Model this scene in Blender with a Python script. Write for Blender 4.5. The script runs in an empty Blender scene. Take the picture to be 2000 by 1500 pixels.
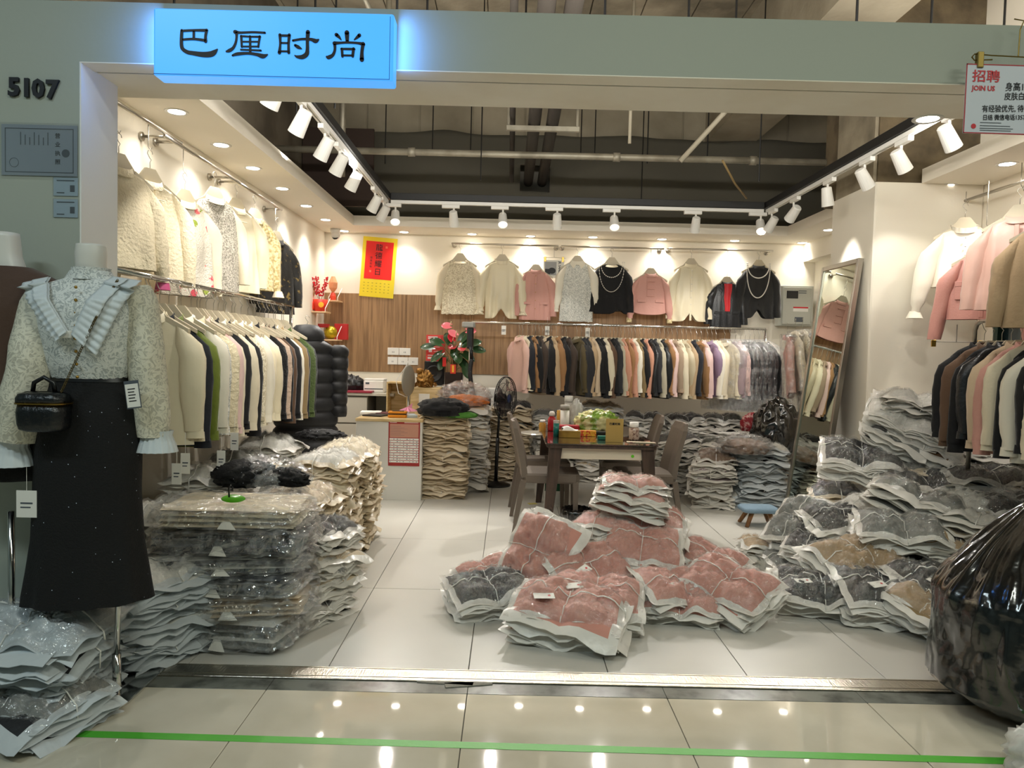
import bpy, math, random
from mathutils import Vector, Matrix, noise, Euler
R = math.radians
PI = math.pi
SC = bpy.context.scene
COL = SC.collection
random.seed(7)
RND = random.Random(11)

# ------------------------------------------------------------------ camera
CAMH = 1.4
F = 1450.0
def unit(v):
    return Vector(v).normalized()
d_fwd = unit((-5, 62, -F))
d_right = Vector((1, -0.024, 0)); d_right = (d_right - d_fwd * d_right.dot(d_fwd)).normalized()
d_up = d_right.cross(d_fwd)
# rows: world axis expressed in the camera frame -> matrix_world rotation
ROT = Matrix((d_right, d_fwd, d_up))          # world = ROT @ cam
cam = bpy.data.cameras.new('camera'); cam.sensor_width = 36; cam.sensor_fit = 'HORIZONTAL'
cam.lens = 36 * F / 2000; cam.clip_start = .05; cam.clip_end = 100
camo = bpy.data.objects.new('camera', cam); COL.objects.link(camo)
camo.matrix_world = Matrix.Translation((0, 0, CAMH)) @ ROT.to_4x4()
SC.camera = camo
def ray(px, py):
    return ROT @ Vector((px - 1000, -(py - 750), -F))
def atY(px, py, Y):
    r = ray(px, py); return Vector((0, 0, CAMH)) + r * (Y / r.y)
def atX(px, py, X):
    r = ray(px, py); return Vector((0, 0, CAMH)) + r * (X / r.x)
def atZ(px, py, Z=0.0):
    r = ray(px, py); return Vector((0, 0, CAMH)) + r * ((Z - CAMH) / r.z)

# ------------------------------------------------------------------ world, exposure
w = bpy.data.worlds.new('world'); SC.world = w; w.use_nodes = True
w.node_tree.nodes['Background'].inputs[0].default_value = (.62, .72, .72, 1)
w.node_tree.nodes['Background'].inputs[1].default_value = .10
vs = SC.view_settings
vs.view_transform = 'Standard'; vs.look = 'None'; vs.gamma = 1; vs.use_curve_mapping = False
vs.exposure = 0.68
SC.cycles.max_bounces = 7; SC.cycles.transparent_max_bounces = 10
SC.cycles.diffuse_bounces = 4; SC.cycles.glossy_bounces = 3
SC.cycles.sample_clamp_indirect = 4

def light(kind, name, loc, energy, color, aim=None, size=.1, sy=None, angle=110, blend=.6):
    d = bpy.data.lights.new(name, kind); d.energy = energy; d.color = color
    if kind == 'AREA':
        d.size = size
        if sy: d.shape = 'RECTANGLE'; d.size_y = sy
    else: d.shadow_soft_size = size
    if kind == 'SPOT': d.spot_size = R(angle); d.spot_blend = blend
    o = bpy.data.objects.new(name, d); COL.objects.link(o); o.location = loc
    if aim is not None:
        o.rotation_euler = (Vector(aim) - Vector(loc)).to_track_quat('-Z', 'Y').to_euler()
    return o
WARM = (1, .86, .68); NEUT = (1, .95, .87); COOL = (.78, .95, 1.0)
# mall corridor: rows of ceiling lamps over the corridor
for lx in (-2.6, 0.6, 3.6):
    light('AREA', 'corridor_light', (lx, 0.2, 4.1), 33, COOL if lx < 0 else (.95, 1, .88), aim=(lx, .5, 0), size=1.6, sy=.3)
# added fill lights, hidden above soffits and lintel, to brighten the open ceiling void
light('AREA', 'void_fill', (-1.95, 5.6, 2.86), 18, NEUT, aim=(-1.2, 5.6, 6), size=.12, sy=3.6)
light('AREA', 'void_fill', (3.28, 4.5, 2.86), 11, NEUT, aim=(2.8, 4.5, 6), size=.12, sy=1.8)
light('AREA', 'void_fill', (.6, 3.34, 2.86), 60, NEUT, aim=(.6, 6.2, 4.6), size=4.4, sy=.08)
DOWN = [(345, 218, 0), (432, 283, 0), (494, 328, 0), (551, 368, 0), (598, 402, 0), (636, 429, 0),
        (672, 451, 1), (789, 453, 1), (922, 457, 1), (1036, 461, 1), (1158, 463, 1), (1293, 467, 1), (1435, 470, 1), (1567, 474, 1),
        (1618, 449, 2), (1852, 362, 2), (1967, 320, 2), (1812, 232, 3)]
ZS = 2.725     # soffit underside
ZL = 2.51     # lintel underside
DPOS = [atZ(a, b, ZL if k == 3 else ZS) for a, b, k in DOWN]
for p, (a, b, k) in zip(DPOS, DOWN):
    light('SPOT', 'downlight_lamp', p + Vector((0, 0, -.03)), (21, 14, 20, 9)[k], NEUT, aim=p + Vector((0, 0, -2)), size=.05, angle=125, blend=1)

# ------------------------------------------------------------------ materials
def lin(h):
    if isinstance(h, tuple): return h
    h = h.lstrip('#'); o = []
    for i in (0, 2, 4):
        c = int(h[i:i + 2], 16) / 255
        o.append(c / 12.92 if c <= .04045 else ((c + .055) / 1.055) ** 2.4)
    return tuple(o)
MATS = {}
def mat(name, col='#cccccc', rough=.6, metal=0, spec=.5, bump=None, var=None, coat=0, sheen=0, emit=None, alpha=None, tex='noise', trans=0, aniso=None):
    """procedural principled material. bump=(scale,strength,detail) var=(scale,colour2,lo,hi[,stretch])"""
    if name in MATS: return MATS[name]
    m = bpy.data.materials.new(name); m.use_nodes = True; nt = m.node_tree; N = nt.nodes; L = nt.links
    b = N['Principled BSDF']
    c = lin(col) + (1,)
    b.inputs['Base Color'].default_value = c
    b.inputs['Roughness'].default_value = rough; b.inputs['Metallic'].default_value = metal
    b.inputs['Specular IOR Level'].default_value = spec
    b.inputs['Coat Weight'].default_value = coat
    b.inputs['Sheen Weight'].default_value = sheen
    b.inputs['Transmission Weight'].default_value = trans
    if emit: b.inputs['Emission Color'].default_value = lin(emit[0]) + (1,); b.inputs['Emission Strength'].default_value = emit[1]
    if alpha is not None: b.inputs['Alpha'].default_value = alpha
    tc = N.new('ShaderNodeTexCoord')
    if var:
        t = N.new('ShaderNodeTexVoronoi' if tex == 'voronoi' else 'ShaderNodeTexNoise')
        t.inputs['Scale'].default_value = var[0]
        if tex != 'voronoi': t.inputs['Detail'].default_value = 5
        src = tc.outputs['Object']
        if len(var) > 4:
            mp = N.new('ShaderNodeMapping'); mp.inputs['Scale'].default_value = var[4]; L.new(src, mp.inputs[0]); src = mp.outputs[0]
        L.new(src, t.inputs['Vector'])
        r = N.new('ShaderNodeValToRGB'); r.color_ramp.elements[0].position = var[2]; r.color_ramp.elements[1].position = var[3]
        r.color_ramp.elements[0].color = lin(var[1]) + (1,); r.color_ramp.elements[1].color = c
        L.new(t.outputs['Distance'] if tex == 'voronoi' else t.outputs['Fac'], r.inputs[0]); L.new(r.outputs[0], b.inputs['Base Color'])
    if tex == 'lace':
        t.inputs['Distortion'].default_value = 2.2; t.inputs['Detail'].default_value = 1.5
        a_ = N.new('ShaderNodeMath'); a_.operation = 'SUBTRACT'; a_.inputs[1].default_value = .5; L.new(t.outputs['Fac'], a_.inputs[0])
        b_ = N.new('ShaderNodeMath'); b_.operation = 'ABSOLUTE'; L.new(a_.outputs[0], b_.inputs[0]); L.new(b_.outputs[0], r.inputs[0])
        r.color_ramp.elements[0].color, r.color_ramp.elements[1].color = c, lin(var[1]) + (1,)
        bp0 = N.new('ShaderNodeBump'); bp0.inputs['Strength'].default_value = .8; bp0.inputs['Distance'].default_value = .006; bp0.invert = True
        L.new(b_.outputs[0], bp0.inputs['Height']); L.new(bp0.outputs[0], b.inputs['Normal']); bump = None
    if bump:
        t = N.new('ShaderNodeTexNoise'); t.inputs['Scale'].default_value = bump[0]; t.inputs['Detail'].default_value = bump[2] if len(bump) > 2 else 4
        src = tc.outputs['Object']
        if aniso:
            mp = N.new('ShaderNodeMapping'); mp.inputs['Scale'].default_value = aniso; L.new(src, mp.inputs[0]); src = mp.outputs[0]
        L.new(src, t.inputs['Vector'])
        bp = N.new('ShaderNodeBump'); bp.inputs['Strength'].default_value = bump[1]; bp.inputs['Distance'].default_value = .01
        L.new(t.outputs['Fac'], bp.inputs['Height']); L.new(bp.outputs[0], b.inputs['Normal'])
    MATS[name] = m; return m
def film(name, amount=.16, tint='#ffffff', scale=26, rough=.12, strength=.9, white=.05):
    if name in MATS: return MATS[name]
    m = bpy.data.materials.new(name); m.use_nodes = True; nt = m.node_tree; N = nt.nodes; L = nt.links
    for n in list(N):
        if n.type != 'OUTPUT_MATERIAL': N.remove(n)
    out = [n for n in N if n.type == 'OUTPUT_MATERIAL'][0]
    tr = N.new('ShaderNodeBsdfTransparent'); tr.inputs[0].default_value = lin(tint) + (1,)
    gl = N.new('ShaderNodeBsdfGlossy'); gl.inputs['Roughness'].default_value = rough
    df = N.new('ShaderNodeBsdfDiffuse'); df.inputs[0].default_value = (.85, .86, .86, 1)
    mx = N.new('ShaderNodeMixShader'); mx.inputs[0].default_value = amount
    mx2 = N.new('ShaderNodeMixShader')
    tc = N.new('ShaderNodeTexCoord'); t = N.new('ShaderNodeTexNoise'); t.inputs['Scale'].default_value = scale; t.inputs['Detail'].default_value = 3
    t.inputs['Distortion'].default_value = 1.2
    L.new(tc.outputs['Object'], t.inputs['Vector'])
    bp = N.new('ShaderNodeBump'); bp.inputs['Strength'].default_value = strength; bp.inputs['Distance'].default_value = .02
    L.new(t.outputs['Fac'], bp.inputs['Height']); L.new(bp.outputs[0], gl.inputs['Normal'])
    t2 = N.new('ShaderNodeTexNoise'); t2.inputs['Scale'].default_value = scale * .5; t2.inputs['Distortion'].default_value = 2; L.new(tc.outputs['Object'], t2.inputs['Vector'])
    r = N.new('ShaderNodeMapRange'); r.inputs[1].default_value = .45; r.inputs[2].default_value = .75; r.inputs[3].default_value = white * .3; r.inputs[4].default_value = white * 3
    L.new(t2.outputs['Fac'], r.inputs[0]); L.new(r.outputs[0], mx2.inputs[0])
    L.new(tr.outputs[0], mx.inputs[1]); L.new(gl.outputs[0], mx.inputs[2])
    L.new(mx.outputs[0], mx2.inputs[1]); L.new(df.outputs[0], mx2.inputs[2]); L.new(mx2.outputs[0], out.inputs[0])
    MATS[name] = m; return m

def frost(name, col):
    m = mat(name, col, .3, spec=.6, bump=(30, .35, 2)); nt = m.node_tree; N, L = nt.nodes, nt.links
    out = [n for n in N if n.type == 'OUTPUT_MATERIAL'][0]; b = N['Principled BSDF']
    tl = N.new('ShaderNodeBsdfTranslucent'); tl.inputs[0].default_value = lin(col) + (1,)
    mx = N.new('ShaderNodeMixShader'); mx.inputs[0].default_value = .22
    L.new(b.outputs[0], mx.inputs[1]); L.new(tl.outputs[0], mx.inputs[2]); L.new(mx.outputs[0], out.inputs[0])
    return m
# ------------------------------------------------------------------ mesh helpers
class MB:
    def __init__(s): s.v = []; s.f = []; s.m = []
    def add(s, vs, fs, mi=0):
        o = len(s.v); s.v += [tuple(v) for v in vs]; s.f += [tuple(i + o for i in f) for f in fs]; s.m += [mi] * len(fs); return s
    def box(s, a, b, mi=0, mtx=None):
        x0, y0, z0 = a; x1, y1, z1 = b
        vs = [(x0, y0, z0), (x1, y0, z0), (x1, y1, z0), (x0, y1, z0), (x0, y0, z1), (x1, y0, z1), (x1, y1, z1), (x0, y1, z1)]
        if mtx: vs = [mtx @ Vector(v) for v in vs]
        return s.add(vs, [(0, 3, 2, 1), (4, 5, 6, 7), (0, 1, 5, 4), (1, 2, 6, 5), (2, 3, 7, 6), (3, 0, 4, 7)], mi)
    def rbox(s, a, b, r=.01, mi=0, mtx=None):
        """box with chamfered edges"""
        x0, y0, z0 = a; x1, y1, z1 = b
        r = min(r, (x1 - x0) * .45, (y1 - y0) * .45, (z1 - z0) * .45)
        def ring(d, z): return [(x0 + d + (r if d == 0 else 0), y0 + d, z), (x1 - d - (r if d == 0 else 0), y0 + d, z), (x1 - d, y0 + d + (r if d == 0 else 0), z), (x1 - d, y1 - d - (r if d == 0 else 0), z),
                                (x1 - d - (r if d == 0 else 0), y1 - d, z), (x0 + d + (r if d == 0 else 0), y1 - d, z), (x0 + d, y1 - d - (r if d == 0 else 0), z), (x0 + d, y0 + d + (r if d == 0 else 0), z)]
        def inner(z):
            return [(x0 + r, y0 + r * .5, z), (x1 - r, y0 + r * .5, z), (x1 - r * .5, y0 + r, z), (x1 - r * .5, y1 - r, z), (x1 - r, y1 - r * .5, z), (x0 + r, y1 - r * .5, z), (x0 + r * .5, y1 - r, z), (x0 + r * .5, y0 + r, z)]
        rings = [inner(z0), ring(0, z0 + r * .5), ring(0, z1 - r * .5), inner(z1)]
        return s.loft(rings, mi=mi, mtx=mtx)
    def loft(s, rings, cap=True, closed=True, mi=0, mtx=None):
        n = len(rings[0]); vs = [v for r in rings for v in r]
        if mtx: vs = [mtx @ Vector(v) for v in vs]
        fs = []
        for i in range(len(rings) - 1):
            for j in range(n if closed else n - 1):
                k = (j + 1) % n
                fs.append((i * n + j, i * n + k, (i + 1) * n + k, (i + 1) * n + j))
        if cap is True: fs += [tuple(range(n - 1, -1, -1)), tuple(range((len(rings) - 1) * n, len(rings) * n))]
        elif cap == 'top': fs += [tuple(range((len(rings) - 1) * n, len(rings) * n))]
        elif cap == 'bot': fs += [tuple(range(n - 1, -1, -1))]
        return s.add(vs, fs, mi)
    def lathe(s, prof, n=20, c=(0, 0, 0), mi=0, mtx=None, sx=1, sy=1, cap=True):
        rings = [[(c[0] + r * sx * math.cos(2 * PI * j / n), c[1] + r * sy * math.sin(2 * PI * j / n), c[2] + z) for j in range(n)] for r, z in prof]
        return s.loft(rings, cap, mi=mi, mtx=mtx)
    def tube(s, pts, r=.01, n=8, mi=0, cap=True):
        pts = [Vector(p) for p in pts]; rings = []
        rr = r if isinstance(r, (list, tuple)) else [r] * len(pts)
        up = None
        for i, p in enumerate(pts):
            t = (pts[min(i + 1, len(pts) - 1)] - pts[max(i - 1, 0)]).normalized()
            if up is None: up = Vector((0, 0, 1)) if abs(t.z) < .9 else Vector((1, 0, 0))
            a = t.cross(up).normalized(); b = a.cross(t).normalized(); up = b
            rings.append([p + (a * math.cos(2 * PI * j / n) + b * math.sin(2 * PI * j / n)) * rr[i] for j in range(n)])
        return s.loft(rings, cap, mi=mi)
    def grid(s, fn, nu, nv, mi=0, mf=None):
        vs = [fn(i / nu, j / nv) for j in range(nv + 1) for i in range(nu + 1)]
        fs = [];
        o = len(s.v); s.v += [tuple(v) for v in vs]
        for j in range(nv):
            for i in range(nu):
                a = j * (nu + 1) + i
                s.f.append((o + a, o + a + 1, o + a + nu + 2, o + a + nu + 1)); s.m.append(mf((i + .5) / nu, (j + .5) / nv) if mf else mi)
        return s
    def prism(s, poly, y0, y1, mi=0, mtx=None):
        """poly in (x,z), extruded along y"""
        return s.loft([[(x, y0, z) for x, z in poly], [(x, y1, z) for x, z in poly]], True, mi=mi, mtx=mtx)
    def mesh(s, name, smooth=False):
        me = bpy.data.meshes.new(name); me.from_pydata(s.v, [], s.f); me.update()
        if any(s.m): me.polygons.foreach_set('material_index', s.m)
        if smooth: me.polygons.foreach_set('use_smooth', [True] * len(me.polygons))
        return me
def ball(mb, c, r, n=8, mi=0, sx=1, sy=1, sz=1):
    k = max(4, n // 2 + 1)
    return mb.lathe([(max(r * math.sin(PI * i / k), 1e-4), -r * sz * math.cos(PI * i / k)) for i in range(k + 1)], n, c, mi, sx=sx, sy=sy)
def link(o, parent=None):
    COL.objects.link(o)
    if parent is not None: o.parent = parent
    return o
def part(name, mb, mats, parent=None, smooth=False, loc=None, rot=None, label=None, kind=None):
    me = mb if isinstance(mb, bpy.types.Mesh) else mb.mesh(name, smooth)
    mats = mats if isinstance(mats, (list, tuple)) else [mats]
    if not len(me.materials):
        for m in mats: me.materials.append(m)
        o = bpy.data.objects.new(name, me)
    else:
        o = bpy.data.objects.new(name, me)
        for i, m in enumerate(mats):
            if me.materials[i] is not m:
                o.material_slots[i].link = 'OBJECT'; o.material_slots[i].material = m
    link(o, parent)
    if loc is not None: o.location = loc
    if rot is not None: o.rotation_euler = rot
    if label: o['label'] = label
    if kind: o['kind'] = kind
    return o
def thing(name, label, cat, loc=(0, 0, 0), rot=(0, 0, 0), group=None, scale=1):
    o = bpy.data.objects.new(name, None); o.empty_display_size = .05; COL.objects.link(o)
    o.location = loc; o.rotation_euler = rot; o['label'] = label; o['category'] = cat
    if scale != 1: o.scale = (scale,) * 3 if not isinstance(scale, tuple) else scale
    if group: o['group'] = group
    return o
def tag(o, label, cat, group=None):
    o['label'] = label; o['category'] = cat
    if group: o['group'] = group
    return o
def struct(name, mb, m, smooth=False, parent=None, loc=None):
    o = part(name, mb, m, parent, smooth, loc)
    if parent is None: o['kind'] = 'structure'
    return o
def text(name, s, size, m, parent, loc, rot=(PI / 2, 0, 0), depth=.0006, align='LEFT', sx=1, bold=0):
    c = bpy.data.curves.new(name, 'FONT'); c.body = s; c.size = size; c.extrude = depth; c.align_x = align; c.offset = bold
    c.resolution_u = 2
    o = bpy.data.objects.new(name, c); COL.objects.link(o)
    bpy.context.view_layer.update()
    me = bpy.data.meshes.new_from_object(o.evaluated_get(bpy.context.evaluated_depsgraph_get()))
    bpy.data.objects.remove(o); bpy.data.curves.remove(c)
    me.materials.clear(); me.materials.append(m)
    o = bpy.data.objects.new(name, me); link(o, parent); o.location = loc; o.rotation_euler = rot; o.scale = (sx, 1, 1)
    return o
ORD = ['first', 'second', 'third', 'fourth', 'fifth', 'sixth', 'seventh', 'eighth', 'ninth', 'tenth', 'eleventh', 'twelfth', 'thirteenth', 'fourteenth', 'fifteenth', 'sixteenth', 'seventeenth', 'eighteenth', 'nineteenth', 'twentieth'] + \
      ['twenty-' + x for x in ('first', 'second', 'third', 'fourth', 'fifth', 'sixth', 'seventh', 'eighth', 'ninth')] + ['thirtieth'] + \
      ['thirty-' + x for x in ('first', 'second', 'third', 'fourth', 'fifth', 'sixth', 'seventh', 'eighth', 'ninth')] + ['fortieth'] + \
      ['forty-' + x for x in ('first', 'second', 'third', 'fourth', 'fifth', 'sixth', 'seventh', 'eighth', 'ninth')] + ['fiftieth'] + ['fifty-' + x for x in ('first', 'second', 'third', 'fourth', 'fifth', 'sixth', 'seventh', 'eighth', 'ninth')]
def nz(x, y, z, s=1): return noise.noise(Vector((x * s, y * s, z * s)))

# base materials
m_wall = mat('shop_wall_paint', '#efe8d8', .7, bump=(60, .05))
m_soffit = mat('soffit_paint', '#f5eee0', .75)
m_fascia = mat('fascia_grey_paint', '#a7aca0', .65, bump=(40, .05))
m_lintel = mat('lintel_paint', '#f1ebdd', .7, var=(2.5, '#e8dfcd', .3, .6))
m_jamb = mat('jamb_paint', '#f0ede6', .7)
m_tile = mat('shop_floor_tile', '#d2cfc7', .28, spec=.5, var=(1.5, '#c8c5bc', .3, .7), bump=(8, .02))
m_hall = mat('corridor_marble_tile', '#d3ccba', .035, spec=.6, coat=.3, var=(2.2, '#c2baa6', .35, .62))
m_grout = mat('grout', '#5c5a52', .9)
m_band = mat('grey_stone_band', '#6f726b', .2, var=(9, '#4a4c47', .35, .55))
m_steel = mat('scratched_steel', '#cfc8ba', .22, 1, bump=(140, .25), aniso=(1, .15, 1))
m_chrome = mat('chrome', '#d8d8d6', .12, 1)
m_satin = mat('satin_steel', '#b9b4aa', .3, 1)
m_white = mat('white_plastic', '#eceae4', .4)
m_black = mat('black_plastic', '#0d0d0e', .35)
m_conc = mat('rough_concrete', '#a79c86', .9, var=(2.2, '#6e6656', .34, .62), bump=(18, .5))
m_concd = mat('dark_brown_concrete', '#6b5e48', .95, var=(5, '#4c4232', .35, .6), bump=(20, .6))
m_sheet = mat('dark_cloth_sheet', '#4e4b41', .9, bump=(5, .2))
m_wood = mat('oak_laminate', '#a37f58', .45, var=(6, '#80603f', .35, .62, (7, 7, .35)), bump=(30, .15), aniso=(8, 8, .5))
m_pine = mat('pale_pine', '#d9c191', .5, var=(5, '#c2a673', .4, .6, (1, 1, 8)))
m_frost = frost('frosted_bag_plastic', '#f8f5ee')
m_frostb = frost('frosted_bag_plastic_blue', '#dde3e5')
m_frostw = frost('cream_tinted_bag_plastic', '#f0e2c8')
m_film = film('clear_bag_film', .2, scale=34, rough=.07, strength=1, white=.03)
m_filmc = film('crumpled_clear_film', .15, scale=16, strength=1, white=.10, rough=.14)
m_filmk = film('coat_pack_film', .27, scale=15, strength=1, white=.10, rough=.1)
m_string = mat('white_packing_string', '#e8e6df', .5)
m_hang = mat('beige_hanger_plastic', '#c6bba2', .45)
m_paper = mat('white_paper', '#e6e4dc', .7)
m_red = mat('red_print', '#d8201a', .6)
# ================================================================== SETTING
XL, XR, YB = -2.15, 3.5, 8.6
YF = 3.0          # facade plane
fl = struct('floor', MB().box((-4.6, -2.2, -.08), (5.6, 8.7, -.005)), m_grout)
def tile_grid(x0s, y0, y1, mname, m, z=0, g=.0022):
    for i in range(len(x0s) - 1):
        a, b = x0s[i] + g, x0s[i + 1] - g
        part(mname, MB().rbox((a, y0 + g, z - .012), (b, y1 - g, z + RND.uniform(-.0004, .0004)), .002), m, fl)
gx = [XL] + [-.147 + .615 * k for k in range(-3, 6)] + [XR]
gy = [3.2, 4.30, 5.46, 6.5, 7.6, 8.6]
for j in range(5): tile_grid(gx, gy[j], gy[j + 1], 'tile', m_tile)
hx = [-.14 + .82 * k for k in range(-5, 8)]
for y in (2.17, 1.36, .55, -.26, -1.07, -1.88): tile_grid(hx, y, y + .81, 'tile', m_hall, g=.0018)
tile_grid(hx, 2.98, 3.082, 'tile', m_band, g=.001)
m_chip = mat('broken_stone', '#8a877c', .9, bump=(60, .8))
for (cx, cy, a, wd) in ((915, 1337, .2, .1), (870, 1333, -.1, .12)):   # loose mortar where the band is broken
    p = atZ(cx, cy, 0)
    part('stone_chip', MB().rbox((-wd, -.02, -.002), (wd, .025, .004), .004), m_chip, fl, loc=p, rot=(0, 0, a))
th = MB(); th.rbox((-1.73, 3.083, -.005), (2.95, 3.2, .006), .004); th.box((-1.73, 3.107, .006), (2.95, 3.11, .0072)); th.box((-1.73, 3.188, .006), (2.95, 3.191, .0072))
struct('trim_1', th, m_steel)
tp = part('floor_tape', MB().box((-3.6, -.0215, 0), (3.9, .0215, .0008)), mat('green_floor_tape', '#4fae33', .45, bump=(40, .1)), None, loc=(0, 2.582, .0005), rot=(0, 0, -.0145))
tag(tp, 'bright green adhesive tape line along the corridor floor', 'tape')

struct('wall_left', MB().box((XL - .1, 3.08, 0), (XL, YB + .1, 2.83)), m_wall)
struct('wall_left_upper', MB().box((XL - .1, 3.08, 2.831), (XL, YB + .1, 4.6)), mat('brown_grey_plaster', '#5c5446', .9, var=(3, '#453d31', .35, .6)))
wb = struct('wall_back', MB().box((XL - .1, YB, 0), (XR + .1, YB + .1, 2.83)), m_wall)
struct('wall_back_upper', MB().box((XL - .1, YB + .02, 2.831), (XR + .1, YB + .1, 4.5)), mat('grey_plaster', '#8f8b80', .9))
# wood panels on the back wall
px = [XL + .005, -1.2, -.45, .3, 1.05, 1.8, 2.55]
for i in range(6):
    part('wood_panel', MB().rbox((px[i] + .001, YB - .014, 1.136), (px[i + 1] - .001, YB, 2.035), .002), m_wood, wb)
wr = MB(); wy0, wy1, wz0, wz1 = 4.3, 5.35, 1.25, 2.36
wr.box((XR, 3.08, 0), (XR + .1, wy0, 4.6)); wr.box((XR, wy1, 0), (XR + .1, YB + .1, 4.6))
wr.box((XR, wy0, 0), (XR + .1, wy1, wz0)); wr.box((XR, wy0, wz1), (XR + .1, wy1, 4.6))
struct('wall_right', wr, m_wall)
wf = MB(); wf.box((XR - .02, wy0, wz0), (XR + .06, wy1, wz0 + .05)); wf.box((XR - .02, wy0, wz1 - .05), (XR + .06, wy1, wz1))
wf.box((XR - .02, wy0, wz0 + .05), (XR + .06, wy0 + .05, wz1 - .05)); wf.box((XR - .02, wy1 - .05, wz0 + .05), (XR + .06, wy1, wz1 - .05)); wf.box((XR - .01, (wy0 + wy1) / 2 - .025, wz0 + .05), (XR + .05, (wy0 + wy1) / 2 + .025, wz1 - .05))
wn = struct('window_1', wf, mat('dark_green_frame', '#2f4a42', .4))
for a, b in ((wy0 + .05, (wy0 + wy1) / 2 - .025), ((wy0 + wy1) / 2 + .025, wy1 - .05)):
    part('pane', MB().box((XR + .02, a, wz0 + .05), (XR + .026, b, wz1 - .05)), mat('dark_window_glass', '#20343a', .05, spec=.8), wn)
struct('wall_front_left', MB().box((-4.6, YF, 0), (-1.731, 3.275, ZL)), m_fascia)
struct('trim_2', MB().box((-1.731, YF + .001, 0), (-1.725, 3.276, ZL)), m_jamb)
struct('wall_front_right', MB().box((2.95, YF, 0), (5.6, 3.275, ZL)), m_fascia)
fa = struct('wall_front', MB().box((-4.6, YF, ZL), (5.6, YF + .1, 2.745)), m_fascia)
struct('trim_3', MB().box((-1.731, YF + .0, ZL - .004), (2.95, YF + .1, ZL)), m_lintel)
struct('trim_4', MB().box((-1.9, YF + .122, ZL), (3.1, 3.42, ZL + .21)), m_lintel)
struct('trim_5', MB().box((-1.9, YF + .1, ZL + .03), (3.1, YF + .122, ZL + .06)), m_black)
# soffits
so = MB(); so.box((XL, 3.42, ZS), (-1.71, YB, 2.83)); so.box((-1.71, 8.06, ZS), (2.97, YB, 2.83)); so.box((3.03, 3.42, ZS), (XR, 5.56, 2.83)); so.box((2.97, 6.3, ZS), (XR, YB, 2.83))
struct('ceiling_soffit', so, m_soffit)
struct('trim_6', MB().box((3.36, 6.3, 2.52), (XR, YB, ZS)), m_wall)
# clad column and structural column above
struct('wall_column', MB().rbox((2.69, 5.56, 0), (XR, 6.3, 2.73), .01), m_wall)
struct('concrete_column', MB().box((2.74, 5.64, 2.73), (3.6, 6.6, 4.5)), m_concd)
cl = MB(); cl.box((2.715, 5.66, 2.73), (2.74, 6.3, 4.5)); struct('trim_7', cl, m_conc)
# slab, beams, dark sheet
sl = MB(); sl.box((-4.6, -2.2, 4.5), (5.6, 8.9, 4.6)); struct('ceiling', sl, m_conc)
struct('ceiling_beam', MB().box((-2.3, 8.3, 3.72), (3.7, 8.62, 4.5)), mat('pale_concrete', '#a39a86', .9, var=(1.4, '#857c69', .35, .6), bump=(14, .4)))
struct('ceiling_beam', MB().box((2.1, 3.6, 3.75), (2.62, 8.3, 4.5)), MATS['pale_concrete'])
struct('ceiling_beam', MB().box((-2.3, 3.3, 4.1), (3.7, 3.7, 4.5)), MATS['pale_concrete'])
struct('ceiling_beam', MB().box((-4.6, 1.6, 4.25), (5.6, 1.9, 4.5)), MATS['pale_concrete'])
def sheet(u, v):
    x = XL - .1 + u * 5.8; z = 2.80 + v * .95
    dy = .05 * nz(x * 1.3, 0, z * 1.8) + .03 * math.sin(x * 3 + z * 2)
    # gathered towards the pipe hole
    d = math.hypot(x - .22, z - 3.28)
    dy -= .10 * math.exp(-(d / .35) ** 2)
    zz = z + (0.04 * nz(x * 2, 3, 1) if v > .95 else 0)
    return (x, 8.2 - .06 + dy, zz)
b = MB().grid(sheet, 90, 20); keep = []
for i, f in enumerate(b.f):
    c = sum((Vector(b.v[k]) for k in f), Vector()) / 4
    if not (abs(c.x - .22) < .17 and 3.15 < c.z < 3.42 + 0): keep.append(i)
b.f = [b.f[i] for i in keep]; b.m = [0] * len(b.f)
s = part('hanging_sheet', b, m_sheet, smooth=True); tag(s, 'dark grey cloth sheet hung across the back of the open ceiling void', 'sheet')
sm = s.modifiers.new('s', 'SOLIDIFY'); sm.thickness = .004

# corridor far side: pale wall behind the camera so that glossy things reflect something real
struct('wall_corridor', MB().box((-4.7, -2.3, 0), (5.7, -2.2, 4.6)), mat('corridor_wall', '#7f8a86', .5))
struct('wall_corridor_left', MB().box((-4.7, -2.3, 0), (-4.6, 3.1, 4.6)), MATS['corridor_wall'])
struct('wall_corridor_right', MB().box((5.6, -2.3, 0), (5.7, 3.1, 4.6)), MATS['corridor_wall'])

# ------------------------------------------------------------------ ceiling services
def pipe(name, pts, r, m, label, cat='pipe', n=12, rings=(), group=None):
    mb = MB().tube([Vector(p) for p in pts], r, n)
    o = part(name, mb, m, smooth=True); tag(o, label, cat, group)
    for q in rings:
        part('pipe_joint', MB().tube([Vector(q) + Vector((-.03, 0, 0)), Vector(q) + Vector((.03, 0, 0))], r * 1.35, n), m, o, smooth=True)
    return o
m_galv = mat('galvanised_pipe', '#9a9484', .45, .4, var=(6, '#7b7566', .35, .6))
m_lag = mat('black_pipe_lagging', '#2c261f', .8, bump=(30, .2))
pz = atY(1000, 302, 6.6).z
pipe('sprinkler_pipe', [(-2.1, 6.6, pz), (3.4, 6.6, pz + .0)], .03, m_galv, 'long pale galvanised pipe crossing the open ceiling from side to side', rings=[(-.9, 6.6, pz), (.9, 6.6, pz), (2.1, 6.6, pz)])
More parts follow.
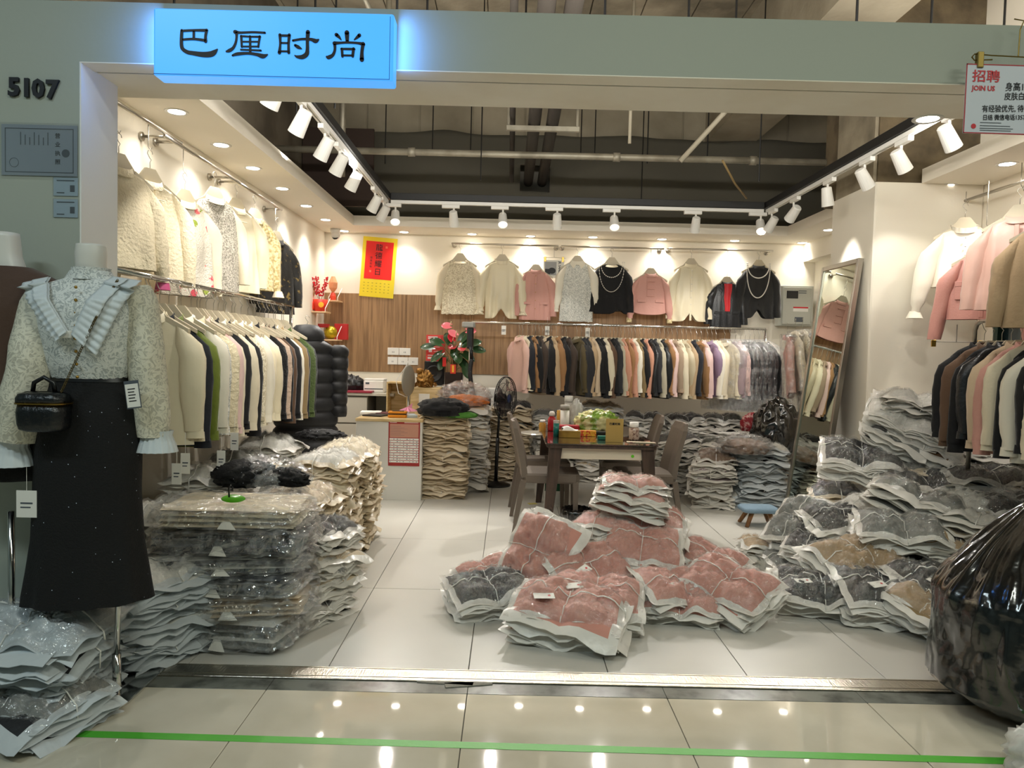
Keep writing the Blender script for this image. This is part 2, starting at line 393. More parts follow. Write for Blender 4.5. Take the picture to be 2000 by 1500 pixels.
for i, (x, s_) in enumerate(((.16, 'left'), (.31, 'right'))):
    pipe('insulated_pipe', [(x, 3.8, 3.32), (x, 5.9, 3.31), (x, 6.1, 3.3), (x, 8.19, 3.26)], .052, m_lag, f'thick black insulated pipe running back over the shop, {s_} one of the pair')
    o = bpy.data.objects[-1] if False else None
pipe('insulated_pipe', [(-.02, 4.2, 3.36), (-.02, 7.2, 3.32), (-.02, 7.4, 3.3), (-.02, 7.5, 3.1)], .024, m_lag, 'thin black lagged pipe left of the thick pair')
pipe('conduit_pipe', [(-.95, 5.6, 4.4), (-.95, 5.6, 3.35), (-.95, 5.6, 3.30)], .022, m_galv, 'brownish vertical drop pipe left of centre in the ceiling void')
pipe('conduit_pipe', [(-1.3, 5.0, 4.3), (-1.02, 5.45, 3.75)], .018, m_galv, 'short slanting pale pipe ending at the vertical drop pipe')
pipe('conduit_pipe', [(1.45, 6.55, 3.1), (1.9, 6.4, 3.62), (2.06, 6.3, 3.9)], .022, mat('pale_conduit', '#b5ad99', .5), 'slanting pale conduit rising to the right beam')
pipe('conduit_pipe', [(.98, 6.4, 4.465), (.98, 6.4, 3.2)], .014, MATS['pale_conduit'], 'thin pale vertical conduit right of the insulated pipes')
pipe('conduit_pipe', [(-1.6, 7.0, 4.4), (-1.6, 7.0, 3.0)], .03, m_galv, 'grey vertical pipe at the left end of the ceiling void')
pipe('dropped_cable', [(1.75, 6.3, 3.05), (1.95, 6.6, 2.93), (2.15, 6.9, 2.87)], .009, mat('tan_cable', '#8a744a', .6), 'loose tan cable sagging down to the right track', 'cable')
br = thing('pipe_bracket', 'steel bracket strapping the two thick insulated pipes', 'bracket', (.23, 6.15, 3.22))
part('bracket_bar', MB().rbox((-.3, -.02, -.01), (.3, .02, .03), .004), m_galv, br)
for x in (-.28, .28): part('hanger_rod', MB().tube([(x, 0, .03), (x, 0, 1.25)], .012, 8), m_galv, br)
k = 0
for (x, y, z0) in ((-1.45, 5, 2.86), (-1.1, 4.6, 2.86), (-.75, 6.9, 3.2), (-.4, 6.9, 3.2), (-.28, 6.4, 2.86), (.62, 7.0, 3.2), (.75, 7.0, 3.2), (1.25, 7.05, 3.2), (1.3, 7.6, 2.86), (1.8, 7.0, 3.2), (2.03, 6.2, 2.86), (-1.25, 7.3, 3.2)):
    o = part('threaded_rod', MB().tube([(0, 0, 0), (0, 0, 4.5 - z0)], .006, 6), m_black, loc=(x, y, z0))
    tag(o, f'thin dark threaded rod hanging from the concrete ceiling, {ORD[k]} ' + ('above the left track' if x < -1 else 'over the shop'), 'rod', 'threaded rods in the ceiling void'); k += 1
for i, x in enumerate((-2.9, -1.9, -1.2, -.62, -.5, .05, .45, .95, 1.3, 1.75, 2.3, 2.9)):
    o = part('threaded_rod', MB().tube([(0, 0, 0), (0, 0, 1.55)], .007, 6), m_black, loc=(x, 3.9 + .3 * (i % 3), 2.95))
    tag(o, f'thin dark rod seen above the fascia, {ORD[i]} from the left', 'rod', 'rods above the fascia')
ph = MB()
for i in range(14): ph.rbox((-.0, 0, 0), (0.001, .001, .001), .0001)
# precast board marks on the ceiling beam: boards proud of the beam
pn = part('board_panel', MB().rbox((-2.14, 7.6, 2.84), (-1.42, 7.64, 3.62), .004), mat('brown_board', '#2f2119', .8)); pn['kind'] = 'structure'; pn.name = 'trim_8'
bm_ = [o for o in COL.objects if o.name == 'ceiling_beam'][0]
for i in range(10):
    x0 = -2.2 + i * .58
    part('concrete_board', MB().rbox((x0, 8.285, 3.74), (x0 + .565, 8.3, 4.48), .004), MATS['pale_concrete'], bm_)
cb = [o for o in COL.objects if o.name == 'ceiling_beam.001'][0]
sl_ = [o for o in COL.objects if o.name == 'ceiling'][0]
for i in range(22):
    x0 = -4.4 + i * .46
    part('concrete_board', MB().rbox((x0, 1.95, 4.47), (x0 + .45, 8.25, 4.5), .005), m_conc, sl_)

# ------------------------------------------------------------------ downlights
m_glow = mat('lamp_lens', '#ffffff', .4, emit=('#fff6ea', 14))
DL = ['left soffit', 'back soffit', 'right soffit', 'entrance lintel']; cnt = {}
ring = MB().lathe([(.045, -.002), (.062, -.006), (.066, -.003), (.066, .0)], 24, cap=False).mesh('trim_ring', True)
lens = MB().lathe([(.0001, -.0035), (.046, -.0035)], 24, cap=False).mesh('lens')
for p, (a, b_, k) in zip(DPOS, DOWN):
    n = cnt.get(k, 0); cnt[k] = n + 1
    t = thing('downlight', f'round recessed downlight glowing white, {ORD[n]} in the {DL[k]} counted from ' + ('the left' if k in (1, 3) else ('the street side' if k == 0 else 'the back')), 'light', p, group='recessed downlights')
    part('trim_ring', ring, m_white, t); part('lens', lens, m_glow, t)

# ------------------------------------------------------------------ light track
ZT = 2.80
def track(a, b, label):
    a, b = Vector(a), Vector(b); d = b - a; L_ = d.length
    t = thing('lighting_track', label, 'track', a, (0, 0, math.atan2(d.y, d.x)))
    part('rail', MB().box((0, -.017, 0), (L_, -.005, .03)).box((0, .005, 0), (L_, .017, .03)).box((0, -.005, .015), (L_, .005, .03)), m_white, t)
    part('support_channel', MB().rbox((0, -.035, .034), (L_, .035, .095), .004), mat('black_channel', '#171717', .5), t)
    return t
track((-1.21, 3.5, ZT), (-1.21, 7.2, ZT), 'white lighting track under a black channel on the left side')
track((-1.17, 7.2, ZT), (2.41, 7.2, ZT), 'white lighting track under a black channel across the back')
track((2.45, 7.2, ZT), (2.45, 3.5, ZT), 'white lighting track under a black channel on the right side')
def spotlight(px, py, plane, aim, label, power=0):
    side, val = plane
    hz = ZT - .1
    p = atX(px, py, val) if side == 'X' else atY(px, py, val)
    base = Vector((val if side == 'X' else p.x, p.y if side == 'X' else val, ZT))
    t = thing('track_spotlight', label, 'spotlight', base, (0, 0, PI / 2 if side == 'X' else 0), group='white track spotlights')
    part('adapter', MB().rbox((-.085, -.018, -.032), (.085, .018, -.001), .003), m_white, t)
    part('stem', MB().tube([(.03, 0, -.032), (.03, 0, -.085)], .009, 8), m_white, t)
    d = (Vector(aim) - (base + Vector((0, 0, -.12)))).normalized()
    d = Matrix.Rotation(-(PI / 2 if side == 'X' else 0), 3, 'Z') @ d
    q = d.to_track_quat('Z', 'Y').to_matrix().to_4x4()
    M_ = Matrix.Translation(Vector((.03, 0, -.13))) @ q
    head = part('lamp_head', MB().lathe([(.030, -.075), (.038, -.068), (.048, .072), (.045, .072), (.043, .05)], 20, mtx=M_, cap='bot'), m_white, t, smooth=False)
    part('reflector', MB().lathe([(.044, .06), (.02, .045)], 20, mtx=M_), mat('spot_reflector', '#fff4e0', .2, .2, emit=('#fff0dc', .9)), head)
    if power:
        wd = Matrix.Rotation((PI / 2 if side == 'X' else 0), 3, 'Z')
        lp = base + wd @ (Vector((.03, 0, -.13)) + d * .08)
        light('SPOT', 'track_lamp', lp, power, (1, .95, .88), aim=aim, size=.03, angle=62, blend=.5)
for i, (x, y) in enumerate(((533, 195), (585, 228), (632, 283), (661, 318), (690, 352), (731, 388), (748, 398))):
    spotlight(x, y, ('X', -1.21), ((-2.1, 0, 1.6) if i < 5 else (-1.2, 9, 1.4)) if 0 else (-2.15, atX(x, y, -1.21).y + .5, 1.1), f'white cylinder spotlight, {ORD[i]} on the left track from the street', 22)
for i, x in enumerate((766, 880, 976, 1082, 1194, 1353, 1480)):
    p = atY(x, 425, 7.2)
    spotlight(x, 425, ('Y', 7.2), (p.x + .1, 8.6, .7) if i % 2 else (p.x * .8 + .1, 5.0, 0), f'white cylinder spotlight, {ORD[i]} from left on the back track', 14 if i % 2 else 85)
for i, (x, y) in enumerate(((1510, 412), (1553, 392), (1620, 358), (1693, 325), (1765, 293), (1860, 250))):
    yy = atX(x, y, 2.45).y
    aim = (2.69, 6.0, 1.5) if i == 2 else ((3.4, yy + .35, 1.4) if i > 2 else (1.9, 8.5, 1.0))
    spotlight(x, y, ('X', 2.45), aim, f'white cylinder spotlight, {ORD[i]} from the back on the right track', 24 if i < 3 else 10)

# ------------------------------------------------------------------ sign box
m_sign = mat('blue_lit_acrylic', '#4ea0e0', .35, emit=('#3f9cf5', .62))
m_ink = mat('black_sign_paint', '#06060e', .5)
a0 = atY(299, 15, 2.905); a1 = atY(769, 34, 2.905); b0 = atY(300, 146, 2.905)
sx0, sx1, sz1, sz0 = a0.x, a1.x, a0.z, b0.z
sg = thing('sign_box', 'large glowing blue box sign with black calligraphic shop name', 'sign', ((sx0 + sx1) / 2, 2.905, (sz0 + sz1) / 2))
SW, SH = sx1 - sx0, sz1 - sz0
part('light_box', MB().rbox((-SW / 2, 0, -SH / 2), (SW / 2, .092, SH / 2), .008), m_sign, sg)
part('edge_trim', MB().box((-SW / 2 + .003, -.001, -SH / 2 + .004), (SW / 2 - .012, 0.002, -SH / 2 + .006)).box((SW / 2 - .014, -.001, -SH / 2 + .004), (SW / 2 - .012, .002, SH / 2 - .01)), mat('blue_seam', '#1f62b8', .5), sg)
STR = {
 'character': [
 [[(265,245,22),(262,300,24),(263,360,26),(275,390,28),(310,412,30),(350,420,32),(430,432,40),(490,430,44),(520,415,36),(545,390,5)],[(262,248,18),(360,245,18),(458,247,22)],[(458,245,22),(450,290,20),(450,332,24)],[(358,250,18),(358,310,18)],[(270,315,16),(360,312,18),(452,325,22)]],
 [[(680,262,30),(720,268,18),(820,266,16),(912,272,16)],[(690,262,24),(692,300,18),(685,345,18),(665,385,22),(635,405,26),(608,412,10)],[(728,295,18),(733,378,15)],[(725,295,14),(800,300,13),(875,302,15)],[(873,300,18),(866,345,15),(862,380,15)],[(735,338,12),(860,340,12)],[(735,375,12),(860,377,12)],[(797,298,16),(800,425,18)],[(722,399,12),(882,408,14)],[(662,443,14),(700,432,24),(780,428,20),(850,438,24),(900,452,34),(938,438,5)]],
 [[(1030,290,24),(1033,360,17),(1027,427,26)],[(1030,295,18),(1105,297,18)],[(1103,292,24),(1098,360,19),(1100,428,22)],[(1040,352,14),(1095,354,14)],[(1035,416,14),(1100,418,14)],[(1132,335,16),(1200,325,17),(1270,328,22),(1310,341,32),(1336,327,5)],[(1248,272,32),(1245,340,25),(1246,400,26),(1240,440,34),(1208,462,34),(1165,460,20),(1145,448,6)],[(1150,372,20),(1175,387,26),(1202,400,7)]],
 [[(1552,280,36),(1556,350,25)],[(1470,295,28),(1490,312,22),(1510,337,6)],[(1650,302,28),(1630,320,20),(1608,338,6)],[(1455,360,28),(1500,358,18),(1560,356,17),(1640,362,18),(1682,372,30)],[(1458,365,24),(1460,410,20),(1445,450,24),(1412,468,30),(1392,460,10)],[(1680,368,28),(1672,430,26),(1672,490,34)],[(1515,405,20),(1520,462,20)],[(1510,405,16),(1612,408,18)],[(1606,405,22),(1600,462,22)],[(1520,455,14),(1600,457,14)]]]}
def smooth_line(P, n=6):
    out = []
    for i in range(len(P) - 1):
        p0 = Vector(P[max(i - 1, 0)]); p1 = Vector(P[i]); p2 = Vector(P[i + 1]); p3 = Vector(P[min(i + 2, len(P) - 1)])
        for k in range(n):
            t = k / n
            out.append(.5 * ((2 * p1) + (p2 - p0) * t + (2 * p0 - 5 * p1 + 4 * p2 - p3) * t * t + (3 * p1 - p0 - 3 * p2 + p3) * t ** 3))
    out.append(Vector(P[-1])); return out
def sgn(x, y): return ((x - 38) / 1877 * SW - SW / 2, SH / 2 - (y - 65 - .04 * (x - 38)) / 515 * SH)
for ci, ch in enumerate(STR['character']):
    mb = MB()
    for si, stk in enumerate(ch):
        pts = smooth_line(stk); rings = []; yy = -.0035 - .0001 * si
        for i, q in enumerate(pts):
            tn = (pts[min(i + 1, len(pts) - 1)] - pts[max(i - 1, 0)]); tn = Vector((tn.x, tn.y, 0)).normalized(); nn = Vector((-tn.y, tn.x, 0))
            wd = q.z / 2
            A = sgn(q.x + nn.x * wd, q.y + nn.y * wd); B = sgn(q.x - nn.x * wd, q.y - nn.y * wd)
            rings.append([(A[0], yy, A[1]), (B[0], yy, B[1]), (B[0], .001, B[1]), (A[0], .001, A[1])])
        mb.loft(rings)
        for e in (pts[0], pts[-1]):
            if e.z > 13:
                c = sgn(e.x, e.y); r = e.z / 2 / 1877 * SW
                mb.loft([[(c[0] + r * math.cos(a * PI / 5), yy2, c[1] + r * math.sin(a * PI / 5)) for a in range(10)] for yy2 in (.001, yy)])
    part('character', mb, m_ink, sg)
for sd, xx in ((-1, sx0 - .006), (1, sx1 + .006)):    # light leaking from the translucent sides of the box onto the fascia
    light('AREA', 'sign_side_glow', (xx, 2.955, (sz0 + sz1) / 2 + .02), .5, (.1, .33, 1), aim=(xx + sd, 3.15, (sz0 + sz1) / 2), size=.04, sy=.26)

# shop number
nb = thing('shop_number', 'black raised shop number digits on the grey wall left', 'sign', atY(16, 184, YF - .006))
q0 = atY(16, 184, YF); q1 = atY(114, 186, YF); hh = (atY(60, 150, YF).z - atY(60, 185, YF).z)
for i, c in enumerate('5107'):
    text('digit', c, hh * 1.38, m_ink, nb, ((q1.x - q0.x) * (0, .25, .48, .755)[i], 0, -.004 - .002 * i), depth=.005, bold=.0038)
# framed licence in an acrylic holder
li = thing('licence_holder', 'landscape business licence in a clear acrylic wall holder', 'notice', atY(78, 294, YF - .001))
m_lic = mat('licence_paper', '#8f9aa4', .5)
part('licence', MB().box((-.15, -.004, -.1), (.15, -.002, .1)), m_lic, li)
m_grey = mat('grey_ink', '#4d545c', .6)
part('border', MB().box((-.135, -.005, .083), (.135, -.004, .086)).box((-.135, -.005, -.088), (.135, -.004, -.085)).box((-.136, -.005, -.088), (-.133, -.004, .086)).box((.133, -.005, -.088), (.136, -.004, .086)), m_grey, li)
for i, c in enumerate('营业执照'): text('title', c, .022, m_ink, li, (.062, -.0045, .05 - i * .034), rot=(PI / 2, 0, 0))
part('print_lines', (lambda mb: [mb.box((-.075 + i * .018, -.005, .02), (-.072 + i * .018, -.004, .07 - .01 * (i % 3))) for i in range(7)] and mb)(MB()), m_grey, li)
part('emblem', MB().lathe([(.0001, 0), (.016, 0)], 16, (0, 0, 0), mtx=Matrix.Translation((.105, -.0048, -.01)) @ Matrix.Rotation(PI / 2, 4, 'X'), cap=False), m_grey, li)
part('seal', MB().tube([(-.1 + .018 * math.cos(a * PI / 8), -.0048, -.05 + .018 * math.sin(a * PI / 8)) for a in range(17)], .0008, 4), m_grey, li)
part('acrylic_cover', MB().rbox((-.158, -.012, -.106), (.158, -.008, .106), .002), film('acrylic', .12, scale=1.5, rough=.04, strength=.15, white=.02), li)
for i in range(2):
    cd = thing('card_sleeve', ('upper' if i == 0 else 'lower') + ' small card in a clear sleeve below the licence', 'notice', atY(129, 365 + i * 42, YF - .001))
    part('card', MB().box((-.048, -.003, -.036), (.048, -.001, .036)), mat('pale_card', '#a9bcc9', .4), cd)
    part('print_lines', MB().box((-.035, -.004, .022), (.035, -.003, .026)).box((-.035, -.004, -.026), (-.005, -.003, -.022)).box((.018, -.004, -.02), (.036, -.003, .006)), m_grey, cd)
    part('clear_sleeve', MB().rbox((-.05, -.007, -.038), (.05, -.005, .038), .001), MATS['acrylic'], cd)

# recruitment poster hanging on a clip
pc0 = atY(1888, 124, 2.92); pc1 = atY(1888, 260, 2.92)
PH = pc0.z - pc1.z
po = thing('recruitment_poster', 'white recruitment poster with red frame and handwriting hanging right', 'poster', (pc0.x, 2.92, pc0.z), (0, R(.3), 0))
PW = .5
part('sheet', MB().rbox((0, 0, -PH), (PW, .004, 0), .001), mat('poster_white', '#c9ced6', .5), po)
m_rb = mat('red_border', '#a8222c', .5)
part('border', MB().box((0, -.001, -PH), (.004, 0, 0)).box((0, -.001, -.004), (PW, 0, 0)).box((0, -.001, -PH), (PW, 0, -PH + .004)), m_rb, po)
m_rt = mat('poster_red', '#c4202c', .5); s_ = PH / 136
def pt(x, y): return ((x - 1888) * s_, -.0015, -(y - 124) * s_)
text('heading', '招聘', 25 * s_, m_rt, po, pt(1900, 157), bold=.0005, sx=1.12)
text('heading', 'JOIN US', 13.5 * s_, m_rt, po, pt(1901, 176), bold=.0006, sx=.95)
for s1, x, y, z in (('身高160', 1967, 174, 18), ('皮肤白', 1966, 192, 16), ('有经验优先, 待', 1923, 217, 15), ('日结 微信电话1357', 1925, 233, 12)):
    o = text('handwriting', s1, z * s_, m_ink, po, pt(x, y), bold=.0001, sx=.86); o.rotation_euler = (PI / 2, R(-2), 0)
part('round_stamp', MB().lathe([(.0001, 0), (5 * s_, 0)], 16, mtx=Matrix.Translation(Vector(pt(1908, 246)) + Vector((0, 0, 0))) @ Matrix.Rotation(PI / 2, 4, 'X'), cap=False), m_rt, po)
lm = MB()
for i, (y, wd) in enumerate(((239, 42), (245, 60), (250, 66), (254, 62))):
    p = pt(1921, y); lm.box((p[0], -.0014, p[2]), (p[0] + wd * s_, -.0006, p[2] + 1.2 * s_))
part('print_lines', lm, m_grey, po)
cp = thing('poster_clip', 'brass clip hanger gripping the poster top edge', 'clip', atY(1913, 118, 2.925))
part('clip_jaw', MB().rbox((-.012, -.012, -.03), (.012, .012, .03), .003), mat('brass', '#7d6a35', .4, .8), cp)
part('wire', MB().tube([(-.03, 0, .012), (-.02, 0, .024), (.05, 0, .02), (.35, 0, .012)], .0025, 6).tube([(-.03, 0, .012), (-.02, 0, .0), (.05, 0, .004)], .0025, 6).tube([(.15, 0, .02), (.152, 0, .12), (.165, .0, .155), (.14, .02, .17)], .0025, 6), MATS['brass'], cp)
# ================================================================== GARMENTS
def fab(name, col, rough=.8, bump=(45, .25), **k):
    return mat('cloth_' + name, col, rough, bump=bump, sheen=k.pop('sheen', .15), **k)
FB = {}
def F_(n, *a, **k): FB[n] = fab(n, *a, **k)
F_('cream', '#e4d8bd'); F_('cream_silk', '#e6dbbd', .42, bump=(12, .35)); F_('ivory', '#ece5d3', .6, bump=(18, .3))
F_('cream_lace', '#efe6cd', .7, var=(30, '#c2b495', .04, .1), tex='lace')
F_('white_lace', '#e9e8e0', .7, var=(34, '#b3b5ae', .04, .1), tex='lace')
F_('cream_textured', '#e6d9b9', .8, bump=(60, 1.0)); F_('brocade', '#e2d3a6', .5, var=(45, '#b9a46c', .4, .56), bump=(50, .7))
F_('sequin', '#d6d0c2', .3, var=(110, '#8e8878', .42, .56), bump=(140, 1.0), metal=.25)
F_('pink', '#cf9a8e', .65); F_('pink_satin', '#e0b7a9', .4, bump=(10, .4)); F_('pink_leather', '#cf958a', .4, bump=(90, .2))
F_('pale_pink', '#e2c2bb'); F_('mauve', '#a48f93'); F_('purple', '#8f7890', .6)
F_('black', '#0e0e11', .85); F_('charcoal', '#26262a', .8); F_('navy', '#161a24', .8); F_('black_leather', '#16181c', .3, bump=(60, .3))
F_('black_velvet', '#08080a', .7, sheen=.4); F_('dark_grey_blue', '#3a414c', .7)
F_('camel', '#9a7148'); F_('brown', '#5f4632'); F_('dark_brown', '#3f3127'); F_('tan', '#b79d7b'); F_('beige', '#cdb79a'); F_('khaki', '#8c7650'); F_('olive', '#55492c')
F_('taupe', '#a58f78'); F_('grey_cream', '#bcb39c'); F_('silver', '#c4b79a', .35, bump=(12, .5)); F_('peach', '#cb9379'); F_('green_velvet', '#6b7a0c', .6, sheen=.5, bump=(25, .5)); F_('red', '#c8121f', .5)
F_('black_fur', '#0c0c0e', 1, bump=(90, 1.0)); F_('beige_fur', '#cbb29d', 1, bump=(70, 1.0)); F_('puffer', '#0d0e12', .55, bump=(6, .5)); F_('green_trim', '#4f6132', .9, bump=(80, 1))
F_('black_floral', '#15130f', .6, var=(28, '#8a7238', .30, .40)); F_('sequin_black', '#050506', .6, bump=(120, .6)); F_('brown_jacket', '#4a3325', .8); F_('organza', '#cfd6d8', .45)
F_('rust', '#8d4a33')
def floral():
    m = mat('cloth_floral_sequin', '#d8d2c4', .4, bump=(120, .8)); nt = m.node_tree; N, L = nt.nodes, nt.links; b = N['Principled BSDF']
    tc = N.new('ShaderNodeTexCoord'); v = N.new('ShaderNodeTexVoronoi'); v.inputs['Scale'].default_value = 13; L.new(tc.outputs['Object'], v.inputs['Vector'])
    v2 = N.new('ShaderNodeTexNoise'); v2.inputs['Scale'].default_value = 60; L.new(tc.outputs['Object'], v2.inputs['Vector'])
    sp = N.new('ShaderNodeSeparateColor'); L.new(v.outputs['Color'], sp.inputs[0])
    cr = N.new('ShaderNodeValToRGB'); cr.color_ramp.interpolation = 'CONSTANT'; e = cr.color_ramp.elements
    e[0].color = lin('#cf4f5a') + (1,); e[1].position = .38; e[1].color = lin('#8a9a32') + (1,)
    for p_, c_ in ((.55, '#d8d2c4'), (.75, '#e06a6a'), (.88, '#2f7a4a')):
        x = e.new(p_); x.color = lin(c_) + (1,)
    L.new(sp.outputs[0], cr.inputs[0])
    ad = N.new('ShaderNodeMath'); ad.operation = 'MULTIPLY_ADD'; L.new(v2.outputs['Fac'], ad.inputs[0]); ad.inputs[1].default_value = .5; L.new(v.outputs['Distance'], ad.inputs[2])
    th_ = N.new('ShaderNodeMath'); th_.operation = 'LESS_THAN'; th_.inputs[1].default_value = .62; L.new(ad.outputs[0], th_.inputs[0])
    mx = N.new('ShaderNodeMix'); mx.data_type = 'RGBA'; L.new(th_.outputs[0], mx.inputs['Factor']); mx.inputs['A'].default_value = lin('#cfc8b8') + (1,); L.new(cr.outputs[0], mx.inputs['B']); L.new(mx.outputs['Result'], b.inputs['Base Color'])
    FB['floral'] = m
floral()
CNAME = {k: k.replace('_', ' ') for k in FB}
CNAME['silver'] = 'champagne satin'; CNAME['puffer'] = 'black quilted'; CNAME['grey_cream'] = 'grey cream'; CNAME['green_trim'] = 'green knitted'

# hanger prototype
hb_poly = [(-.03, .002), (.03, .002), (.085, -.07), (.2, -.13), (.2, -.15), (.08, -.092), (0, -.086), (-.08, -.092), (-.2, -.15), (-.2, -.13), (-.085, -.07)]
def _bar():
    mb = MB()
    h = [(-.03, .002), (.03, .002), (.085, -.07), (.08, -.092), (0, -.086), (-.08, -.092), (-.085, -.07)]
    mb.prism(h, -.007, .007)
    for s_ in (1, -1):
        mb.prism([(s_ * .085, -.07), (s_ * .19, -.132), (s_ * .19, -.152), (s_ * .08, -.092)][::s_], -.012, .012)
    return mb.mesh('shoulder_bar')
BAR = _bar()
def hookmesh(h):
    pts = [(0, 0, 0), (0, 0, h * .35), (.008, 0, h * .5), (-.004, 0, h * .62)]
    r = .018
    for a in range(0, 9): pts.append((r * math.cos(-PI * .75 + a * PI / 6 + 0) * -1 * -1, 0, h - r + r * math.sin(-PI * .75 + a * PI / 6) * -1 * -1)) if 0 else None
    pts += [(-.016, 0, h - .018), (-.012, 0, h - .004), (0, 0, h + .003), (.012, 0, h - .004), (.016, 0, h - .018)]
    return MB().tube(pts, .0022, 6).mesh('hook', True)
HOOKS = {h: hookmesh(h) for h in (.1, .13)}
def hanger(loc, rot, label, group=None, h=.1, m=None, scale=1):
    t = thing('clothes_hanger', label, 'hanger', loc, rot, group, scale)
    part('shoulder_bar', BAR, m or m_hang, t); part('hook', HOOKS[h], m_satin, t, smooth=True)
    return t

def body_mesh(L_=.6, hw=.2, th=.05, seed=0, fold=.008, hem=None, flare=.01, waist=-.005, drop=0, gap=0, nseg=44, nrow=16, neck=.075, vneck=.035, rag=0, top=-.07):
    """closed ring torso hanging from a hanger. front faces -Y"""
    mb = MB(); rings = []
    prof = [(0, neck, .035), (.015, neck + .035, .03), (.045, hw - .02, .03), (.085, hw, .038), (.2, hw + waist * .5, .05), (.45, hw + waist, .05), (1, hw + flare, .045)]
    def P(z):
        z = z / L_ if z > .0 else 0
        return z
    rows = [0, .012, .035, .055, .075, .1][:5 if nrow < 14 else 6] + [.1 + (L_ - .1) * (i / (nrow - 4)) for i in range(1, nrow - 3)]
    for ri, s in enumerate(rows):
        # width profile in metres for the shoulder, fraction below
        if s <= .1001:
            pr = [(0, neck, .032), (.012, neck + .025, .026), (.035, neck + .065, .024), (.07, hw - .025, .026), (.1001, hw - .004, .034)]
        else:
            f = (s - .1) / max(L_ - .1, .01)
            pr = None
        if pr:
            for a, b in zip(pr, pr[1:]):
                if a[0] <= s <= b[0] + 1e-6:
                    q = (s - a[0]) / (b[0] - a[0]); w_ = a[1] + (b[1] - a[1]) * q; d_ = a[2] + (b[2] - a[2]) * q; break
        else:
            w_ = hw + waist * math.sin(PI * f) + flare * f; d_ = .034 + (.05 - .034) * min(1, f * 3)
        d_ *= th / .05
        t = s / L_
        ring = []
        for j in range(nseg):
            a = 2 * PI * j / nseg
            cx, cy = math.cos(a), math.sin(a)
            x = w_ * math.copysign(abs(cx) ** .8, cx); y = d_ * math.copysign(abs(cy) ** .7, cy)
            amp = fold * min(1, t * 1.6)
            side = 1 if cy < 0 else -1
            y += amp * (math.sin(x * 75 + seed) * .5 + nz(x * 14, seed, s * 3.5) * 1.6) * (th / .05) * (1 if cy < 0 else .5)
            x *= 1 + .02 * nz(seed, s * 9, cx)
            z = top - s - (.03 if cy < 0 and 0 else 0)
            if cy < -.1 and s < .03: z -= vneck * (1 - abs(x) / (neck + .06)) if abs(x) < neck + .06 else 0
            if s >= L_ - 1e-6:
                if hem == 'twist': z += .11 * math.exp(-(x / .05) ** 2) + .0
                if hem == 'round': z += .03 * (abs(x) / hw) ** 3
                if hem == 'tie': z += .06 * math.exp(-((x - .1) / .05) ** 2)
                z += rag * nz(x * 40, seed, 0)
            elif hem == 'twist' and t > .6:
                z += .11 * math.exp(-(x / .06) ** 2) * ((t - .6) / .4) ** 2
                y -= .02 * ((t - .6) / .4) * math.sin(abs(x) * 60)
            ring.append((x, y - drop * t, z))
        rings.append(ring)
    mb.loft(rings, cap=False)
    return mb.mesh('body', True)
def sleeve_mesh(side, L_=.55, r0=.062, r1=.042, hw=.2, th=.8, seed=0, puff=0, out=.05, cuff=0, fold=.006, fwd=0, top=-.07, nr=14):
    mb = MB(); rings = []
    for i in range(nr + 1):
        t = i / nr
        cx = side * (hw - .055 + .05 * min(1, t * 5) ** .6 + out * t ** .8)
        cz = top - .055 - .05 * min(1, t * 6) - (L_ - .05) * t
        cy = -.008 + .012 * math.sin(t * 3 + seed) - fwd * t
        r = r0 + (r1 - r0) * t
        r *= 1 + puff * math.sin(PI * min(1, t * 1.0)) ** 1.5
        if t == 0: r *= .35
        elif t < .1: r *= .85
        if cuff and t > .9: r = r1 * .75
        ring = []
        for j in range(14):
            a = 2 * PI * j / 14
            rr = r + fold * (math.sin(a * 4 + seed + t * 2) * .6 + nz(a, t * 6, seed) * 1.3) * min(1, t * 3)
            ring.append((cx + rr * math.cos(a), cy + rr * th * math.sin(a), cz - (.55 * (rr * math.cos(a) * side) if t < .1 else .0)))
        rings.append(ring)
    mb.loft(rings, cap='bot' if 0 else False)
    wx = side * (hw + out)
    return mb.mesh('sleeve', True), (wx, -.008 - fwd, top - .055 - L_)
def cuff_mesh(c, r, h=.05, flare=1.0, th=.8, ruf=0, seed=0):
    rings = []
    for i in range(5):
        t = i / 4; rr = r * (1 + (flare - 1) * t)
        rings.append([(c[0] + (rr + ruf * t * math.sin(j * 2.5 * PI / 4)) * math.cos(2 * PI * j / 20), c[1] + (rr + ruf * t * math.sin(j * 2.5 * PI / 4)) * th * math.sin(2 * PI * j / 20), c[2] + .012 - h * t) for j in range(20)])
    return MB().loft(rings, cap=False).mesh('cuff', True)
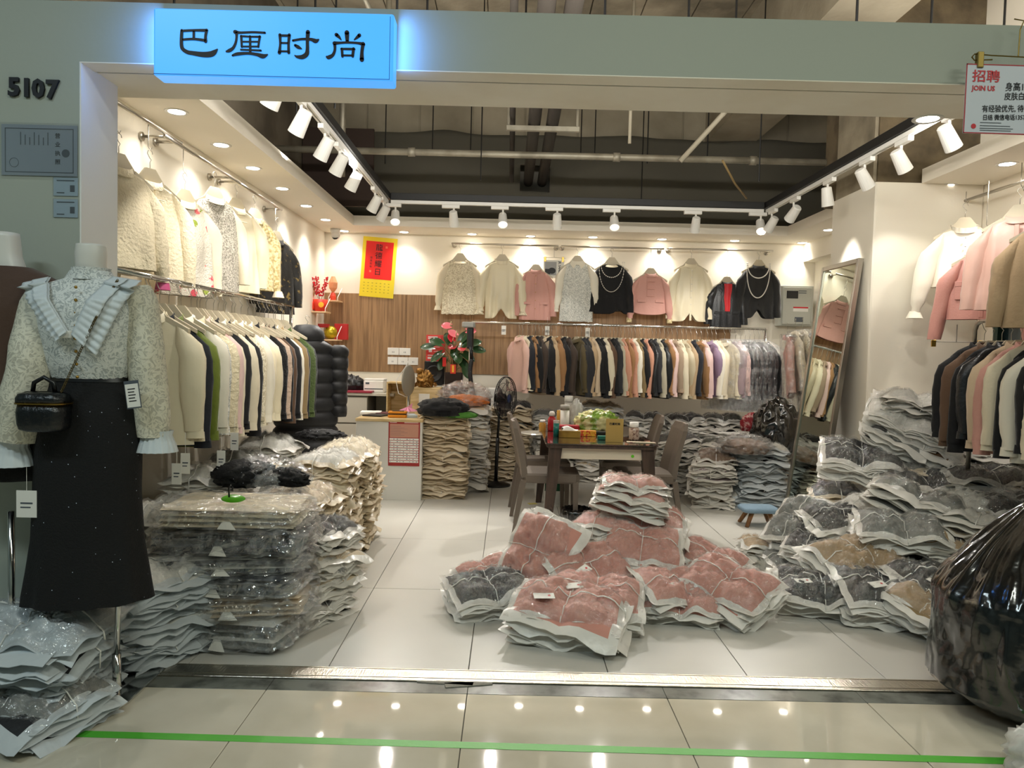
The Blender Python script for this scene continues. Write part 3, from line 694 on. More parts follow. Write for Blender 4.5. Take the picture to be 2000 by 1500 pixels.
def collar_mesh(kind, neck=.075, top=-.07, vneck=.035):
    mb = MB()
    def ringat(r, z, dz=0, ruf=0, n=40):
        out = []
        for j in range(n):
            a = 2 * PI * j / n; cx, cy = math.cos(a), math.sin(a)
            x = (r + ruf * math.sin(j * 2.1)) * cx; y = (r * .5 + ruf * math.sin(j * 2.1)) * cy
            zz = z - (vneck * max(0, -cy) ** .8) * dz
            out.append((x, y, top + zz))
        return out
    if kind == 'stand': mb.loft([ringat(neck + .006, -.012, 1), ringat(neck - .004, .02, .75), ringat(neck - .008, .02, .75), ringat(neck, -.012, 1)], cap=False)
    elif kind == 'ruffle': mb.loft([ringat(neck + .004, -.012, 1), ringat(neck + .004, .0, 1, .004), ringat(neck + .008, .022, .9, .008)], cap=False)
    elif kind == 'band': mb.loft([ringat(neck + .016, -.02, 1.1), ringat(neck - .002, .004, 1), ringat(neck - .01, .0, 1)], cap=False)
    elif kind == 'shirt':
        mb.loft([ringat(neck + .004, -.01, 1), ringat(neck - .004, .022, .6)], cap=False)
        for s_ in (1, -1):
            mb.add([(s_ * .005, -.045, top - .03), (s_ * .07, -.03, top + .018), (s_ * .095, -.045, top - .035), (s_ * .05, -.055, top - .09)], [(0, 1, 2, 3)])
    return mb.mesh('collar', True)

def garment(name, label, cat, loc, rot, m, L_=.55, hw=.2, sl=.52, seed=1, collar='stand', hem=None, puff=0, r0=.062, r1=.042, cuffm=None, cufff=1.0, cuffruf=0, cuffh=.05, placket=False, buttons=0,
            pockets=0, fold=.008, out=.05, th=.05, sth=.8, group=None, bodym=None, scale=1, rag=0, knots=0, lapel=None, extra=None, waist=-.005, flare=.01, sl2=None, vneck=.035, bcol=None, fine=True):
    t = thing(name, label, cat, loc, rot, group, scale)
    part('body', body_mesh(L_, hw, th, seed, fold, hem, rag=rag, waist=waist, flare=flare, vneck=vneck, nseg=56 if fine else 30, nrow=20 if fine else 12), bodym or m, t, smooth=True)
    for s_ in (-1, 1):
        sm_, c = sleeve_mesh(s_, (sl2 if (s_ == 1 and sl2) else sl), r0, r1, hw, sth, seed + s_, puff, out, cuff=1 if cuffm else 0, nr=14 if fine else 8)
        so_ = part('sleeve', sm_, m, t, smooth=True)
        if cuffm: part('cuff', cuff_mesh(c, r1 * .8, cuffh, cufff, sth, cuffruf), cuffm, so_, smooth=True)
    if collar: part('collar', collar_mesh(collar, vneck=vneck), m, t, smooth=True)
    yf = -th - .004
    if placket: part('placket', MB().rbox((-.013, yf - .006, -.07 - L_ + .01), (.013, yf + .004, -.125), .003), m, t)
    if buttons:
        mb = MB()
        for i in range(buttons): ball(mb, (0, yf - .008, -.15 - i * (L_ - .12) / buttons), .006, 8)
        part('buttons', mb, bcol or m_pearl, t, smooth=True)
    if pockets:
        for s_ in (-1, 1):
            mb = MB().rbox((-.05, -.008, -.022), (.05, .004, .012), .003)
            if pockets > 1: mb.rbox((-.046, -.005, -.11), (.046, .004, -.02), .003)
            part('pocket_flap', mb, m, t, loc=(s_ * .11, yf + .002, -.07 - L_ * (.66 if pockets == 1 else .45)))
    if knots:
        for i in range(knots):
            part('frog_knot', MB().tube([(-.045, 0, 0), (.045, 0, 0)], .004, 6).tube([(-.045, 0, 0), (-.045, 0, -.09 if i < knots - 1 else -.004)], .003, 6), m, t, loc=(0, yf - .004, -.17 - i * .09))
    return t
m_pearl = mat('pearl', '#e9e4da', .15, spec=.7, coat=.5)
m_gold = mat('gold_metal', '#b8924a', .3, 1)

# ---------------- back wall rails
def wall_rail(name, a, b, wallv, label):
    a, b = Vector(a), Vector(b); t = thing(name, label, 'rail', a)
    d = b - a; wv = Vector(wallv)
    part('bar', MB().tube([(0, 0, 0), d], .011, 10), m_satin, t, smooth=True)
    for q in (Vector((0, 0, 0)) + d.normalized() * .02, d - d.normalized() * .02):
        part('bracket', MB().tube([q, q + wv], .009, 8).tube([q + wv * .9, q + wv], .026, 12), m_satin, t, smooth=True)
    return t
YR = 8.42
for i, (x0, y0, x1, y1) in enumerate(((882, 475, 1091, 481), (1096, 481, 1297, 486), (1307, 486, 1510, 490))):
    a = atY(x0, y0, YR); b = atY(x1, y1, YR); b.z = a.z = (a.z + b.z) / 2
    wall_rail('wall_rail', a, b, (0, .18, 0), f'thin steel clothes rail on the back wall, {("left","middle","right")[i]} of the three')
RZ = atY(1096, 481, YR).z
def long_hook(p0, p1, label):
    o = part('extension_hook', MB().tube([(0, 0, 0.005), (0, 0, (p1 - p0).z + .02), (.012, 0, (p1 - p0).z), (.02, 0, (p1 - p0).z + .015)], .0025, 6), m_satin, None, loc=p0, smooth=True)
    tag(o, label, 'hook')
def back_garment(px, py, desc, m, w_px, hem_py, **k):
    """px,py: hanger hub in the photo"""
    p = atY(px, py, YR - .02)
    zr = RZ
    hk = .1
    if zr - p.z > .15: long_hook(Vector((p.x, p.y + .01, zr)), Vector((p.x, p.y, p.z + .1)), 'wire hook over the ' + desc)
    sc_ = w_px / 1450 * (YR - .02) / .42
    L_ = (atY(px, py, YR).z - atY(px, hem_py, YR).z) / sc_ - .07
    hanger(p, (0, 0, 0), 'hanger of the ' + desc, h=.1)
    k.setdefault('seed', px)
    return garment(k.pop('name', 'blouse'), desc, k.pop('cat', 'blouse'), p, (0, 0, k.pop('yaw', 0)), m, L_=L_, scale=sc_, **k)
back_garment(899, 495, 'cream lace tiered blouse hanging leftmost on the back wall', FB['cream'], 70, 614, bodym=FB['cream_lace'], cuffm=FB['cream'], cufff=1.4, cuffruf=.004, sl=.50, collar='band', rag=.02, r1=.036, buttons=6, bcol=FB['cream'])
back_garment(981, 497, 'cream draped blouse with twisted front hem on the back wall', FB['cream_silk'], 72, 622, hem='twist', cuffm=FB['cream_lace'], cufff=1.8, cuffruf=.004, sl=.52, collar='ruffle', fold=.016, puff=.15, flare=-.02)
back_garment(1047, 517, 'pink zipped jacket with flap pockets on the back wall', FB['pink'], 62, 625, name='jacket', cat='jacket', collar='stand', pockets=1, placket=True, buttons=5, bcol=m_gold, sl=.55, fold=.012)
back_garment(1128, 500, 'sheer white blouse with pointed collar and ruffled bib', FB['ivory'], 66, 628, bodym=FB['white_lace'], collar='shirt', sl=.53, cuffm=FB['ivory'], rag=.01, fold=.012)
tb = back_garment(1195, 503, 'black top with cream round neck and beaded necklace', FB['black'], 66, 613, name='top', cat='top', collar=None, hem='tie', sl=.55)
part('neck_band', collar_mesh('band'), FB['cream'], tb, smooth=True)
back_garment(1271, 524, 'pink cropped jacket with cloth knot fastenings', FB['pink'], 66, 615, name='jacket', cat='jacket', collar='stand', knots=3, pockets=1, hem='round', sl=.5, cuffm=FB['brocade'], cuffh=.06, placket=False, fold=.004)
back_garment(1350, 505, 'cream satin blouse with ruffled placket and crossed hem', FB['cream_silk'], 68, 628, hem='twist', collar='stand', placket=True, buttons=7, sl=.6, fold=.014)
tj = back_garment(1420, 541, 'open black leather jacket showing a bright red lining', FB['black_leather'], 62, 640, name='leather_jacket', cat='jacket', collar='stand', pockets=1, sl=.5, fold=.006)
part('red_lining', MB().grid(lambda u, v: (-.032 + .064 * u + (.02 * (1 - v) if u > .5 else -.02 * (1 - v)) + .004 * math.sin(v * 9), -.062 - .004 * math.sin(u * 14), -.095 - v * .36), 10, 16), FB['red'], tj, smooth=True, label='bright red satin lining')
tv = back_garment(1482, 508, 'black velvet button blouse wearing two pearl necklaces', FB['black_velvet'], 68, 622, hem='twist', collar='stand', buttons=8, bcol=FB['black'], sl=.56, puff=.1)
def necklace(px, py, drops, label, r, step):
    p = atY(px, py, YR - .10)
    t = thing('necklace', label, 'necklace', p)
    for (wd, dp) in drops:
        mb = MB(); ln = []
        n = int((wd + dp) * 2.2 / step)
        for i in range(n + 1):
            a = PI * i / n; x = -wd * math.cos(a); z = -dp * abs(math.sin(a)) ** .8
            ball(mb, (x, 0, z), r, 6); ln.append((x, 0.001, z))
        mb.tube(ln, r * .25, 4)
        part('pearl_strand', mb, m_pearl, t, smooth=True)
necklace(1195, 512, [(.12, .17), (.14, .33)], 'silver beaded double necklace draped on the black top', .006, .035)
necklace(1482, 515, [(.12, .16), (.13, .38)], 'white pearl double necklace on the black velvet blouse', .007, .013)
# tags below garments
def hang_tag(p, label, m=None, w_=.05, h=.1, yaw=0):
    t = thing('price_tag', label, 'tag', p, (0, 0, yaw), 'hanging price tags')
    part('card', MB().box((-w_ / 2, -.001, -h), (w_ / 2, .001, 0)), m or m_paper, t)
    part('cord', MB().tube([(0, 0, 0), (0, 0, .1)], .001, 4), m_string, t)
    part('print_lines', MB().box((-w_ * .3, -.0016, -h * .5), (w_ * .3, -.0008, -h * .44)).box((-w_ * .3, -.0016, -h * .65), (w_ * .2, -.0008, -h * .6)), m_grey, t)
for i, (x, y) in enumerate(((984, 636), (1069, 637), (1148, 640))):
    hang_tag(atY(x, y, YR - .15), f'white price tag dangling under the back wall blouses, {ORD[i]} from left')
# fashion print
jp = thing('fashion_print', 'black and white fashion print clipped on a hanger at the back', 'poster', atY(1082, 508, YR - .0))
part('sheet', MB().box((-.115, 0, -.2), (.115, .003, 0)), m_paper, jp)
part('photo_area', MB().box((-.1, -.001, -.17), (.03, 0, -.02)), mat('print_grey', '#9fa0a0', .6), jp)
part('dark_shape', MB().lathe([(.0001, 0), (.035, 0)], 16, sx=1.2, mtx=Matrix.Translation((-.02, -.002, -.12)) @ Matrix.Rotation(PI / 2, 4, 'X'), cap=False).box((-.1, -.0018, -.16), (-.04, -.001, -.1)), mat('print_dark', '#2b2c2e', .6), jp)
text('title', 'JIL SANDER', .034, m_ink, jp, (.055, -.002, -.012), rot=(PI / 2, PI / 2, 0), bold=.0008)
for x in (-.1, .1): part('clip', MB().rbox((x - .012, -.01, -.02), (x + .012, .01, .035), .003), m_gold, jp)
part('wire', MB().tube([(-.13, 0, .02), (0, 0, .03), (.13, 0, .02)], .0025, 6).tube([(0, 0, .03), (0, 0, .16)], .0025, 6), m_satin, jp)

# ---------------- clothes rack prototypes (garment seen from its sleeve edge)
RP = []
for s_ in range(5):
    bm2 = body_mesh(.6, .2, .028, seed=s_ * 3.1, fold=.006, nseg=26, nrow=12, hem='round' if s_ == 1 else None)
    sl = [sleeve_mesh(k, .52 - .02 * (s_ % 3), .06, .042 + .005 * (s_ % 2), .2, .55, seed=s_ + k, puff=(.25 if s_ in (2, 4) else .05), out=.015, nr=10)[0] for k in (-1, 1)]
    cf = [cuff_mesh((k * .215, -.008, -.07 - .055 - (.52 - .02 * (s_ % 3))), .04, .045, 1.1, .55) for k in (-1, 1)]
    RP.append((bm2, sl, cf))
COLLR = collar_mesh('stand')
def rack_garment(loc, yaw, m, label, kind, i, group, L_=1.0, w_=1.0, film_=False, lean=0, cuffm=None, T=1, hm=None, up=0.045):
    P_ = RP[i % 5]
    t = thing(kind, label, 'clothing', Vector(loc) + Vector((0, 0, up)), (lean, 0, yaw), group, (w_, T, L_))
    b_ = part('body', P_[0], m, t, smooth=True)
    for k in (0, 1):
        s2 = part('sleeve', P_[1][k], m, t, smooth=True)
        part('cuff', P_[2][k], cuffm or m, s2, smooth=True)
    part('collar', COLLR, m, t, smooth=True)
    hanger(Vector(loc) + Vector((0, 0, 0)), (0, 0, yaw), 'hanger of the ' + label.replace(' hanging', '').replace(' of the covered ones', ''), h=.13, group=group + ' hangers', scale=1)
    if film_:
        part('plastic_cover', cover_mesh(i), m_filmc, t, smooth=True)
    return t
def cover_mesh(i):
    key = i % 3
    if key in COV: return COV[key]
    rings = []
    for r_ in range(15):
        t = r_ / 14; z = -.03 - t * .78; w_ = .03 + .25 * min(1, t * 6) ** .6; ring = []
        for j in range(26):
            a = 2 * PI * j / 26; k = 1 + .12 * nz(a * 2, t * 7, key) + .06 * math.sin(a * 9 + key)
            ring.append((w_ * math.cos(a) * k, .055 * math.sin(a) * k + .012 * nz(a * 3, t * 9, 4), z))
        rings.append(ring)
    COV[key] = MB().loft(rings, cap=False).mesh('plastic_cover', True); return COV[key]
COV = {}

# ---- back rack
YK = 7.98
ra = atY(921, 630, YK); rb = atY(1496, 642, YK); zk = (ra.z + rb.z) / 2
rk = thing('clothes_rack', 'long chrome clothes rack standing in front of the back wall', 'rack', (ra.x, YK, 0))
wk = rb.x - ra.x
part('top_bar', MB().tube([(0, 0, zk), (wk, 0, zk)], .013, 10), m_chrome, rk, smooth=True)
for x in (0, wk): part('upright', MB().tube([(x, 0, .02), (x, 0, zk)], .013, 10), m_chrome, rk, smooth=True)
for x in (0, wk): part('foot', MB().rbox((x - .02, -.25, 0), (x + .02, .25, .025), .006), m_chrome, rk)
BR = [(1015, 'pink_satin', 60), (1021, 'cream', 55), (1031, 'navy', 60), (1040, 'camel', 60), (1046, 'black', 65), (1053, 'dark_brown', 65), (1060, 'beige', 35), (1070, 'black', 65), (1077, 'tan', 62), (1087, 'camel', 60), (1098, 'black', 65), (1106, 'dark_brown', 60),
      (1127, 'olive', 50), (1136, 'charcoal', 60), (1143, 'charcoal', 62), (1150, 'tan', 65), (1155, 'beige', 62), (1162, 'black', 60), (1170, 'black', 60), (1179, 'cream', 62), (1184, 'brown', 64), (1192, 'black', 60), (1199, 'charcoal', 66), (1206, 'grey_cream', 62), (1213, 'peach', 66), (1220, 'camel', 64), (1228, 'peach', 66), (1234, 'ivory', 62), (1241, 'khaki', 60), (1250, 'black', 66), (1258, 'peach', 68), (1266, 'black_leather', 62), (1274, 'charcoal', 64), (1282, 'grey_cream', 66), (1289, 'black_leather', 62), (1298, 'camel', 64), (1305, 'pale_pink', 66), (1313, 'taupe', 60), (1323, 'cream', 66), (1332, 'silver', 58), (1341, 'tan', 66), (1350, 'navy', 64), (1361, 'camel', 56), (1370, 'pale_pink', 66), (1382, 'purple', 52), (1391, 'ivory', 62), (1399, 'cream', 66)]
for i, (x, c, yw) in enumerate(BR):
    y = 631 + (x - 921) * .0235
    p = atY(x, y, YK); p.z = zk - .13
    rack_garment(p, R(-yw - 8 + RND.uniform(-3, 3)) , FB[c], f'{CNAME[c]} jacket hanging on the back rack, {ORD[i]} from its left end', 'jacket', i, 'jackets on the back rack', L_=.98 + RND.uniform(-.04, .04), w_=.98, T=1.25)
BP = [(1416, 'cream', 45), (1427, 'mauve', 55), (1437, 'pale_pink', 55), (1447, 'charcoal', 60), (1456, 'black', 60), (1465, 'charcoal', 60), (1474, 'black', 60), (1483, 'charcoal', 58), (1492, 'black', 50)]
for i, (x, c, yw) in enumerate(BP):
    p = atY(x, 643, YK - .02); p.z = zk - .13
    rack_garment(p, R(-yw - 5), FB[c], f'{CNAME[c]} jacket in clear plastic on the back rack, {ORD[i]} of the covered ones', 'covered_jacket', i, 'plastic covered jackets', film_=True, L_=.98, w_=.95, T=1.2)
# slanted covered jackets heaped beside the rack (over an unseen second stand)
st = thing('garment_stand', 'short chrome stand holding the slanted plastic covered jackets', 'rack', (2.95, 7.5, 0))
part('upright', MB().tube([(0, 0, .02), (0, 0, 1.63)], .013, 10), m_chrome, st, smooth=True)
part('top_bar', MB().tube([(-.2, -.1, 1.63), (.42, .1, 1.63)], .013, 10), m_chrome, st, smooth=True)
part('base', MB().lathe([(.2, 0), (.2, .012), (.02, .03)], 24), m_chrome, st)
for i, (x, y, c) in enumerate(((1538, 655, 'pink'), (1553, 648, 'cream'), (1567, 646, 'cream_lace'), (1584, 652, 'dark_grey_blue'))):
    p = atY(x, y, 7.5 - .0 + i * .03)
    t = rack_garment((p.x, p.y, p.z), R(72 + i * 4), FB[c], f'{CNAME[c]} jacket in crumpled plastic hanging aslant near the mirror', 'covered_jacket', i + 1, 'slanted covered jackets', film_=True, L_=1.0, w_=1.05, T=1.3)
    t.rotation_euler = (R(-4), R(9), R(72 + i * 4))

# ---- left rack
XK = -1.85
la = atX(228, 530, XK); lb = atX(572, 597, XK); zk2 = (la.z + lb.z) / 2
lr = thing('clothes_rack', 'long chrome clothes rack along the left wall', 'rack', (XK, la.y - .3, 0))
ln = lb.y - la.y + .3
part('top_bar', MB().tube([(0, .28, zk2), (0, ln, zk2)], .014, 10), m_chrome, lr, smooth=True)
for y in (3.43 - la.y + .3, ln - .05): part('upright', MB().tube([(0, y, .02), (0, y, zk2)], .014, 10), m_chrome, lr, smooth=True)
for y in (3.43 - la.y + .3, ln - .05): part('foot', MB().rbox((-.22, y - .02, 0), (.22, y + .02, .025), .006), m_chrome, lr)
LR_ = [(288, 'cream_silk', 2), (300, 'cream_textured', 1), (315, 'navy', 0), (330, 'green_velvet', 2), (345, 'ivory', 1), (358, 'white_lace', 0), (371, 'cream_textured', 1), (382, 'pale_pink', 0), (391, 'cream', 1), (405, 'black', 0), (416, 'cream', 4), (425, 'black', 0), (435, 'cream_lace', 1), (443, 'cream_textured', 1), (451, 'ivory', 4), (460, 'cream_silk', 2), (470, 'cream_silk', 4), (482, 'black_fur', 0), (491, 'beige_fur', 0), (500, 'black', 1), (508, 'brown', 0), (515, 'black', 0), (523, 'ivory', 0), (532, 'khaki', 0), (540, 'navy', 1), (547, 'green_trim', 0), (555, 'charcoal', 0)]
for i, (x, c, pz_) in enumerate(LR_):
    y = 530 + (x - 228) * .195
    p = atX(x, y, XK); p.z = zk2 - .13; p.x += RND.uniform(-.015, .015)
    rack_garment(p, R(8 + RND.uniform(-5, 5)), FB[c], f'{CNAME[c]} top hanging on the left rack, {ORD[i]} counted from the street side', 'top', pz_, 'tops on the left rack', up=.01, L_=1.13 + RND.uniform(-.05, .05), w_=1.05, T=1.0)
# puffer coat at the far end of the left rack
p = atX(600, 640, -1.72)
hanger(p, (0, 0, R(20)), 'dark hanger holding the black puffer coat', h=.1, m=m_black)
t = thing('puffer_coat', 'long black hooded puffer coat at the far end of the left rack', 'coat', p, (0, 0, R(22)))
def puf(w0, w1, L_, x0, lift=0, n=9):
    rings = []
    for i in range(n * 6 + 1):
        s = i / (n * 6); q = abs(math.sin(s * n * PI)) ** .5
        w_ = (w0 + (w1 - w0) * s) * (.90 + .10 * q)
        if s < .06: w_ *= .55 + .45 * (s / .06)
        rings.append([(x0 + w_ * math.cos(a * PI / 12), (.05 + .03 * q) * (1.2 if abs(x0) < .1 else .9) * math.sin(a * PI / 12), -.09 + lift - s * L_) for a in range(24)])
    return MB().loft(rings, cap=True)
part('body', puf(.22, .30, 1.12, 0, n=9), FB['puffer'], t, smooth=True)
for s_ in (-1, 1): part('sleeve', puf(.085, .075, .62, s_ * .27, lift=-.05, n=6), FB['puffer'], t, smooth=True)
part('hood', MB().lathe([(.001, .03), (.09, .02), (.14, -.03), (.15, -.09), (.1, -.13)], 20, sy=.7), FB['puffer'], t, smooth=True)

# ---- upper left wall rails & blouses
XW = -2.0
def lrail(x0, y0, x1, y1, lab):
    a = atX(x0, y0, XW); b = atX(x1, y1, XW); a.z = b.z = (a.z + b.z) / 2
    wall_rail('wall_rail', a, b, (XL - XW, 0, 0), lab); return a.z
z1 = lrail(200, 178, 354, 283, 'upper steel rail near the ceiling of the left wall, street end')
z2 = lrail(322, 272, 468, 352, 'upper steel rail on the left wall, middle length')
z3 = lrail(447, 350, 550, 406, 'upper steel rail on the left wall, far end')
ULW = [(232, 300, 'cream_textured', 'cream textured jacket with pink cuff lining, half behind the entrance pillar', dict(cuffm=mat('hot_pink', '#cf5a8a', .5), cufff=1.25, L_=.50, name='jacket')),
       (293, 330, 'cream_textured', 'cream open jacket with cord fastenings on the upper left wall', dict(knots=4, L_=.52, placket=True, name='jacket')),
       (361, 371, 'floral', 'sequinned blouse with coral flowers on the upper left wall', dict(L_=.57, sm='cream')),
       (419, 366, 'sequin', 'silver cream sequinned blouse on the upper left wall', dict(L_=.64, sm='cream')),
       (462, 388, 'cream_silk', 'cream satin blouse with bow knots on the upper left wall', dict(L_=.6, knots=3, puff=.2)),
       (497, 408, 'brocade', 'cream gold brocade jacket on the upper left wall', dict(L_=.55, knots=3, cuffm=FB['cream'], cufff=1.6, name='jacket')),
       (540, 452, 'black_floral', 'black lace blouse with gold flowers, farthest on the upper left wall', dict(L_=.62))]
for i, (x, y, c, lab, k) in enumerate(ULW):
    p = atX(x, y, XW + .01)
    zr = (z1, z1, z2, z2, z3, z3, z3)[i]
    yaw = R(63)
    if zr - p.z > .16: long_hook(Vector((XW, p.y, zr)), Vector((XW, p.y, p.z + .1)), 'wire hook over the ' + lab)
    hanger(p, (0, 0, yaw), 'hanger of the ' + lab)
    smn = k.pop('sm', None)
    garment(k.pop('name', 'blouse'), lab, 'clothing', p, (0, 0, yaw), FB[smn] if smn else FB[c], bodym=FB[c], sl=k.pop('sl', .5), seed=i * 2.3, collar='stand', scale=1.0, fold=.01, **k)

# ---- right side
rr0 = atX(1868, 402, 3.36); rr1 = atX(2000, 349, 3.36); rr0.z = rr1.z = (rr0.z + rr1.z) / 2
rr1.y -= .6
wall_rail('wall_rail', rr0, rr1, (XR - 3.36, 0, 0), 'steel clothes rail high on the right wall')
for i, (x, y, Xp, c, nm, lab, yaw, k) in enumerate(((1885, 425, 3.2, 'ivory', 'blouse', 'cream blouse with flower trimmed collar on the right wall', -22, dict(L_=.42, sl=.55, collar='ruffle', puff=.25, cuffm=FB['ivory'], cufff=1.7, out=.09, buttons=5)),
        (1925, 474, 3.15, 'pink_leather', 'leather_jacket', 'pink leather jacket with chest pocket near the right edge', -38, dict(L_=.44, sl=.52, pockets=2, out=.08, placket=True)),
        (1992, 400, 3.05, 'pink_satin', 'blouse', 'pale pink satin blouse at the right edge of the picture', -42, dict(L_=.56, sl=.5, fold=.014, placket=True, puff=.1)),
        (2055, 415, 2.95, 'tan', 'jacket', 'khaki jacket cut by the right edge of the picture', -42, dict(L_=.56, sl=.5)))):
    p = atX(x, y, Xp)
    hanger(p, (0, 0, R(yaw)), 'hanger of the ' + lab)
    if rr0.z - p.z > .13 + .0: long_hook(Vector((p.x, p.y, rr0.z)), p + Vector((0, 0, .1)), 'hook over the ' + lab)
    garment(nm, lab, 'clothing', p, (0, 0, R(yaw)), FB[c], seed=i * 1.7 + 4, **k)
# right rack
XQ = 3.03
qa = atX(1905, 628, XQ); 
rq = thing('clothes_rack', 'chrome clothes rack with rounded corner along the right wall', 'rack', (XQ, qa.y, 0))
zq = qa.z
part('frame', MB().tube([(0, 0, .02), (0, 0, zq - .06), (0, -.02, zq - .02), (0, -.06, zq), (0, -1.7, zq), (0, -1.7, .02)], .014, 10), m_satin, rq, smooth=True)
part('foot', MB().rbox((-.22, -.02, 0), (.22, .02, .025), .006), m_satin, rq); part('foot', MB().rbox((-.22, -1.72, 0), (.22, -1.68, .025), .006), m_satin, rq)
RR_ = ['black', 'brown', 'black', 'black_leather', 'beige', 'pink', 'cream', 'black', 'ivory', 'black', 'cream', 'grey_cream', 'black', 'red']
for i, c in enumerate(RR_):
    y = qa.y - .1 - i * .085
    rack_garment((XQ, y, zq - .13), R(-12 + RND.uniform(-6, 6)), FB[c], f'{CNAME[c]} jacket on the right rack, {ORD[i]} counted from the back', 'jacket', i * 2 + 1, 'jackets on the right rack', L_=1.02 + .04 * (i % 3), w_=1.08, T=1.2)
sk = atX(1868, 668, 3.1)
t = thing('clip_hanger', 'clip hanger with a black skirt at the far end of the right rack', 'hanger', sk, (0, 0, R(-20)))
part('wire', MB().tube([(-.16, 0, 0), (.16, 0, 0)], .003, 6).tube([(0, 0, 0), (0, 0, .12)], .003, 6), m_satin, t)
for x in (-.14, .14): part('clip', MB().rbox((x - .015, -.01, -.035), (x + .015, .01, .012), .003), m_gold, t)
# ================================================================== TIED BUNDLES OF BAGGED CLOTHES
PK = {}
def packet_mesh(W, D, T, seed, flut=.018, fine=False, droop=0, pinch=.35, zoff=0, film_=False, H=.1, kf=.5):
    """one flat bag: white frosted rim, cloth-coloured middle. kf = height of the layer inside the bundle 0..1"""
    nu, nv = (34, 26) if fine else (12, 9)
    def base(u, v):
        x = u * W / 2; y = v * D / 2
        e = max(abs(u), abs(v))
        x *= 1 + .05 * nz(v * 2, seed, 1); y *= 1 + .06 * nz(u * 2, seed, 2)
        # strings squeeze the bundle along the v=0 line and u=0 line
        pin = pinch * math.exp(-(u / .16) ** 2)
        zc = (zoff - H * .5) * (1 - pin) + H * .5 * (1 - pin * .8)
        fl = flut * (nz(u * 1.9 + seed * 3, v * 1.9, seed) * 1.7) * e ** 2
        fan = (kf - .5) * H * .35 * e ** 2 - droop * e ** 3
        return x, y, zc + fl + fan
    def th(u, v):
        c = max(0, (1 - (abs(u) / (.93 if fine else .985)) ** (5 if fine else 9))) * max(0, (1 - (abs(v) / (.9 if fine else .98)) ** (5 if fine else 9)))
        q = T * c ** .6 if c > 0 else 0
        if fine and c > 0:
            q += T * .9 * c * (abs(nz(u * 2.2 + seed, v * 2.6, seed)) * 2 - .2) + T * 1.1 * c * (1 - abs(nz(u * 5 + v * 3, v * 6 - u * 2, seed + 4)) * 2.2) + T * .25 * c * abs(nz(u * 15, v * 11, seed + 8))
        return q
    def top(a, b, o=0.0):
        u, v = a * 2 - 1, b * 2 - 1; x, y, z = base(u, v)
        return (x, y, z + T * .0 + th(u, v) + o)
    mb = MB()
    rim = .87 if fine else .86
    mf = lambda a, b: 0 if max(abs(a * 2 - 1), abs(b * 2 - 1)) < rim else 1
    mb.grid(lambda a, b: top(a, b), nu, nv, mf=mf)
    n0 = len(mb.v)
    o = len(mb.f)
    mb.grid(lambda a, b: (lambda q: (q[0], q[1], q[2] - .0015 - (.0 if max(abs(a - .5), abs(b - .5)) > .46 else .001)))(base(a * 2 - 1, b * 2 - 1)), nu, nv, mi=1)
    mb.f[o:] = [f[::-1] for f in mb.f[o:]]
    me = mb.mesh('packet', True)
    fm = None
    if film_:
        def ft(a, b):
            x, y, z = top(a, b, .004)
            return (x * 1.01, y * 1.01, z + .012 * abs(nz(a * 9 + seed, b * 7, 3)) + .012 * abs(nz(a * 22 + b * 6, b * 20 - a * 5, seed)))
        fm = MB().grid(ft, 40, 32).mesh('film', False)
    return me, fm, top
class Proto: pass
PROTO = []
def make_proto(seed, n=6, W=.44, D=.34, H=.1):
    rn = random.Random(seed); P = Proto(); P.H = H; P.layers = []
    for k in range(n):
        T = H / n * .9
        last = k == n - 1
        me, fm, top = packet_mesh(W, D, T * (1.5 if last else 1), seed * 7 + k * 1.3, flut=.028 if not last else .02, fine=last, droop=.006 * k, zoff=k * H / n, film_=last, H=H, kf=k / (n - 1), pinch=.35)
        P.layers.append((me, fm, (rn.uniform(-.02, .02), rn.uniform(-.02, .02), 0), rn.uniform(-.1, .1)))
        P.top = top
    # string loops following the top of the last packet
    tp_ = P.top
    pts = [Vector(tp_(.5, b / 16, .006)) for b in range(17)]
    bot = [Vector((0, D / 2 * (1 - b / 4), .02)) for b in range(1, 8)]
    mb = MB(); ring = pts + [Vector((0, p.y, .012)) for p in bot] + [pts[0]]
    mb.tube(ring, .0022, 5)
    pts2 = [Vector(tp_(a / 20, .5, .006)) for a in range(21)]
    mb.tube([Vector((-W / 2 - .002, 0, .03))] + pts2 + [Vector((W / 2 + .002, 0, .03))], .0028, 5)
    P.string = mb.mesh('string', True)
    q = Vector(tp_(.3, .3, .012))
    P.cardp = q
    return P
for i in range(7): PROTO.append(make_proto(i + 1, n=6 + (i % 3), H=.095 + .01 * (i % 3)))
CARD = MB().rbox((-.04, -.022, 0), (.04, .022, .001), .0005).mesh('care_card')
DOT = MB().lathe([(.0001, .002), (.006, .002)], 10, cap=False).mesh('red_dot')
nbund = [0]
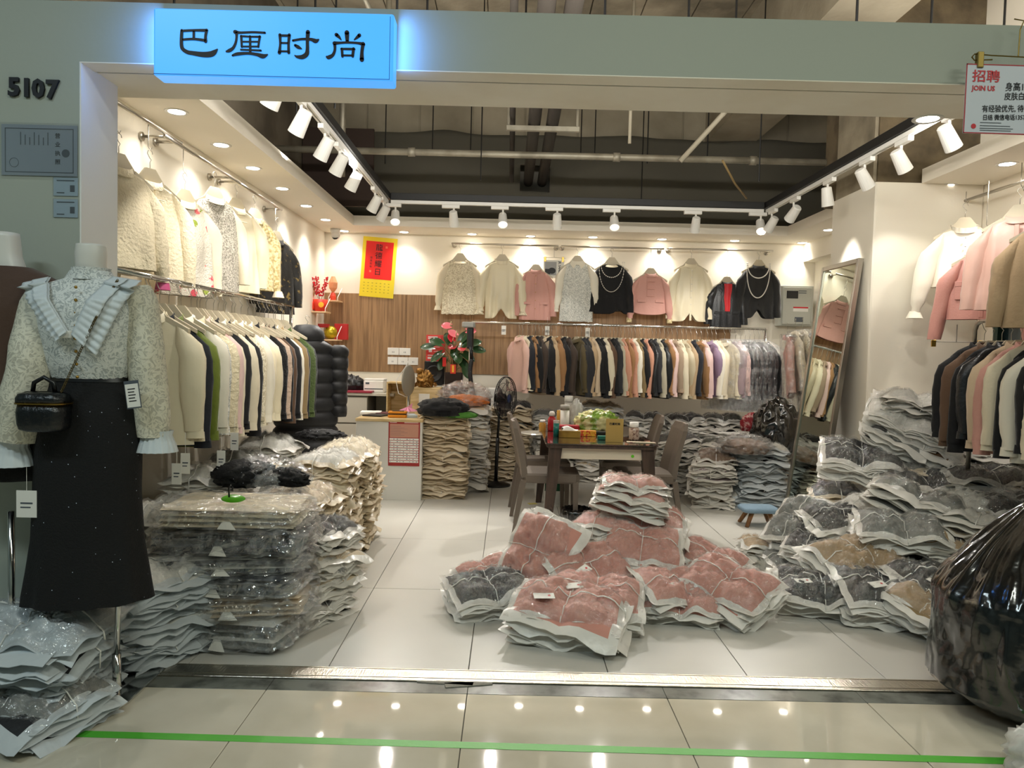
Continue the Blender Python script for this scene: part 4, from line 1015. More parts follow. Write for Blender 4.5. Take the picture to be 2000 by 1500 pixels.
def bundle(loc, rot, c, label, proto=None, scale=1, top_color=None, card=False, group=None, rim=None, films=True, strings=True, cat='bundle'):
    i = nbund[0]; nbund[0] += 1
    P = PROTO[(i if proto is None else proto) % len(PROTO)]
    t = thing('clothes_bundle', label, cat, loc, rot, group, scale)
    rim = rim or m_frost
    cols = c if isinstance(c, (list, tuple)) else [c]
    for k, (me, fm, off, ang) in enumerate(P.layers):
        col = cols[(k + i) % len(cols)]
        if k == len(P.layers) - 1 and top_color: col = top_color
        o = part('packet', me, [FB[col], rim], t, loc=off, rot=(0, 0, ang))
        if fm and films: part('film', fm, m_film, o)
    if strings: part('string', P.string, m_string, t, loc=P.layers[-1][2])
    if card:
        cc = part('care_card', CARD, m_paper, t, loc=P.cardp + Vector((0, 0, .004)), rot=(.0, .0, .4)); part('red_dot', DOT, m_rt, cc, loc=(.02, 0, 0))
    return t
def tilt(yaw, pitch=0, roll=0):
    """yaw about Z after tipping forward (pitch, degrees, + = front edge down) and roll"""
    return (Matrix.Rotation(R(yaw), 3, 'Z') @ Matrix.Rotation(R(pitch), 3, 'X') @ Matrix.Rotation(R(roll), 3, 'Y')).to_euler()
FB['dusty'] = fab('dusty_pink', '#cc8f80', .6, bump=(26, .5)); CNAME['dusty'] = 'dusty pink'
FB['tan2'] = fab('tan_knit', '#ad916a', .65, bump=(26, .5)); CNAME['tan2'] = 'tan'
FB['black2'] = fab('black_knit', '#141418', .55, bump=(26, .5)); CNAME['black2'] = 'black'
FB['cream2'] = fab('cream_knit', '#dfcdb0', .7, bump=(30, .5)); CNAME['cream2'] = 'cream'
FB['grey2'] = fab('grey_knit', '#7b7c78', .7, bump=(30, .5)); CNAME['grey2'] = 'grey'
FB['brown2'] = fab('brown_knit', '#75583f', .7, bump=(30, .5)); CNAME['brown2'] = 'brown'
FB['white2'] = fab('white_knit', '#dcdad2', .7, bump=(30, .5)); CNAME['white2'] = 'white'
FB['dgreen'] = fab('dark_olive_knit', '#33362c', .7, bump=(30, .5)); CNAME['dgreen'] = 'dark olive'

C2n = 'cream2'
def heap(lst, tail, group):
    for (px_, py_, Y, yaw, pitch, roll, c, lab, sc_, card) in lst:
        p = atY(px_, py_, Y); rot = tilt(yaw, pitch, roll)
        M3 = rot.to_matrix(); up = M3 @ Vector((0, 0, 1))
        loc = p - up * .09 * sc_
        # keep the lowest corner on or above the floor
        low = min((loc + M3 @ Vector((sx * .22, sy * .17, 0)) * sc_).z for sx in (-1, 1) for sy in (-1, 1))
        if low < .005: loc.z += .005 - low
        bundle(loc, rot, c, f'{lab} {tail}', scale=sc_, card=card, group=group, rim=m_frostw if (c == C2n or (isinstance(c, list) and c[0] == C2n)) else None)
D = 'dusty'
heap([
 (1150, 1225, 4.0, 0, 0, 0, D, 'hidden low pink bundle', 1.2, False),
 (1230, 1190, 4.2, 30, 0, 0, D, 'buried core pink bundle', 1.2, False),
 (1220, 1120, 4.55, 80, 0, 0, D, 'low back pink bundle', 1.25, False),
 (1220, 1065, 4.6, 60, 0, 0, D, 'pink bundle half way up the back', 1.2, False),
 (1112, 1240, 3.62, -18, 8, 4, D, 'lowest front bundle', 1.28, True),
 (1160, 1180, 3.80, -12, 14, 3, D, 'pink bundle second up at the front', 1.12, True),
 (1425, 1190, 3.95, -52, 16, 12, D, 'pink bundle lying at the right-hand foot', 1.12, False),
 (1320, 1205, 3.95, -10, 6, 0, D, 'half hidden pink bundle at front right', 1.0, True),
 (1322, 1150, 4.0, 24, 16, 6, D, 'white-carded pink bundle right of centre', 1.05, True),
 (962, 1188, 3.97, 20, 8, -4, ['black2', 'grey2'], 'dark grey bundle at the left-hand foot', 1.05, False),
 (948, 1118, 4.18, 26, 20, -12, D, 'small pink bundle on top of the dark one', .78, False),
 (1052, 1115, 4.15, 62, 12, -52, D, 'pink bundle standing on edge at the left', 1.08, False),
 (1150, 1112, 4.1, 30, 26, -4, D, 'central sloping pink bundle with crossed strings', 1.18, True),
 (1392, 1100, 4.5, -40, 12, 14, D, 'pink bundle sloping down at the back right', 1.0, False),
 (1330, 1080, 4.6, -30, 8, 10, D, 'pink bundle behind the right shoulder', 1.0, False),
 (1135, 1062, 4.6, 20, 0, 6, D, 'white-edged pink bundle at the back left', 1.05, False),
 (1178, 1020, 4.6, 70, 0, 4, D, 'white-edged pink bundle under the summit', 1.0, False),
 (1248, 1058, 4.3, -14, 24, 6, D, 'upper pink bundle facing the street', 1.08, False),
 (1262, 1005, 4.62, -16, 6, 10, D, 'wide white-edged bundle third from the top', 1.2, False),
 (1232, 965, 4.62, -10, -4, 9, D, 'white-edged bundle second from the top', 1.05, False),
 (1240, 940, 4.66, 4, -2, 5, D, 'topmost white-edged bundle', .95, False),
], 'of the pink heap mid floor', 'bundles in the pink heap')

K = 'black2'; TN = 'tan2'; G = 'grey2'; C2 = 'cream2'; W2 = 'white2'; B2 = 'brown2'
heap([
 (1600, 1163, 4.08, -14, 12, 4, K, 'black bundle at the left-hand front foot', 1.12, True),
 (1735, 1215, 3.95, -12, 2, 0, K, 'black bundle lowest at the front', 1.05, False),
 (1735, 1160, 3.95, -4, 16, 4, K, 'black bundle with a white card, front middle', 1.15, True),
 (1835, 1130, 3.95, 10, 14, 2, K, 'black bundle with a tilted white card, front right', 1.15, True),
 (1825, 1215, 3.75, -58, 6, 14, ['khaki', TN], 'khaki bundle sliding off at the right front', 1.0, False),
 (1545, 1088, 4.75, 12, 4, -6, [B2, G], 'small brown bundle at the left edge', .85, False),
 (1500, 1058, 4.95, -4, 0, 0, [TN, W2], 'little beige bundle nearest the blue stool', .82, False),
 (1672, 1075, 4.25, 22, 16, -4, TN, 'wide tan bundle on the left slope', 1.15, False),
 (1760, 1022, 4.35, -14, 12, 2, [TN, TN, G], 'big tan bundle near the summit', 1.12, False),
 (1592, 1045, 4.65, 55, 6, -22, K, 'narrow black bundle leaning left', .9, False),
 (1640, 1005, 4.7, 8, 14, -6, [K, G], 'dark bundle with a vertical string, upper left', 1.0, False),
 (1565, 1010, 4.85, 40, 0, -30, G, 'grey fanned bundle standing on edge at the left', 1.05, False),
 (1795, 970, 4.6, -32, -6, 16, [G, W2], 'long grey-white bundle draped over the summit', 1.3, False),
 (1720, 975, 4.8, 20, 0, -4, [G, W2], 'pale bundle left of the summit', 1.0, False),
 (1915, 1020, 4.4, 48, 8, 18, [W2, C2], 'white bundle sloping down the right side', 1.15, False),
 (1960, 1060, 4.25, 20, 4, 8, [W2, G], 'white bundle low on the right side', 1.1, False),
 (1985, 985, 4.5, 0, 2, -4, [K, W2], 'dark-topped white bundle at the right picture edge', 1.1, False),
 (1870, 1080, 4.3, 70, 4, 20, [G, TN], 'grey bundle behind the black bin bag', 1.1, False),
 (1690, 1120, 4.4, 30, 0, 0, [K, G], 'dark bundle buried in the middle', 1.25, False),
 (1790, 1095, 4.45, 0, 0, 0, [G, K], 'grey bundle buried under the summit', 1.3, False),
 (1880, 1130, 4.3, 10, 0, 0, [W2, G], 'pale bundle buried on the right', 1.3, False),
 (1950, 1150, 4.0, 30, 0, 0, [W2, G], 'pale bundle low beside the bin bag', 1.2, False),
], 'of the mixed heap on the right', 'bundles in the right heap')

def stack(X, Y, n, cols, where, yaw=0, jit=.02, scale=1, rim=None, z0=.005, film_top=True, hs=None, jy=6, sxy=1):
    z = z0
    for i in range(n):
        P = PROTO[(i * 3 + int(abs(X * 10))) % 7]
        c = cols[i % len(cols)]
        nm = CNAME[c if isinstance(c, str) else c[0]]
        s_ = scale * RND.uniform(.95, 1.04)
        pos = ORD[i] + ' from floor' if i < n - 1 else 'topmost'
        bundle((X + RND.uniform(-jit, jit), Y + RND.uniform(-jit, jit), z), (RND.uniform(-.03, .03), RND.uniform(-.03, .03), R(yaw + RND.uniform(-jy, jy))), c,
               f'{nm} bundle, {pos}, {where}', proto=(i * 3 + int(abs(X * 10))) % 7, scale=(s_ * sxy, s_ * sxy, scale), films=(i == n - 1), rim=rim, strings=True, group='stacked bundles of bagged clothes')
        z += P.H * scale * .98
    return z
# left wall row
stack(-1.20, 4.35, 5, [C2, 'cream', C2, K, C2], 'cream left stack nearest the street', yaw=84, scale=1.08, rim=m_frostw)
stack(-1.17, 4.86, 6, [C2, 'cream', W2], 'tall cream left stack second from street', yaw=88, scale=1.12, rim=m_frostw)
stack(-1.15, 5.33, 6, [C2, C2, 'cream'], 'tall cream stack left of the cash desk', yaw=92, scale=1.15, rim=m_frostw)
stack(-1.72, 3.75, 5, [W2, B2, W2, 'pale_pink', W2], 'white-brown stack under the left rack', yaw=80, scale=1.1)
stack(-1.72, 4.25, 6, [W2, G, W2], 'second white stack under the left rack', yaw=85, scale=1.08)
stack(-1.72, 4.8, 6, [W2, 'cream', G], 'white stack under the left rack middle', yaw=90, scale=1.1)
stack(-1.72, 5.4, 6, [C2, W2], 'pale stack under the left rack end', yaw=90, scale=1.15)
# stack right of the cash desk
stack(-.60, 7.12, 8, ['cream', C2, 'beige', W2], 'the tall neat stack beside the cash desk', scale=1.02, jit=.008, jy=3, rim=m_frostw)
stack(-.42, 7.50, 8, [W2, C2], 'the tall stack behind the desk stack', scale=1.05)
stack(.02, 8.15, 8, [TN, G, C2, K], 'the stack behind the fan', scale=1.02, jit=.01, rim=m_frostw)
# under the back rack
for i, (x, y, n, cs, wh) in enumerate(((.52, 8.2, 7, [G, W2, K], 'first'), (1.0, 8.2, 8, [G, C2, W2], 'second'), (1.48, 8.15, 7, [K, G], 'third'), (1.92, 8.1, 7, [K, 'dgreen', G], 'fourth'), (2.36, 8.1, 7, ['dgreen', K], 'fifth'), (2.8, 8.0, 6, ['dgreen', G], 'sixth'), (3.2, 7.9, 6, ['dgreen', G], 'seventh'))):
    stack(x, y, n, cs, f'{wh} stack from left under back rack', jit=.03, jy=14, scale=1.04)
stack(1.72, 7.6, 5, [K, G], 'the dark stack in front of the back rack', jit=.03, yaw=20, jy=16, scale=1.1)
stack(2.15, 7.45, 5, [K, 'dgreen', G], 'the dark stack left of the mirror stack', jit=.03, yaw=-15, jy=14, scale=1.1)
stack(1.95, 6.98, 4, [B2, W2, 'mauve'], 'the pink-brown stack left of the leaning mirror', yaw=70, jit=.02, scale=1.15)
stack(2.36, 6.98, 5, [W2, G, W2, K, W2], 'the pale stack at the foot of the leaning mirror', yaw=4, jit=.02, scale=1.1, rim=m_frostb)
stack(2.6, 7.5, 5, [G, K], 'the stack behind the mirror foot', yaw=30, scale=1.1)
# right: long rows against the column wall
stack(2.40, 5.3, 4, [G, W2, B2, K], 'the first stack beside the column', yaw=76, scale=1.12, rim=m_frostw)
stack(2.78, 5.0, 4, [C2, W2, K, G], 'the second stack beside the column', yaw=8, scale=1.2)
stack(3.12, 4.98, 5, [K, W2, G, C2], 'the third stack beside the column', yaw=-6, scale=1.2)
stack(2.95, 4.65, 3, [C2, W2], 'the cream stack under the right rack', yaw=6, scale=1.2, rim=m_frostw)
stack(3.16, 4.3, 4, [W2, C2], 'the white stack under the right rack', yaw=0, scale=1.2)
stack(2.45, 4.75, 3, [C2, G, K], 'the low stack in front of the column', yaw=10, scale=1.2)
stack(2.95, 4.1, 3, [W2, G], 'the low white stack behind the bin bag', yaw=20, scale=1.2)
heap([
 (1690, 888, 5.2, -22, 16, 6, K, 'black bundle with white edges lying tilted', 1.25, False),
 (1900, 870, 5.2, -6, 4, 2, [K, G], 'black shiny bundle under the right rack', 1.2, False),
 (1815, 905, 5.2, 4, 6, 0, [C2, G], 'long cream bundle', 1.35, False),
 (1790, 935, 5.0, 0, 8, 0, [G, K], 'long grey bundle with dark top', 1.35, False),
 (1930, 925, 4.9, -4, 4, 2, [K, G], 'dark flat bundle right of the long grey one', 1.3, False),
 (1930, 975, 4.6, 4, 6, -3, [C2, W2], 'cream flat bundle above the white slope', 1.25, False),
 (1790, 780, 5.22, -14, 0, 10, W2, 'rolled white bundle highest against the column wall', 1.1, False),
 (1775, 812, 5.18, -30, 22, 24, W2, 'white bundle sliding down the column wall', 1.1, False),
 (1810, 845, 5.15, -36, 20, 26, [W2, B2], 'white and brown bundle sloping at the wall', 1.15, False),
 (1755, 845, 5.2, -30, 14, 24, [K, G], 'dark bundle wedged at the wall corner', 1.0, False),
], 'on the stacks beside the column', 'bundles on the right stacks')
# street-side stack under the mannequins (frosted blue-white bags)
FB['frostc'] = fab('misty_white', '#c4ccd0', .35, bump=(14, .4)); CNAME['frostc'] = 'misty white'
stack(-1.80, 2.80, 3, [G, K, 'frostc'], 'frosted stack under the mannequins', yaw=-3, scale=1.12, rim=m_frostb, jit=.02, z0=.014, sxy=1.08)
stack(-2.36, 2.76, 3, [K, G, 'frostc'], 'the frosted stack at the left picture edge', yaw=4, scale=1.1, rim=m_frostb, z0=.012)
bundle((-1.72, 2.68, .014), tilt(-24, 4, 0), [K, G], 'lowest dark bundle slipping toward the green tape under the mannequins', scale=1.05, rim=m_frostb, group='stacked bundles of bagged clothes')
stack(-1.56, 3.3, 4, [G, W2], 'the leafy white stack behind the chrome pole', yaw=60, scale=1.0, rim=m_frostb)

# ------------------------------------------------------------------ big clear packs of coats
def coat_pack(loc, rot, c, W, D, H, label, seed, m2=None, amt=.17, fm=None, ribbon=True):
    t = thing('coat_pack', label, 'pack', loc, rot, 'large clear plastic packs of coats')
    n = 4
    for k in range(n):
        h = H / n
        def P(a, b, s_, k=k, h=h):
            u, v = a * 2 - 1, b * 2 - 1
            e = max(abs(u), abs(v)); r = (1 - e ** 6) ** .5 if e < 1 else 0
            x = u * W / 2 * .9 * (1 - .04 * abs(v) ** 4) * (1 + .04 * nz(v * 3, k, seed)); y = v * D / 2 * .9 * (1 + .04 * nz(u * 3, k, seed))
            return (x, y, k * h + h / 2 + s_ * h * .5 * r + s_ * .008 * nz(u * 4, v * 4, seed + k) * r)
        mb = MB().grid(lambda a, b: P(a, b, 1), 16, 12); o = len(mb.f); mb.grid(lambda a, b: P(a, b, -1), 16, 12); mb.f[o:] = [f[::-1] for f in mb.f[o:]]
        part('folded_coat', mb, FB[c if not m2 or k % 2 == 0 else m2], t, smooth=True)
    # crumpled outer film
    rings = []
    NR, NS = 22, 84
    for i in range(NR + 1):
        t_ = i / NR; ph = -PI / 2 + PI * t_; cz = math.copysign(abs(math.sin(ph)) ** .5, math.sin(ph)); cr_ = max(abs(math.cos(ph)) ** .28, .02)
        ring = []
        for j in range(NS):
            a = 2 * PI * j / NS; cx, cy = math.cos(a), math.sin(a)
            sx = math.copysign(abs(cx) ** .45, cx); sy = math.copysign(abs(cy) ** .45, cy)
            k_ = 1 + amt * abs(nz(sx * 3 + seed, sy * 3, cz * 3)) + amt * .45 * nz(sx * 9, sy * 9, cz * 5 + seed) + .05 * abs(nz(sx * 17, sy * 17, cz * 9))
            z_ = H / 2 + cz * (H / 2 + .006) * (1 + .1 * nz(sx * 5, sy * 5, seed)) + .012 * nz(sx * 8, sy * 8, cz + seed)
            ring.append((sx * W / 2 * cr_ * k_, sy * D / 2 * cr_ * k_, max(z_, .001)))
        rings.append(ring)
    part('plastic_film', MB().loft(rings, cap=True), fm or m_filmk, t, smooth=False)
    if ribbon:
        mb = MB()
        for q in range(5):
            mb.add([(-.01 + q * .006, -D / 2 * 1.0, H * .45), (.0 + q * .006, -D / 2 * 1.0, H * .45), (.03 + q * .014 - .03, -D / 2 - .012 - .002 * q, H * .12), (.0 + q * .014 - .03, -D / 2 - .012 - .002 * q, H * .12)], [(0, 1, 2, 3)])
        part('label_tassel', mb, m_paper, t)
    return t
cx_, cy_ = -1.29, 3.56
zz = .003
CP = [('grey2', 'white2', .62, .5, .145, 'silver crumpled clear pack lowest in the coat pack tower', -9, .03),
      ('cream2', None, .74, .5, .10, 'cream coat pack second from the floor in the tower', 8, .0),
      ('grey2', 'dark_grey_blue', .72, .48, .10, 'grey misty coat pack third from the floor in the tower', -4, -.02),
      ('dark_grey_blue', 'white2', .74, .5, .08, 'silver blue coat pack fourth from the floor in the tower', 7, -.03),
      ('navy', 'dark_grey_blue', .72, .48, .12, 'black and navy coat pack second from the top of the tower', -3, .0),
      ('cream', 'cream', .68, .46, .10, 'cream puffy coat pack on top of the tower with a green tag', 5, .0)]
for i, (a_, b_, W, D_, H, lab, yw, dx) in enumerate(CP):
    coat_pack((cx_ + dx, cy_, zz), (RND.uniform(-.02, .02), RND.uniform(-.02, .02), R(yw)), a_, W, D_, H, lab, i * 5.1, m2=b_)
    zz += H + .002
cx2 = coat_pack((-1.0, 3.9, .30), (R(10), R(38), R(30)), 'black', .30, .24, .06, 'black shiny pack sliding off the right side of the tower', 31, ribbon=False)
for i, (x, y, z, yw, c) in enumerate(((-1.0, 3.82, .02, 62, 'black2'), (-.98, 3.92, .13, 66, 'cream2'), (-.97, 3.95, .23, 60, 'cream2'), (-1.0, 4.0, .34, 70, 'black2'))):
    bundle((x, y, z), tilt(yw, 3, 3), c, f'{CNAME[c]} bundle jutting out right of the coat tower, {ORD[i]} from the floor', scale=.9, group='stacked bundles of bagged clothes')
gt = thing('green_hang_tag', 'bright green oval tag with dark hook lying on the cream pack', 'tag', atY(456, 975, 3.4))
m_gr = mat('green_tag_plastic', '#5dbb1c', .25, coat=.4)
part('tag', MB().lathe([(.001, 0), (.05, .001), (.056, .004), (.05, .008), (.001, .009)], 24, sy=.42, sx=1.0, mtx=Matrix.Rotation(R(40), 4, 'X')), m_gr, gt, smooth=True)
part('hook', MB().tube([(-.02, 0, .01), (-.022, 0, .05), (-.012, 0, .065), (-.004, 0, .055), (-.006, 0, .04)], .004, 6), m_black, gt, smooth=True)
# black garment pile draped behind the tower
def lump(name, label, cat, loc, rx, ry, rz, m, seed, fr=3.0, amp=.35, rot=0, nu=40, nv=20, fold=0, top=None, flat=True, parent=None, ridge=True):
    rings = []
    for i in range(nv + 1):
        t_ = i / nv; ph = -PI / 2 + PI * t_; ring = []
        for j in range(nu):
            a = 2 * PI * j / nu; d = Vector((math.cos(ph) * math.cos(a), math.cos(ph) * math.sin(a), math.sin(ph)))
            k_ = 1 - amp * abs(noise.noise(d * fr + Vector((seed, 0, 0)))) * 1.3 + amp * .5 * noise.noise(d * fr * 2.3 + Vector((seed, 3, 0))) + fold * math.sin(a * 11 + 2 * d.z + seed) * (1 - d.z ** 2)
            if top: k_ *= top(t_)
            z_ = d.z * k_ * rz
            if flat: z_ = max(z_, -rz * .55)
            ring.append((d.x * k_ * rx, d.y * k_ * ry, z_ + (rz * .55 if flat else 0)))
        rings.append(ring)
    mb = MB().loft(rings, cap=True)
    if parent is not None: return part(name, mb, m, parent, smooth=True)
    o = part(name, mb, m, None, smooth=True, loc=loc, rot=(0, 0, rot)); tag(o, label, cat); return o
m_binbag = mat('black_bin_bag', '#07080a', .16, spec=.9, coat=.6, bump=(5, .9, 3), aniso=(1, 1, 2))
m_blk = mat('black_sequin_cloth', '#08080a', .75, bump=(60, .8))
lump('folded_garment', 'black sequinned garment thrown over the packs behind the coat tower', 'clothing', atY(480, 925, 4.05) - Vector((0, 0, .06)), .19, .16, .09, m_blk, 3.2)
lump('folded_garment', 'black rolled garment sloping right of the sequinned one', 'clothing', atY(560, 925, 4.0) - Vector((0, 0, .06)), .17, .07, .06, m_blk, 5.1, rot=-.5)
lump('folded_garment', 'black sparkling garment on the far left stack below the puffer coat', 'clothing', atY(625, 850, 5.5) - Vector((0, 0, .03)), .2, .14, .05, m_blk, 8.8)
lump('plastic_sheet', 'crumpled clear plastic behind the coat tower', 'plastic', atY(520, 935, 4.1) - Vector((0, 0, .08)), .26, .2, .14, m_filmc, 6.3, nu=60, nv=30, fr=5)
lump('crumpled_bag', 'crumpled matt black bag on the floor beside the chrome base', 'bag', atZ(300, 1268, 0), .16, .15, .15, mat('matt_black_bag', '#0b0d0d', .5, bump=(9, .8)), 2.2, fr=2.6, amp=.6)
# large bin bag at the right
bp_ = Vector((2.16, 2.97, 0))
def bb(t_): return 1
rings = []
for i in range(90):
    s = i / 89; z = s * .84
    r = .375 * (min(1, (s + .02) * 7) ** .35) * (1 - .1 * s) * (1 if s < .55 else max(.1, 1 - ((s - .55) / .45) ** 1.3 * .86))
    ring = []
    for j in range(180):
        a = 2 * PI * j / 180
        k_ = 1 + .05 * nz(math.cos(a) * 2, math.sin(a) * 2, s * 2) + (.04 + .16 * s) * abs(nz(math.cos(a) * 5, math.sin(a) * 5, s * 3 + 4)) - .014 * math.sin(a * 23 + s * 7) * s + .035 * abs(nz(math.cos(a) * 9 + s * 3, math.sin(a) * 9, s * 7))
        ring.append((r * k_ * math.cos(a), r * k_ * math.sin(a), z + .02 * nz(a, s * 4, 2)))
    rings.append(ring)
bg = thing('bin_bag', 'large full black bin bag with gathered neck on the right threshold', 'bag', bp_)
part('bag_body', MB().loft(rings), m_binbag, bg, smooth=True)
part('tied_neck', MB().lathe([(.05, 0), (.03, .03), (.045, .06), (.07, .1), (.05, .12)], 14, (0, 0, .80)), m_binbag, bg, smooth=True)
lump('white_bag', 'white plastic bag corner at the bottom right of the picture', 'bag', (1.86, 2.43, 0), .16, .14, .13, m_filmc if 0 else mat('white_bag_plastic', '#d6d6d0', .3, bump=(18, .6)), 4.4)
# black bin bag on the stacks by the mirror
bq = atY(1515, 830, 7.1)
lump('bin_bag', 'glossy black bin bag lying on the stacks left of the mirror', 'bag', bq - Vector((0, 0, .26)), .24, .22, .34, m_binbag, 7.7, fr=2.5, amp=.25, nu=60, nv=30)
lump('garment_pile', 'brown and clear wrapped garment heap under the small bin bag', 'clothing', atY(1455, 872, 6.85) - Vector((0, 0, .06)), .24, .18, .09, FB['brown2'], 1.7)
lump('plastic_sheet', 'crumpled clear film over the brown garment heap', 'plastic', atY(1455, 870, 6.85) - Vector((0, 0, .07)), .28, .21, .12, m_filmc, 1.9, nu=60, nv=30, fr=5)
lump('garment_pile', 'red printed garment poking out beside the small bin bag', 'clothing', atY(1470, 832, 7.35) - Vector((0, 0, .05)), .13, .1, .12, mat('red_garment', '#9c1f2c', .6, var=(30, '#e3b9b3', .35, .5)), 2.9)
# ================================================================== MANNEQUINS
m_mann = mat('mannequin_white', '#d9d6cd', .35)
def ell_loft(rows, n=36, fold=None, seed=0, tex=None):
    """rows: (z, cx, cy, rx, ry)"""
    rings = []
    for (z, cx, cy, rx, ry) in rows:
        ring = []
        for j in range(n):
            a = 2 * PI * j / n; c_, s_ = math.cos(a), math.sin(a)
            k = 1 + (fold(a, z) if fold else 0)
            ring.append((cx + rx * k * math.copysign(abs(c_) ** .9, c_), cy + ry * k * math.copysign(abs(s_) ** .9, s_), z))
        rings.append(ring)
    return rings
def interp_rows(keys, n):
    out = []
    for i in range(n):
        t = i / (n - 1) * (len(keys) - 1); k = min(int(t), len(keys) - 2); f = t - k; f = f * f * (3 - 2 * f) * .5 + f * .5
        out.append(tuple(a + (b - a) * f for a, b in zip(keys[k], keys[k + 1])))
    return out
MY = 2.81
nk = atY(178, 480, MY); MX = nk.x; MZ = nk.z
def Zp(y, Y=MY, x=178): return atY(x, y, Y).z
def Wp(px, Y=MY): return px / 1450 * Y
man = thing('mannequin', 'headless white mannequin on a chrome stand wearing the lace blouse', 'mannequin', (MX, MY, 0))
tz = [(Zp(478), .0, 0, Wp(26), .045), (Zp(495), 0, 0, Wp(28), .05), (Zp(520), 0, 0, Wp(26.5), .05), (Zp(540), 0, .005, Wp(32), .052), (Zp(552), 0, .008, Wp(60), .055), (Zp(570), 0, .01, Wp(92), .07), (Zp(620), 0, .0, Wp(88), .10), (Zp(680), 0, -.005, Wp(78), .095), (Zp(735), 0, 0, Wp(62), .085), (Zp(800), 0, 0, Wp(86), .10), (Zp(860), 0, 0, Wp(80), .10), (Zp(900), 0, 0, Wp(60), .08)]
part('torso', MB().loft(ell_loft(interp_rows(tz, 40), 36)), m_mann, man, smooth=True)
bp0 = atZ(228, 1366, .02)
pole_x, pole_y = bp0.x - MX, bp0.y - MY
part('stand_pole', MB().tube([(pole_x, pole_y, .02), (pole_x, pole_y, .20)], .016, 12).tube([(pole_x, pole_y, .2), (pole_x, pole_y + .01, .40), (pole_x * .6, .03, .5), (0, .02, .6)], .011, 12), m_chrome, man, smooth=True)
pb = [atZ(*q, 0) for q in ((188, 1385), (296, 1378), (328, 1304), (215, 1300))]
bx0, bx1, by0, by1 = min(q.x for q in pb[:2]) - .0, pb[2].x, pb[0].y, pb[2].y
def rrect(x0, y0, x1, y1, r, z, n=5):
    o = []
    for (cx, cy, a0) in ((x1 - r, y0 + r, -90), (x1 - r, y1 - r, 0), (x0 + r, y1 - r, 90), (x0 + r, y0 + r, 180)):
        for k in range(n + 1):
            a = R(a0 + 90 * k / n); o.append((cx + r * math.cos(a), cy + r * math.sin(a), z))
    return o
part('base_plate', MB().loft([rrect(bx0 - .1 - MX + d, by0 - MY + d, bx1 - MX - d, by1 - MY - d, .05, z) for d, z in ((.002, 0), (0, .002), (0, .009), (.004, .012))]), m_chrome, man)
# skirt
sk = thing('skirt', 'long black sequin-speckled skirt on the lace blouse mannequin', 'skirt', (MX, MY, 0))
sr = [(Zp(733), 0, 0, Wp(72), .085), (Zp(745), 0, 0, Wp(78), .092), (Zp(800), 0, 0, Wp(94), .115), (Zp(880), -.01, 0, Wp(100), .12), (Zp(960), -.012, 0, Wp(100), .12), (Zp(1050), -.01, 0, Wp(104), .12), (Zp(1110), -.008, 0, Wp(112), .13), (Zp(1168), -.008, 0, Wp(120), .14)]
m_skirt = mat('black_sparkle_knit', '#040405', .85, bump=(150, .4))
def sequins(m):
    nt = m.node_tree; N, L = nt.nodes, nt.links; b = N['Principled BSDF']
    tc = N.new('ShaderNodeTexCoord'); v = N.new('ShaderNodeTexVoronoi'); v.inputs['Scale'].default_value = 34; L.new(tc.outputs['Object'], v.inputs['Vector'])
    lt = N.new('ShaderNodeMath'); lt.operation = 'LESS_THAN'; lt.inputs[1].default_value = .055; L.new(v.outputs['Distance'], lt.inputs[0])
    mx = N.new('ShaderNodeMix'); mx.data_type = 'RGBA'; L.new(lt.outputs[0], mx.inputs['Factor']); mx.inputs['A'].default_value = lin('#040405') + (1,); mx.inputs['B'].default_value = (.8, .85, .95, 1); L.new(mx.outputs['Result'], b.inputs['Base Color'])
    L.new(lt.outputs[0], b.inputs['Metallic']); 
sequins(m_skirt); sequins(m_blk)
rows = interp_rows(sr, 30); z0_, z1_ = rows[0][0], rows[-1][0]
rg = []
for i, rr_ in enumerate(ell_loft(rows, 72, fold=lambda a, z: .045 * max(0, (z0_ - z - .35) / (z0_ - z1_ - .35)) ** 1.5 * math.sin(a * 9 + .6) + .008 * nz(math.cos(a) * 3, math.sin(a) * 3, z * 4))): rg.append(rr_)
rg[-1] = [(x, y, z + .012 * nz(x * 12, y * 12, 1) - .02 * (1 if x < .0 else -.6) * (abs(x) / .3)) for x, y, z in rg[-1]]
part('skirt_body', MB().loft(rg, cap=False), m_skirt, sk, smooth=True)
part('waistband', MB().loft(ell_loft([(Zp(744), 0, 0, Wp(79), .094), (Zp(730), 0, 0, Wp(73.5), .088)], 48), cap=False), m_black, sk, smooth=True)
tg = thing('price_tag', 'white handwritten price tag pinned at the black skirt waist', 'tag', atY(256, 750, MY - .1), (0, R(-8), 0))
part('card', MB().rbox((-.024, -.001, -.085), (.024, .001, 0), .0005), m_paper, tg)
for i in range(5): part('print_lines', MB().box((-.015, -.0016, -.02 - i * .011), (.012 - .004 * (i % 2), -.0008, -.0165 - i * .011)), m_ink, tg)
part('tag_holder', MB().rbox((-.027, .0, -.09), (.027, .003, .012), .001), m_grey, tg)
